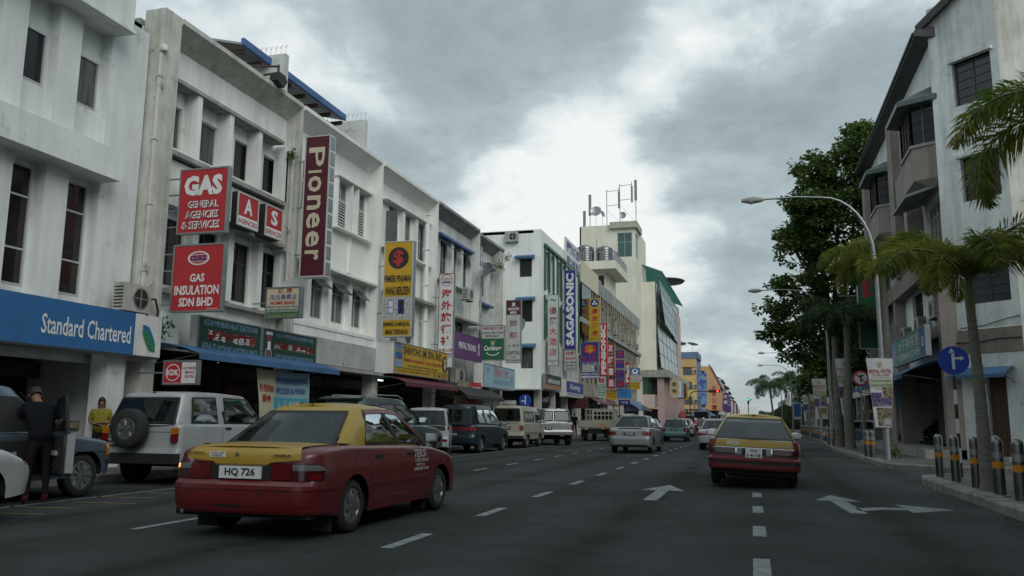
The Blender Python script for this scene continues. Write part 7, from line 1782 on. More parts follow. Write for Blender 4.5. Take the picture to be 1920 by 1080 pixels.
# white three door off-roader with spare wheel
c = boxy('off_roader', 'white three door off-roader with a spare wheel on its tailgate', 'car', -10.78, 12.95, WHT, 0, 4.0, 1.72, 1.70, 1.10, .35, wheel='offroad', tw=.23, gy=(.05, 3.0, .30, 2.3), gw=(.80, .70), rearwin=(-.88, .88, .06, .88), ex=9,
         wins=[[(.42, 1.14), (.50, 1.58), (1.18, 1.60), (1.20, 1.13)], [(1.42, 1.13), (1.45, 1.60), (2.22, 1.59), (2.75, 1.12)]])
r = c.root
b = MB(); b.local = True; b.box(-.86, .86, -.10, .06, .40, .58); b.build('rear_bumper', BLACK, r)
tm, cm, dm = wheel_meshes(.355, .23, 'offroad'); sp = link('spare_wheel', tm, r, (-.08, -.16, 1.02)); sp.rotation_euler = (0, 0, R(-90)); link('rim', cm, sp)
for sg in (1, -1):
    x0 = sg*.80
    b = MB(); b.local = True; b.box(min(x0, x0-sg*.11), max(x0, x0-sg*.11), -.012, .08, .78, .92); b.build('tail_light', LENSR, r)
    b = MB(); b.local = True; b.box(min(x0, x0-sg*.11), max(x0, x0-sg*.11), -.012, .08, .93, 1.04); b.build('tail_light', LENSA, r)
c.plate('QAG 5017 D', .78, .34, .17, bg=TXB, fg=TXW, lines=['QAG', '5017 D'], x=-.58)
c.patch('tailgate_seam', SEAL, -.72, .72, .955, .965, .002, ns=8); c.boxp('door_handle', BLACK, -.70, -.56, .02, .06, 1.03, 1.08)
c.seam(1.32); c.handle(1.5, 1.02); c.mirror(2.65, 1.2, BLACK); c.patch('side_strip', mat('silver side strip', (.35, .36, .36), .4), c.sy(.2), c.sy(3.9), .62, .68, .006, (1, -1), ns=40)
c.boxp('b_pillar_trim', mat('silver side strip'), .735, .79, 1.22, 1.40, 1.14, 1.70) if False else None
# pale blue pick up with open door, and the white car double parked behind it
c = boxy('car', 'pale blue car with its driver door open at the left kerb', 'car', -10.85, 7.13, LBLUE, R(0), 4.4, 1.72, 1.68, 1.02, .33, gy=(.05, 3.35, .5, 2.55), gw=(.80, .64), ex=7, edge=.09, gap=.30, bulge=(.05, .14), rc=(.2, .2), tw=.19, wheel='cover',
         hood=[(0, 1.0), (2.6, 1.02), (3.2, .98), (3.7, .93), (4.35, .84), (4.55, .72)], wins=[[(.5, 1.05), (.7, 1.52), (1.4, 1.55), (1.45, 1.04)]], fa=3.72)
c.sidewin([(1.55, .42), (1.52, 1.0), (1.62, 1.53), (2.5, 1.50), (3.1, 1.02), (3.1, .45)][1:5], sides=(1,), m=BLACK, nm='door_opening'); 
c.patch('door_opening', BLACK, c.sy(1.6), c.sy(3.05), .38, .985, .004, (1,), ns=10)
c.patch('indicator', LENSA, c.arc[-1]-.98, c.arc[-1]-.80, .62, .80, .01, (1, -1)); c.patch('bumper_strip', BLACK, c.arc[-1]-1.0, c.arc[-1], .5, .55, .012, (1, -1), ns=12)
c.patch('arch_lip', LBLUE, c.sy(3.3), c.sy(4.15), lambda s: .685, .71, .01, (1,), ns=10)
r = c.root
b = MB(); b.local = True; b.prism([(0, .36), (0, 1.0), (-1.02, 1.02), (-1.08, .8), (-1.02, .38)], 0, -.09, 0.0); dr_ = b.build('open_door', LBLUE, r)
dr_.location = (.86, 3.1, 0); dr_.rotation_euler = (0, 0, R(57))
def dchild(nm, m, fn, **k):
    b = MB(); b.local = True; fn(b); return b.build(nm, m, dr_, **k)
dchild('door_trim', PLAST, lambda b: b.prism([(-.05, .42), (-.05, .95), (-.97, .96), (-1.0, .8), (-.96, .44)], 0, -.115, -.091))
dchild('armrest', mat('silver door strip', (.3, .3, .3), .4), lambda b: b.box(-.15, -.116, -.7, -.3, .68, .74))
dchild('door_edge', mat('silver door strip'), lambda b: b.box(-.095, .004, -1.10, -1.04, .45, .98))
dchild('window_frame', BLACK, lambda b: (b.tube([(-.05, -.02, 1.0), (-.10, -.42, 1.48), (-.12, -.95, 1.52), (-.08, -1.05, 1.0)], .022, 6)))
dchild('window', CGC, lambda b: b.add([(-.05, -.1, 1.0), (-.08, -1.0, 1.0), (-.12, -.93, 1.5), (-.10, -.45, 1.46)], [(0, 1, 2, 3)]))
dchild('wing_mirror', BLACK, lambda b: b.prism([(-.12, 1.0), (-.12, 1.16), (-.34, 1.16), (-.36, 1.02)], 0, .02, .22))
dchild('mirror_glass', CHROME, lambda b: b.box(.03, .21, -.355, -.342, 1.03, 1.14)); dchild('speaker_grille', CHROME, lambda b: b.box(-.122, -.116, -.55, -.3, .50, .53))
c = boxy('car', 'white car cut by the left picture edge, only its front wing and headlight in view', 'car', -9.18, 3.95, WHT, 0, 4.4, 1.68, 1.6, .95, .31, gy=(.3, 3.0, .8, 2.4), gw=(.76, .58), ex=7, edge=.12, gap=.28, rc=(.25, .2), hood=[(0, .95), (2.6, .97), (3.1, .94), (4.0, .84), (4.4, .66)], wins=[[(1.7, .99), (1.75, 1.46), (2.3, 1.44), (2.8, .97)], [(.8, .99), (1.0, 1.44), (1.6, 1.46), (1.6, .98)]], fa=3.6)
c.patch('headlight', LENSC, c.arc[-1]-.95, c.arc[-1]-.62, .66, .80, .008, (1, -1))
# dark grey green SUV pulling out
c = boxy('off_roader', 'large grey green SUV with roof rails and a roof spoiler behind the near taxi', 'car', -11.0, 20.6, GREYM, R(-9), 4.75, 1.84, 1.84, 1.12, .37, gy=(.10, 3.55, .50, 2.75), gw=(.84, .64), wheel='spoke', tw=.25, ex=7, edge=.10, rc=(.25, .22), bulge=(.08, .16), gap=.36, group='vehicles parked on the left', fa=3.75,
         hood=[(0, 1.10), (3.0, 1.08), (3.5, 1.06), (4.3, .98), (4.62, .86), (4.75, .75)], wins=[[(.58, 1.17), (.70, 1.60), (1.12, 1.62), (1.20, 1.15)], [(1.30, 1.15), (1.28, 1.64), (2.02, 1.66), (2.05, 1.12)], [(2.12, 1.12), (2.12, 1.65), (2.65, 1.62), (3.35, 1.10)]], rearwin=(-.82, .82, .15, .80))
for sx in (1, -1): tubep('roof_rail', METAL, c.root, [(sx*.62, .75, 1.82), (sx*.64, .95, 1.90), (sx*.64, 2.3, 1.91), (sx*.62, 2.6, 1.82)], .018)
b = MB(); b.local = True; b.prism([(.28, 1.80), (.62, 1.86), (.62, 1.80), (.30, 1.76)], 0, -.66, .66); b.build('spoiler', GREYM, c.root)
for sg in (1, -1): c.patch('tail_light', LENSR, sg*.72, sg*1.02, .86, 1.08, .012)
c.plate('QAB 7781', .80, .44, .11, bg=TXB, fg=TXW); c.mirror(3.2, 1.22, GREYM, sc=1.25); c.seam(1.25); c.seam(2.08); c.seam(3.3); c.handle(1.45, .98, CHROME); c.handle(2.3, .98, CHROME)
c.patch('arch_flare', GREYM, c.sy(3.2), c.sy(4.3), .80, .86, .03, (1, -1), ns=12)
# small white van
c = boxy('van', 'small white van with a black tailgate window panel', 'van', -10.3, 25.9, WHT, R(18), 3.2, 1.5, 1.62, 1.05, .27, gy=(.04, 2.7, .14, 2.1), gw=(.71, .62), tw=.15, ra=.6, fa=2.6, gap=.28, hood=[(0, 1.05), (2.6, 1.03), (3.0, .95), (3.3, .8)], wins=[[(.3, 1.08), (.32, 1.5), (1.2, 1.5), (1.2, 1.08)], [(1.3, 1.08), (1.32, 1.5), (2.0, 1.49), (2.5, 1.06)]], rearwin=(-.86, .86, .06, .9))
c.patch('black_panel', BLACK, -.62, .62, .88, 1.04, .012, ns=10); c.patch('tail_light', LENSR, .44, .68, .52, .60, .014); c.patch('tail_light', LENSR, -.68, -.44, .52, .60, .014); c.patch('side_light', LENSR, .70, .76, .9, 1.04, .014)
c.boxp('badge', mat('gold badge', (.3, .25, .12), .5), .30, .5, -.03, 0, .74, .79); c.boxp('rear_bumper', WHT, -.7, .7, -.06, .05, .36, .50); c.boxp('mud_flap', UNDER, .5, .68, .2, .21, .1, .3)
# dark minivan
c = boxy('van', 'dark blue minivan with a full width red tail light band', 'van', -10.72, 29.6, DKB, 0, 4.6, 1.76, 1.80, 1.10, .31, gy=(.05, 4.0, .35, 2.75), gw=(.82, .66), ex=6, edge=.10, rc=(.25, .22), bulge=(.08, .25), gap=.30, hood=[(0, 1.08), (3.0, 1.05), (3.9, .96), (4.4, .80), (4.6, .66)],
         wins=[[(.55, 1.12), (.62, 1.62), (1.3, 1.64), (1.35, 1.10)], [(1.45, 1.10), (1.42, 1.64), (2.15, 1.64), (2.2, 1.08)], [(2.28, 1.08), (2.25, 1.63), (2.7, 1.6), (3.6, 1.03)]], rearwin=(-.84, .84, .08, .86))
c.patch('tail_light_band', LENSR, -.98, .98, .84, .98, .010, ns=30); c.patch('lens', LENSD, -.3, .3, .86, .96, .014, ns=8); c.mirror(3.55, 1.1, DKB, sc=1.1); c.seam(1.4); c.seam(2.25); c.plate('QSC 3008', .7, .4, .1, bg=TXB, fg=TXW)
# cream van
c = boxy('van', 'cream high roofed van behind the dark minivan', 'van', -10.7, 36.6, CRM, 0, 4.1, 1.65, 1.88, 1.15, .31, gy=(.05, 3.75, .18, 3.05), gw=(.78, .68), gap=.38, tw=.17, hood=[(0, 1.15), (3.4, 1.12), (3.9, 1.0), (4.1, .9)], ra=.75, fa=3.1, crown=.05,
         wins=[[(.35, 1.2), (.37, 1.62), (1.1, 1.63), (1.1, 1.2)], [(1.16, 1.2), (1.16, 1.63), (2.0, 1.63), (2.0, 1.2)], [(2.35, 1.18), (2.3, 1.62), (2.85, 1.6), (3.35, 1.15)]], rearwin=(-.84, .84, .1, .9))
c.patch('tail_light', LENSR, .62, .80, .80, 1.0, .012); c.patch('tail_light', LENSR, -.80, -.62, .80, 1.0, .012); c.plate('QS 2295', .9, .36, .13, bg=TXB, fg=TXW); c.patch('side_strip', mat('grey side strip', (.2, .2, .19), .5), c.sy(.2), c.sy(3.8), .62, .72, .006, (1, -1), ns=30)
c.boxp('rear_bumper', BLACK, -.80, .80, -.10, .04, .42, .55); c.seam(1.12); c.seam(2.2); c.seam(3.3); tubep('roof_rack_bar', BLACK, c.root, [(-.6, 2.9, 1.93), (.6, 2.9, 1.93)], .02); tubep('roof_rack_bar', BLACK, c.root, [(-.6, 1.3, 1.96), (.6, 1.3, 1.96)], .02); c.mirror(3.3, 1.2, WHT)
# silver off-roader turning left
c = boxy('off_roader', 'silver off-roader with split rear doors turning out towards the cross street', 'car', -9.55, 41.8, SILV, R(24), 4.8, 1.83, 1.86, 1.15, .39, gy=(.05, 3.5, .22, 2.9), gw=(.85, .72), wheel='offroad', tw=.25, ex=9, gap=.48, rp=[(.2, .05), (.5, 0), (.7, 0), (.72, .04), (1.15, .06)], rearwin=None, fa=3.85,
         wins=[[(.3, 1.2), (.35, 1.68), (1.35, 1.7), (1.35, 1.19)], [(1.43, 1.19), (1.43, 1.7), (2.2, 1.7), (2.2, 1.18)], [(2.28, 1.18), (2.28, 1.7), (2.75, 1.68), (3.25, 1.16)]])
c.endwin('rear', -.82, -.24, .12, .86); c.endwin('rear', -.14, .82, .12, .86)
c.patch('rear_bumper', mat('silver bumper', (.25, .25, .25), .35, .7), -.95, .95, .58, .68, .03, ns=24); c.patch('rear_trim', CHROME, -.78, .78, 1.02, 1.04, .012, ns=12)
for sg in (1, -1): c.patch('tail_light', LENSR, sg*.78, sg*.96, .76, 1.0, .014)
c.plate('QSA 1775', .86, .36, .16, bg=TXB, fg=TXW, x=-.42); c.boxp('mud_flap', UNDER, .55, .85, .4, .42, .2, .55); c.boxp('mud_flap', UNDER, -.85, -.55, .4, .42, .2, .55); c.patch('door_seam', SEAL, -.17, -.162, .72, 1.13, .003, ns=1)
c.boxp('rear_axle', UNDER, -.7, .7, .8, .95, .28, .42)
# flatbed truck
t = thing('flatbed_truck', 'cream flatbed truck with a barred headboard rack', 'truck', (-9.45, 52, 0), 'vehicles parked on the left')
def tb_(nm, m, *boxes):
    b = MB(); b.local = True
    for q in boxes: b.box(*q)
    return b.build(nm, m, t)
tb_('bed_floor', CRM, (-1.02, 1.02, 0, 3.2, .78, .86)); tb_('tailboard', CRM, (-1.02, 1.02, -.05, -.01, .86, 1.28)); tb_('side_board', CRM, (-1.06, -1.02, 0, 3.2, .86, 1.28)); tb_('side_board', CRM, (1.02, 1.06, 0, 3.2, .86, 1.28))
for k in range(4): tb_('board_rib', CRM, (-1.0+.66*k, -.95+.66*k, -.07, -.051, .86, 1.28))
for k in range(6): tb_('board_rib', CRM, (1.061, 1.08, .1+.58*k, .16+.58*k, .86, 1.28))
for k in range(9): tb_('rack_bar', CRM, (-1.0+.245*k, -.95+.245*k, 2.3, 2.34, 1.28, 1.98))
tb_('rack_rail', CRM, (-1.03, 1.03, 2.29, 2.35, 1.98, 2.04)); tb_('rack_rail', CRM, (-1.03, 1.03, 2.295, 2.345, 1.6, 1.65)); tb_('rack_rail', CRM, (.99, 1.04, .9, 2.3, 1.93, 1.98), (.99, 1.04, 1.4, 1.44, 1.28, 1.93), (.99, 1.04, 1.9, 1.94, 1.28, 1.93))
tb_('rack_post', CRM, (-1.05, -.98, -.0, .06, 1.28, 2.1)) if False else None
tb_('number_board', ORANGE, (.25, .7, -.06, -.052, .98, 1.08)); tb_('chassis', UNDER, (-.45, .45, .05, 4.6, .45, .77)); tb_('cab', CRM, (-.85, .85, 3.3, 4.9, .5, 1.25)); tb_('cab_roof', CRM, (-.80, .80, 3.35, 4.5, 1.25, 1.98)); tb_('rear_window', CGB, (-.65, .65, 3.33, 3.349, 1.35, 1.85))
tb_('mud_flap', UNDER, (-.95, -.5, .35, .37, .2, .7), (.5, .95, .35, .37, .2, .7)); tb_('tail_light', LENSR, (.62, .85, -.03, 0, .66, .74)); tb_('tail_light', LENSR, (-.85, -.62, -.03, 0, .66, .74)); tb_('tailboard_hinge', CRM, (-.55, -.48, -.08, 0, .72, .86), (.48, .55, -.08, 0, .72, .86))
tm, cm, dm = wheel_meshes(.34, .22, 'cover')
for y_ in (.85, 4.1):
    for sx in (1, -1): w_ = link('wheel', tm, t, (sx*.78, y_, .34)); w_.rotation_euler = (0, 0, 0 if sx > 0 else math.pi); link('hubcap', cm, w_)
# ================================================================ STREET FURNITURE
def lamp_post(x, y, label, first=[None]):
    if first[0] is None:
        t = thing('street_lamp', label, 'street lamp', (x, y, PZ), 'curved street lamps on the right'); first[0] = t
        b = MB(); b.local = True; pts = [(0, 0, 0), (0, 0, 5.6), (-.03, 0, 6.3)]
        for k in range(1, 9):
            a = R(90*k/8); pts.append((-.03-1.5*(1-math.cos(a)), 0, 6.3+2.05*math.sin(a)))
        pts += [(-2.3, 0, 8.42), (-3.35, 0, 8.40)]
        rs = [.085, .065, .06]+[.055-.003*k for k in range(8)]+[.03, .03]
        b.tube(pts, rs, 8); b.build('pole', METAL, t, True, 60)
        b = MB(); b.local = True; b.tube([(0, 0, 0), (0, 0, 1.3)], .105, 10); b.build('pole_base', METAL, t, True)
        b = MB(); b.local = True; b.lathe([(0, -.42), (.06, -.40), (.11, -.2), (.12, 0), (.09, .2), (.04, .32), (0, .33)], (-3.62, 0, 8.40), 0, 12); h = b.build('lamp_head', mat('lamp housing', (.30, .29, .26), .5), t, True)
        b = MB(); b.local = True; b.lathe([(0, -.11), (.08, -.07), (.13, 0), (.13, .02)], (-3.72, 0, 8.36), 2, 12); b.build('lamp_bowl', mat('lamp bowl', (.42, .42, .38), .15, coat=.4), h, True)
        return t
    return dup(first[0], (x, y, PZ), 0, label)
for k, (x, y) in enumerate(((3.95, 28.0), (4.1, 48), (4.4, 70), (4.9, 92), (5.0, 112), (5.0, 150))):
    lamp_post(x, y, ('nearest curved street lamp, reaching out in front of the corner building', 'second curved street lamp, in front of the big leafy tree', 'third curved street lamp from the front', 'fourth curved street lamp from the front', 'fifth curved street lamp from the front', 'farthest and lowest curved street lamp')[k])
bol = None
def bollard(x, y, label, group='steel bollards with orange bands'):
    global bol
    if bol is None:
        bol = thing('bollard', label, 'bollard', (x, y, PZ), group)
        b = MB(); b.local = True; b.lathe([(.083, .0), (.083, .80), (.078, .835), (.06, .865), (.03, .882), (0, .886)], (0, 0, 0), 2, 20); b.build('post', STEEL, bol, True, 50)
        b = MB(); b.local = True; b.lathe([(.13, 0), (.13, .014), (.084, .022)], (0, 0, 0), 2, 20); b.build('base_ring', METAL, bol, True)
        b = MB(); b.local = True; b.lathe([(.085, .42), (.085, .52)], (0, 0, 0), 2, 20); b.build('orange_band', ORANGE, bol, True)
        b = MB(); b.local = True; b.lathe([(.0845, .57), (.0845, .67)], (0, 0, 0), 2, 20); b.build('brushed_band', METAL, bol, True)
        return bol
    c = dup(bol, (x, y, PZ), 0, label); c['group'] = group; return c
ORD = 'first second third fourth fifth sixth seventh eighth ninth tenth eleventh twelfth thirteenth fourteenth fifteenth sixteenth seventeenth eighteenth nineteenth twentieth twenty-first twenty-second twenty-third twenty-fourth'.split()
ord_ = ('first', 'second', 'third', 'fourth', 'fifth', 'sixth', 'seventh')
for k, y in enumerate((19.15, 17.7, 16.13, 14.7, 13.61, 12.3)):
    bollard(3.68-.01*k, y, '%s of the large steel bollards along the near right kerb, counted from the farthest' % ord_[k])
bollard(4.42, 17.9, 'steel bollard standing behind the row, close to the palm trunk')
bollard(3.62, 29.9, 'left one of the two bollards beside the hotel banner pole'); bollard(3.68, 29.1, 'right one of the two bollards beside the hotel banner pole')
bollard(3.75, 46, 'left one of the two bollards in front of the palm trunks'); bollard(3.85, 44.5, 'right one of the two bollards in front of the palm trunks')
for k in range(24): bollard(4.25+.02*k, 52+1.55*k, '%s steel bollard of the long row beyond the palms, counted from the nearest' % ORD[k], 'distant row of bollards along the right kerb')
traffic_disc('round blue sign showing straight ahead and right, on a black and white post', 4.12, 19.4, 2.55, .30, 'right', .035, striped=True)
traffic_disc('white disc with a red ring and a black arrow in front of the palms', 4.55, 38.5, 3.15, .33, 'noturn', .035, face=WHITEP)
def tilt_banner(label, x, y, w, z0, z1, first, top='ROYAL HOTEL', taper=.2, skew=0.0, plain=False):
    t = thing('hotel_banner', label, 'banner', (x, y, z0), 'banners tied to the lamp posts'); fr = fy(y)
    def pt(a, c): ww = w*(1-taper*c); return (x-w/2+w*taper*.5*c+ww*a+skew*c, .02*math.sin(a*5+c*4), z1-(z1-z0)*c)
    def patchb(a, c, e, g_, m, o, nm='print'):
        b = MB(fr); n = 5; vs = []
        for j in range(n+1):
            for i in range(n+1): p = pt(a+(e-a)*i/n, c+(g_-c)*j/n); vs.append((p[0], p[1]+o, p[2]))
        b.add(vs, [(j*(n+1)+i, j*(n+1)+i+1, (j+1)*(n+1)+i+1, (j+1)*(n+1)+i) for j in range(n) for i in range(n)]); return b.build(nm, m, t, True)
    patchb(0, 0, 1, 1, WHITEP, 0, 'sheet')
    b = MB(fr)
    b.tube([(pt(-.02, 0)[0], -.02, z1), (pt(1.02, 0)[0], -.02, z1)], .012, 5); b.tube([(pt(-.02, 1)[0], -.02, z0), (pt(1.02, 1)[0], -.02, z0)], .012, 5); b.build('rod', METAL, t)
    if plain: patchb(.1, .35, .9, .9, PHOTO1 if plain == 1 else BANKBLUE, .006); patchb(.15, .08, .85, .3, TXLB, .006); return t
    patchb(0, .30, 1, .42, flat('banner cream', (.55, .56, .38)), .006); patchb(.55, .42, .98, .58, PHOTO1, .008); patchb(.02, .50, .5, .6, PHOTO2, .010)
    patchb(.02, .58, .98, .70, PHOTO2, .008); patchb(.2, .72, .98, .98, PHOTO1, .008); patchb(.5, .88, .95, .97, PHOTO3, .010)
    for s, a, c, e, g_, m, bo in (('✹', .38, .03, .62, .15, GOLD, .02), (top, .05, .16, .95, .215, TXR, .02), ('Tel: 086-315888', .15, .225, .85, .26, TXR, .0), ('No.12, Pedada Commercial Centre', .1, .272, .9, .29, TXB, .0), ('Newly Renovated', .06, .31, .92, .35, TXG, .01), ('Town Centre Hotel', .04, .365, .96, .41, TXG, .01), ('COMING SOON', .18, .43, .52, .455, BROWNT, .0), ('Promotion', .3, .665, .9, .695, TXW, .0)):
        tv, tf = textmesh(s, bo)
        if not tv: continue
        xs = [p[0] for p in tv]; ys = [p[1] for p in tv]; b = MB(fr); vs = []
        for px, py, pz in tv:
            p = pt(a+(e-a)*(px-min(xs))/(max(xs)-min(xs)), g_-(g_-c)*(py-min(ys))/(max(ys)-min(ys))); vs.append((p[0], p[1]+.016, p[2]))
        b.add(vs, tf); b.build('lettering', m, t)
    return t
tilt_banner('nearest white Royal Hotel banner with bedroom pictures, tapering downwards', 3.86, 27.8, .78, 1.12, 3.22, True, taper=.42)
tilt_banner('hotel banner hanging on the pole behind the red ringed sign', 4.0, 40, .62, 1.6, 4.1, False, taper=.3, skew=.1)
tilt_banner('hotel banner on the third lamp post, above the long bollard row', 4.15, 56, .85, 1.5, 4.0, False, skew=.1)
tilt_banner('hotel banner farther along, left of the third banner', 4.5, 72, 1.0, 1.4, 4.1, False)
tilt_banner('small blue and orange banner at the farthest banner pole', 4.3, 86, .9, 1.6, 3.9, False, plain=2)
for x, y, z in ((4.0, 40.06, 4.0), (4.15, 56.06, 3.6)):
    b = MB(); b.tube([(x, y, PZ), (x, y, z)], .06, 8); tag(b.build('banner_pole', METAL), 'galvanised pole carrying the %s hotel banner' % ('second' if y < 50 else 'third'), 'pole')
# wooden tree guard beside the banner pole
t = thing('tree_guard', 'dark timber frame guard standing behind the nearest hotel banner', 'tree guard', (4.3, 30.5, PZ))
for k, (x0, x1) in enumerate(((3.62, 3.72), (4.35, 4.45))): b = MB(); b.tube([(x0, 30.5, PZ), (x0+.06*(1-2*k), 30.5, 1.9)], .035, 5); b.build('stake', RUST, t)
b = MB(); b.box(3.6, 4.5, 30.47, 30.53, 1.6, 1.68); b.build('rail', RUST, t)
# traffic lights down the street
def signal(label, x, y, arm, zc, lit, m):
    t = thing('traffic_light', label, 'traffic light', (x, y, 0))
    b = MB(); b.tube([(x, y, 0), (x, y, zc-1.2), (x+.2, y, zc-.3), (x+.8, y, zc), (x+arm, y, zc)], .09, 7); b.build('pole', PLAST, t, True)
    b = MB(); b.box(x+arm, x+arm+2.0, y-.2, y+.1, zc-.25, zc+.25) if arm > 1 else b.box(x-.2, x+.2, y-.2, y+.1, zc-1, zc+.3); b.build('housing', BLACK, t)
    b = MB(fy(y-.22)); disc(b, (x+arm+1.55) if arm > 1 else x, zc, .17, .0, 14); b.build('lit_lens', m, t)
    return t
signal('traffic light on a long arm showing red across the street', -10.3, 150, 3.2, 6.6, True, mat('red signal light', (1, .04, .02), .3, emit=4.0))
signal('far traffic light showing green at the right of the street', -.6, 190, 0, 6.2, True, mat('green signal light', (.05, 1, .6), .3, emit=1.2))
b = MB(); b.tube([(-9.6, 150.5, 0), (-9.6, 150.5, 4.8)], .09, 7); tag(b.build('pole', METAL), 'plain white pole at the crossing by the yellow hotel', 'pole')
t = thing('umbrella', 'blue market umbrella at the crossing below the orange hotel', 'umbrella', (-9.2, 168, 0)); b = MB(); b.lathe([(2.6, 2.5), (1.4, 3.3), (0, 3.9)], (-9.2, 168, 0), 2, 12); b.build('canopy', BLUER, t); b = MB(); b.tube([(-9.2, 168, 0), (-9.2, 168, 3.8)], .05); b.build('pole', METAL, t)
t = thing('lorry', 'dark fronted lorry waiting at the far crossing', 'lorry', (-7.2, 130, 0)); b = MB(); b.box(-8.4, -6.2, 130, 136, .8, 3.0); b.build('body', mat('grey lorry box', (.18, .18, .17), .6, vary=.2), t); b = MB(); b.box(-8.3, -6.3, 129.95, 129.99, 1.9, 2.8); b.build('rear_window', CGB, t)
tm, cm, dm = wheel_meshes(.45, .25, 'cover')
for sx in (-8.15, -6.45): link('wheel', tm, t, (sx+7.2, 1.2, .45)); link('wheel', tm, t, (sx+7.2, 5.0, .45))
# ================================================================ TREES
def palm(name, label, x, y, z0, h, lean, fr_len, n, m, seed, r0=.15, dens=1.0, groups='foxtail palms on the right pavement', tilt=(0, 0), droop=1.0, azr=None, trunk=True):
    rnd = random.Random(seed); t = thing(name, label, 'palm', (x, y, z0), groups)
    top_ = Vector((lean[0], lean[1], h))
    if trunk:
        b = MB(); b.local = True; k = 12; pts = [tuple(Vector((0, 0, 0)).lerp(top_, i/28)+Vector((lean[0]*-.25*math.sin(i/28*math.pi), 0, 0))) for i in range(29)]
        rs = [(r0*(1.25 if i == 0 else 1-.38*i/28))*(1.045 if i % 2 else .975) for i in range(29)]
        b.tube(pts, rs, k); b.build('trunk', PTRUNK, t, True, 60)
        b = MB(); b.local = True; b.tube([tuple(top_-Vector((0, 0, .05))), tuple(top_+Vector((0, 0, .35))), tuple(top_+Vector((0, 0, .8)))], [r0*.62, r0*.72, r0*.3], 9); b.build('crownshaft', mat('palm crownshaft', (.16, .19, .09), .6, vary=.2), t, True)
    # one frond mesh: curved midrib with leaflets standing out all round it
    def frond(seed2, ln, arch):
        r2 = random.Random(seed2); b = MB(); path = []; N_ = 26
        for i in range(N_+1):
            s = i/N_; a = R(70)-arch*s**1.2*R(132); path.append((s, a))
        pts = [Vector((0, 0, 0))]
        for i in range(1, N_+1):
            a = path[i][1]; pts.append(pts[-1]+Vector((math.cos(a), 0, math.sin(a)))*ln/N_)
        b.cur = 0; b.tube([tuple(p) for p in pts], [.026*(1-.8*i/N_)+.004 for i in range(N_+1)], 4, False)
        b.cur = 1
        for i in range(int(480*dens)):
            s = .10+.9*(i/(480*dens)); q = s*N_; k = min(N_-1, int(q)); p = pts[k].lerp(pts[k+1], q-k); d = (pts[k+1]-pts[k]).normalized()
            side_ = Vector((0, 1, 0)); upv = d.cross(side_).normalized()*-1
            th = r2.uniform(-1.25, 1.25)+(0 if i % 2 else math.pi); out = side_*math.cos(th)+upv*math.sin(th)*.8
            ll = (.40*math.sin(math.pi*min(1, .14+s*.88))**.55+.05)*r2.uniform(.75, 1.1)*ln/2.1
            v = (out*.86+d*.55).normalized(); tip = p+v*ll+Vector((0, 0, -ll*.30*droop)); mid = p+v*ll*.5+Vector((0, 0, -.02)); w = v.cross(Vector((r2.gauss(0, 1), r2.gauss(0, 1), r2.gauss(0, 1)))).normalized()*.0125*ln/2.0
            b.add([tuple(p), tuple(mid+w), tuple(tip), tuple(mid-w)], [(0, 1, 2, 3)])
        return setmesh('frond', b.v, b.f, [BARKG, m], b.mi)
    ms = [frond(seed*7+i, fr_len*rnd.uniform(.9, 1.1), (.75, 1.0, 1.25)[i]*droop) for i in range(3)]
    for i in range(n):
        az = (azr[i] if azr and i < len(azr) else 360*i/n*1.0+rnd.uniform(-14, 14)); o = link('frond', ms[(i*2+seed) % 3], t, tuple(top_+Vector((0, 0, .55)))); up_ = rnd.uniform(-22, 16)
        o.rotation_euler = (Matrix.Rotation(R(az), 3, 'Z') @ Matrix.Rotation(R(-up_), 3, 'Y')).to_euler()
    return t
BARKG = mat('frond midrib', (.12, .14, .06), .6)
palm('foxtail_palm', 'yellow green foxtail palm with a thin trunk by the blue arrow sign', 3.72, 15.7, PZ, 2.95, (-.05, 0), 2.0, 13, PALMLEAF, 2, .118, .85, droop=1.02)
palm('foxtail_palm', 'foxtail palm whose fronds hang in from the right picture edge', 4.95, 12.7, PZ, 4.5, (.05, 0), 2.6, 13, PALMLEAF, 5, .15, .85, droop=1.0)
palm('foxtail_palm', 'green foxtail palm just behind the nearest street lamp', 4.55, 30.8, PZ, 5.8, (0, 0), 2.5, 13, PALMLEAF, 8, .15)
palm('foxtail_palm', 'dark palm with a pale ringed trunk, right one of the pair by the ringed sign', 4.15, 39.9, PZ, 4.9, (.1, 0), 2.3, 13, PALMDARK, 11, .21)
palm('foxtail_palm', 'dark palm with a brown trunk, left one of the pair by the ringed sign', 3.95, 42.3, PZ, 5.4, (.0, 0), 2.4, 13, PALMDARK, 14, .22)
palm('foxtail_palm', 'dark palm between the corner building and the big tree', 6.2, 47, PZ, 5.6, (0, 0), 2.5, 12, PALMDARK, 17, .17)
palm('coconut_palm', 'distant palm leaning at the end of the lamp row', 3.6, 150, 0, 6.3, (-.4, 0), 4.6, 15, PALMDARK, 20, .22, .6, 'distant palms', droop=1.15)
palm('coconut_palm', 'distant palm beside the leaning one', 7.2, 158, 0, 7.5, (.3, 0), 4.6, 15, PALMDARK, 23, .22, .6, 'distant palms', droop=1.15)
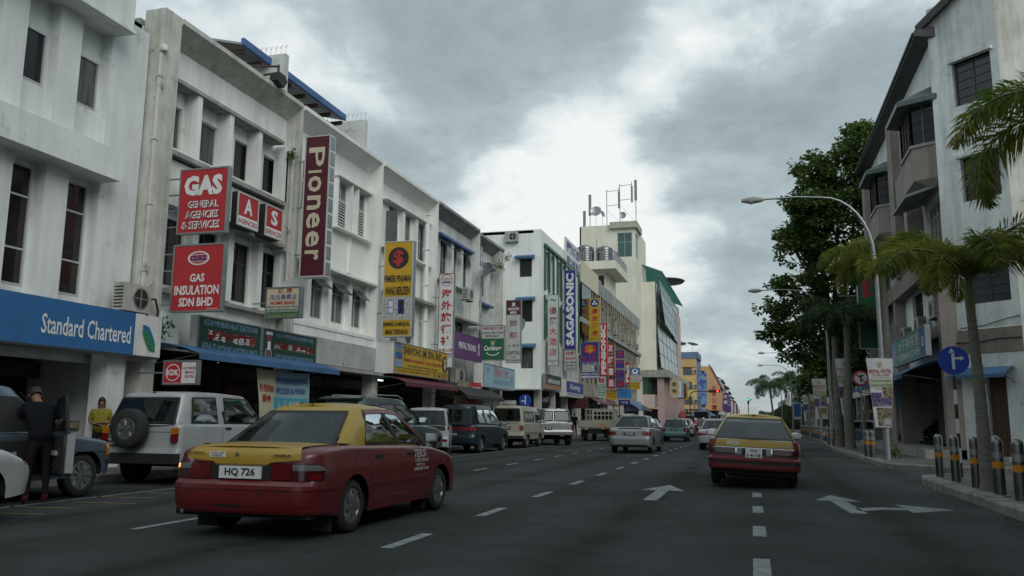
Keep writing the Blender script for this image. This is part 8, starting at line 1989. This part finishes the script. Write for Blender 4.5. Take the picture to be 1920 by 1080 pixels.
def leafy_tree(label, x, y, trunk_h, clumps, leaf, n_leaf, seed, m, group=None, tr=.3, cr=1.0):
    rnd = random.Random(seed); t = thing('leafy_tree', label, 'tree', (x, y, 0), group)
    b = MB(); b.local = True; fork = Vector((0, 0, trunk_h)); b.tube([(0, 0, 0), (.05, 0, trunk_h*.5), tuple(fork)], [tr, tr*.8, tr*.7], 10); b.build('trunk', BARK, t, True, 60)
    b = MB(); b.local = True
    for (cx, cy, cz, r) in clumps:
        c = Vector((cx, cy, cz)); mid = fork.lerp(c, .5)+Vector((rnd.uniform(-.4, .4), rnd.uniform(-.4, .4), .5)); b.tube([tuple(fork-Vector((0, 0, .3))), tuple(mid), tuple(c)], [tr*.42, tr*.22, .03], 5)
        for k in range(4):
            e = c+Vector((rnd.gauss(0, 1), rnd.gauss(0, 1), rnd.gauss(0, .7)))*r*.55; b.tube([tuple(mid.lerp(c, .6)), tuple(c.lerp(e, .6)), tuple(e)], [.05, .03, .012], 4)
    b.build('branches', BARK, t, True, 60)
    b = MB(); b.local = True; tot = sum(r**2 for *_, r in clumps); V_, F_ = b.v, b.f
    for (cx, cy, cz, r) in clumps:
        subs = []
        for i in range(int(10+r*9)):
            v = Vector((rnd.gauss(0, 1), rnd.gauss(0, 1), rnd.gauss(0, 1))).normalized()*r*rnd.uniform(.45, 1.08); v.z *= .8; subs.append((Vector((cx, cy, cz))+v, r*rnd.uniform(.22, .42)))
        nl = int(n_leaf*r*r/tot)
        for i in range(nl):
            c, sr = subs[rnd.randrange(len(subs))]; v = Vector((rnd.gauss(0, 1), rnd.gauss(0, 1), rnd.gauss(0, 1))); l = v.length or 1; v = v/l*sr*rnd.random()**.4; v.z *= .75
            p = c+v; a = (Vector((v.x, v.y, v.z*.3)).normalized()*.7+Vector((rnd.gauss(0, .5), rnd.gauss(0, .5), rnd.gauss(-.25, .4)))).normalized()*leaf*rnd.uniform(.7, 1.3)
            e = a.cross(Vector((rnd.gauss(0, .4), rnd.gauss(0, .4), 1))).normalized()*leaf*.36
            n0 = len(V_); V_ += [tuple(p), tuple(p+a*.5+e), tuple(p+a), tuple(p+a*.5-e)]; F_.append((n0, n0+1, n0+2, n0+3)); b.mi.append(0)
    b.build('crown', m, t); return t
cl_ = [(-.7, 0, 16.0, 1.1), (-.3, 0, 14.5, 1.5), (-1.3, 0, 12.3, 1.4), (2.4, .5, 17.2, 1.7), (.9, 0, 15.8, 1.6), (3.6, 1, 15.0, 2.4), (.6, -.5, 13.3, 1.9), (2.8, -.5, 12.6, 2.3), (-1.6, 0, 14.0, .9), (-.9, .6, 13.0, 1.2), (-2.2, .3, 11.9, .9), (-1.5, 0, 11.0, 1.3), (.4, 0, 10.5, 1.9), (2.5, -1, 9.9, 2.2), (4.5, 0, 11.5, 2.4),
       (-2.6, .3, 9.3, .9), (-1.2, 0, 8.9, 1.4), (.8, .5, 7.7, 1.8), (-2.9, 0, 7.7, 1.1), (-1.7, -.4, 6.8, 1.4), (-3.1, .5, 6.4, .9), (.2, 0, 5.8, 1.3), (3.5, .5, 7.6, 2.0), (-2.3, 0, 5.5, .9), (4.5, 1.5, 16.8, 1.6), (1.9, 0, 18.1, .8), (5.5, 1, 14, 2.2)]
leafy_tree('big leafy tree rising behind the corner building and the lamps', 4.6, 50, 5.0, cl_, .25, 60000, 4, LEAF, tr=.32)
leafy_tree('low dark leafy tree behind the palm pair', 6.2, 64, 3.0, [(0, 0, 5.2, 2.2), (-1.6, 0, 4.6, 1.6), (1.8, 0, 6.2, 2.0), (-.6, 0, 6.8, 1.6), (-2.4, 0, 6.0, 1.0)], .30, 9000, 6, LEAF, 'lower trees along the right pavement', .2)
leafy_tree('smaller leafy tree farther along the right pavement', 6.4, 82, 3.0, [(0, 0, 5.0, 2.2), (-1.2, 0, 4.2, 1.5), (1.5, 0, 5.6, 2.0)], .35, 5000, 7, LEAF, 'lower trees along the right pavement', .2)
shrub('hedge_shrub', 'low dark shrub by the foot of the nearest banner pole', (4.35, 29.4, .35), .3, 120, 9)
for k in range(5): shrub('hedge_shrub', 'green clipped shrub in the bed under the right hand trees, %s from the front' % ord_[k], (6.8+.15*k, 36+5*k, .5), .55, 260, 30+k)
# ================================================================ PEOPLE
def skin_body(name, pts, edges, m, parent, sub=1):
    """one continuous figure grown over joints: pts = {joint: (x, y, z, radius_x, radius_y)}"""
    ks = list(pts); me = bpy.data.meshes.new(name); me.from_pydata([pts[k][:3] for k in ks], [(ks.index(a), ks.index(b)) for a, b in edges], [])
    o = link(name, me, parent); md = o.modifiers.new('skin', 'SKIN'); md.use_smooth_shade = True
    for i, k in enumerate(ks):
        sv = me.skin_vertices[0].data[i]; sv.radius = (pts[k][3], pts[k][4] if len(pts[k]) > 4 else pts[k][3]); sv.use_root = (i == 0)
    s = o.modifiers.new('sub', 'SUBSURF'); s.levels = s.render_levels = sub
    dg = bpy.context.evaluated_depsgraph_get(); ev = bpy.data.meshes.new_from_object(o.evaluated_get(dg)); o.modifiers.clear(); o.data = ev
    ev.materials.clear(); [ev.materials.append(q) for q in (m if isinstance(m, (list, tuple)) else [m])]
    return o
SKIN = mat('skin', (.20, .10, .065), .55); HAIR = mat('black hair', (.012, .01, .009), .6); NAVYC = mat('dark navy shirt cloth', (.008, .009, .013), .95, spec=.1); TROUS = mat('dark brown trousers', (.016, .013, .011), .95, spec=.1); REDSH = mat('red shoe', (.10, .012, .012), .6)
YSH = mat('yellow shirt cloth', (.20, .17, .01), .8, vary=.1); SHOE = mat('black shoe', (.012, .012, .012), .5)
def person(label, x, y, z, rz, shirt, trousers, shoe, pose='stand', group=None, hair_long=False):
    t = thing('person', label, 'person', (x, y, z), group); t.rotation_euler = (0, 0, rz)
    # built facing +Y
    if pose == 'lean':     # bent forward from the hips, arms reaching in front
        P = dict(pel=(0, -.05, .92), ab=(0, .02, 1.08), ch=(0, .13, 1.26), nk=(0, .24, 1.41), hd=(0, .36, 1.52), sl=(-.17, .17, 1.34), sr=(.17, .17, 1.34), el=(-.27, .30, 1.12), er=(.28, .12, 1.10), wl=(-.20, .52, 1.10), wr=(.29, .22, .90))
        lt = dict(hl=(-.09, -.05, .88), kl=(-.12, -.02, .49), al=(-.13, -.08, .09), hr=(.09, -.05, .88), kr=(.12, .0, .49), ar=(.13, -.04, .09))
    elif pose == 'arms':   # arms folded across the belly
        P = dict(pel=(0, 0, .92), ab=(0, 0, 1.06), ch=(0, 0, 1.24), nk=(0, .01, 1.42), hd=(0, .03, 1.56), sl=(-.18, 0, 1.36), sr=(.18, 0, 1.36), el=(-.24, .02, 1.10), er=(.24, .02, 1.10), wl=(-.02, .17, 1.09), wr=(.04, .19, 1.05))
        lt = dict(hl=(-.09, 0, .88), kl=(-.1, .03, .49), al=(-.11, 0, .09), hr=(.09, 0, .88), kr=(.1, .03, .49), ar=(.11, .02, .09))
    elif pose == 'ride':
        P = dict(pel=(0, 0, .82), ab=(0, .05, .98), ch=(0, .12, 1.18), nk=(0, .16, 1.34), hd=(0, .19, 1.48), sl=(-.17, .13, 1.28), sr=(.17, .13, 1.28), el=(-.25, .28, 1.10), er=(.25, .28, 1.10), wl=(-.22, .50, 1.02), wr=(.22, .50, 1.02))
        lt = dict(hl=(-.1, .02, .80), kl=(-.16, .38, .70), al=(-.15, .30, .34), hr=(.1, .02, .80), kr=(.16, .38, .70), ar=(.15, .30, .34))
    else:
        P = dict(pel=(0, 0, .92), ab=(0, 0, 1.06), ch=(0, 0, 1.24), nk=(0, .0, 1.42), hd=(0, .02, 1.56), sl=(-.18, 0, 1.36), sr=(.18, 0, 1.36), el=(-.23, -.03, 1.10), er=(.23, .0, 1.10), wl=(-.23, .08, .88), wr=(.23, .1, .87))
        lt = dict(hl=(-.09, 0, .88), kl=(-.1, .06, .49), al=(-.1, -.1, .09), hr=(.09, 0, .88), kr=(.1, .02, .49), ar=(.1, .14, .09))
    V3 = lambda a: Vector(a)
    rad = dict(pel=(.155, .11), ab=(.135, .10), ch=(.165, .115), nk=(.05, .055), sl=(.07, .065), sr=(.07, .065), el=(.045, .045), er=(.045, .045), wl=(.028, .026), wr=(.028, .026), hl=(.09, .09), hr=(.09, .09), kl=(.06, .065), kr=(.06, .065), al=(.042, .045), ar=(.042, .045))
    A = {k: v+rad[k] for k, v in {**P, **lt}.items() if k in rad}
    d = (V3(P['hd'])-V3(P['nk'])); A['h1'] = tuple(V3(P['nk'])+d*.45)+(.062, .07)
    fw = Vector((0, 1, 0)) if pose != 'lean' else Vector((0, .8, -.5)).normalized()
    A['h2'] = tuple(V3(P['hd'])+fw*.0)+(.078, .095); A['h3'] = tuple(V3(P['hd'])+d.normalized()*.095)+(.055, .07)
    ed = [('pel', 'ab'), ('ab', 'ch'), ('ch', 'nk'), ('nk', 'h1'), ('h1', 'h2'), ('h2', 'h3'), ('ch', 'sl'), ('ch', 'sr'), ('sl', 'el'), ('el', 'wl'), ('sr', 'er'), ('er', 'wr'), ('pel', 'hl'), ('pel', 'hr'), ('hl', 'kl'), ('kl', 'al'), ('hr', 'kr'), ('kr', 'ar')]
    # palms and feet
    for s in ('l', 'r'):
        w, e = V3(P['w'+s]), V3(P['e'+s]); dd = (w-e).normalized(); A['p'+s] = tuple(w+dd*.07)+(.034, .016); ed.append(('w'+s, 'p'+s))
        sd = dd.cross(Vector((0, 0, 1))).normalized() if abs(dd.z) < .9 else Vector((0, 1, 0))
        for i, (o_, ln) in enumerate(((-.027, .070), (-.009, .082), (.010, .076), (.028, .060))):
            b0 = w+dd*.085+sd*o_; cur = Vector((0, 0, -1)) if abs(dd.z) < .8 else Vector((0, 1, 0))
            A['f%d%s' % (i, s)] = tuple(b0+dd*ln*.5)+(.009, .009); A['g%d%s' % (i, s)] = tuple(b0+dd*ln*.8+cur*ln*.35)+(.007, .007); ed += [('p'+s, 'f%d%s' % (i, s)), ('f%d%s' % (i, s), 'g%d%s' % (i, s))]
        A['t'+s] = tuple(w+dd*.06+sd*-.045)+(.010, .010); ed.append(('w'+s, 't'+s))
        a = V3(lt['a'+s]); A['m'+s] = tuple(a+Vector((0, .10, -.045)))+(.038, .03); A['q'+s] = tuple(a+Vector((0, .17, -.055)))+(.03, .022); ed += [('a'+s, 'm'+s), ('m'+s, 'q'+s)]
    body = skin_body('body', A, ed, [SKIN, trousers, shoe, shirt], t)
    me = body.data
    for p in me.polygons:
        c = p.center
        if pose == 'ride': p.material_index = 2 if c.z < .36 else (1 if c.z < .92 and c.y < .6 else 0)
        else: p.material_index = 2 if c.z < .115 else (1 if c.z < .97 and abs(c.x) < .2 and c.y < .2 else 0)
        if p.material_index == 0 and .8 < c.z < 1.39 and abs(c.x) < .19 and c.y < (.12 if pose != 'lean' else .2): p.material_index = 3
        p.use_smooth = True
    # shirt: slightly larger skin over torso and upper arms
    B_ = {k: A[k][:3]+(A[k][3]*1.18+.01, A[k][4]*1.2+.014) for k in ('ab', 'pel', 'ch', 'sl', 'sr')}
    B_ = {'ab': B_['ab'], 'pel': tuple(V3(P['pel'])+Vector((0, 0, .02)))+(.175, .128), 'ch': B_['ch'][:4]+(B_['ch'][4]*1.15,), 'sl': B_['sl'], 'sr': B_['sr'], 'n0': tuple(V3(P['nk'])-Vector((0, 0, .02)))+(.085, .08), 'hem': tuple(V3(P['pel'])-Vector((0, .0, .09)))+(.17, .125)}
    for s in 'lr': B_['u'+s] = tuple(V3(P['s'+s]).lerp(V3(P['e'+s]), .8))+(.062, .060)
    skin_body('shirt', B_, [('ab', 'pel'), ('pel', 'hem'), ('ab', 'ch'), ('ch', 'n0'), ('ch', 'sl'), ('ch', 'sr'), ('sl', 'ul'), ('sr', 'ur')], shirt, t)
    # hair cap and face details
    h = V3(P['hd']); up = d.normalized(); bk = -(fw-up*fw.dot(up)).normalized()
    b = MB(); b.local = True; vs = []
    rx = up.cross(bk).normalized(); n = 12
    for j in range(7):
        th = math.pi*.56*j/6
        for i in range(n):
            ph = 2*math.pi*i/n; rr = math.sin(th); q = h+up*.035+up*.125*math.cos(th)+(rx*math.cos(ph)*.088+bk*(math.sin(ph)*.10+.016))*rr
            if math.sin(ph) < -.3 and j > 3: q = q+up*.06*(j-3)/3
            if math.sin(ph) > .2 and j > 4: q = q-up*(.05 if not hair_long else .14)*(j-4)/2
            vs.append(tuple(q))
    b.add(vs, [(j*n+i, j*n+(i+1) % n, (j+1)*n+(i+1) % n, (j+1)*n+i) for j in range(6) for i in range(n)]); b.build('hair', HAIR, t, True, 70)
    fwd = -bk; b = MB(); b.local = True
    for sx in (-1, 1):
        e = h+fwd*.098+rx*sx*.032+up*.012; b.lathe([(0, -.006), (.009, 0), (0, .006)], tuple(e), 1, 6)
    b.build('eyes', HAIR, t)
    b = MB(); b.local = True; nb = h+fwd*.095; b.add([tuple(nb+up*.015), tuple(nb-up*.03+rx*.014), tuple(nb-up*.03-rx*.014), tuple(nb-up*.025+fwd*.024)], [(0, 1, 3), (0, 3, 2), (1, 2, 3)]); b.build('nose', SKIN, t)
    b = MB(); b.local = True
    for sx in (-1, 1): b.lathe([(0, -.008), (.02, -.004), (.022, .004), (0, .008)], tuple(h+rx*sx*.088+up*-.0), 0, 8)
    b.build('ears', SKIN, t, True); b = MB(); b.local = True; m0 = h+fwd*.092-up*.052; b.add([tuple(m0-rx*.022), tuple(m0+rx*.022), tuple(m0+rx*.015-up*.01), tuple(m0-rx*.015-up*.01)], [(0, 1, 2, 3)]); b.build('mouth', BROWNT, t)
    return t
person('man in a dark shirt and dark trousers leaning in at the open car door', -9.8, 9.75, 0, R(62), NAVYC, TROUS, REDSH, 'lean')
w_ = person('woman in a yellow shirt standing in the shade behind the pale blue car', -13.5, 15.0, PZ, R(-140), YSH, TROUS, SHOE, 'arms', hair_long=True); w_.scale = (.88, .88, .88)
def motorbike(label, x, y, rz, shirt, plabel):
    t = thing('motorcycle', label, 'motorcycle', (x, y, 0), 'motorcycles near the crossing'); t.rotation_euler = (0, 0, rz)
    tm, cm, dm = wheel_meshes(.28, .09, 'spoke')
    for yy in (-.6, .62): w_ = link('wheel', tm, t, (0, yy, .28)); link('hubcap', cm, w_)
    b = MB(); b.local = True; b.tube([(0, -.6, .28), (0, -.2, .45), (0, .3, .5), (0, .5, .95), (0, .62, .28)], .05, 6); b.box(-.09, .09, -.35, .35, .35, .6); b.build('frame', PLAST, t)
    b = MB(); b.local = True; b.box(-.12, .12, -.65, .15, .70, .80); b.build('seat', BLACK, t); b = MB(); b.local = True; b.tube([(-.3, .42, 1.02), (0, .5, .98), (.3, .42, 1.02)], .018, 5); b.build('handlebar', METAL, t)
    b = MB(); b.local = True; b.box(-.06, .06, -.82, -.74, .62, .70); b.build('tail_light', LENSR, t)
    p = person(plabel, x, y, 0, rz, shirt, TROUS, SHOE, 'ride', 'motorcyclists near the crossing'); p.location.z = 0
    hb = MB(); hb.local = True; hb.lathe([(0, .15), (.08, .13), (.125, .05), (.13, -.03), (.12, -.08)], (0, .19, 1.5), 2, 14); tag(hb.build('helmet', WHITEP if shirt != YSH else RED, p, True))
for k, (x, y) in enumerate(((-4.1, 76.0), (-5.3, 84.0), (-3.4, 90.0))):
    motorbike('%s of the three small motorcycles near the crossing' % ('nearest', 'middle', 'farthest')[k], x, y, 0, (mat('grey jacket', (.1, .1, .1), .8), RED, NAVYC)[k], '%s motorcyclist near the crossing' % ('nearest', 'middle', 'farthest')[k])
for k, (x, y, m) in enumerate(((-12.8, 62, NAVYC), (-10.4, 98, DKRED), (-9.0, 142, WHITEP), (5.2, 62, TXB))):
    person(('person in navy walking by the corner block', 'person in maroon standing past the long block', 'person in white at the far crossing', 'person in black on the right pavement beyond the palms')[k], x, y, PZ if abs(x) > 10.5 or x > 4 else 0, R(170*k), m, TROUS, SHOE, 'stand')
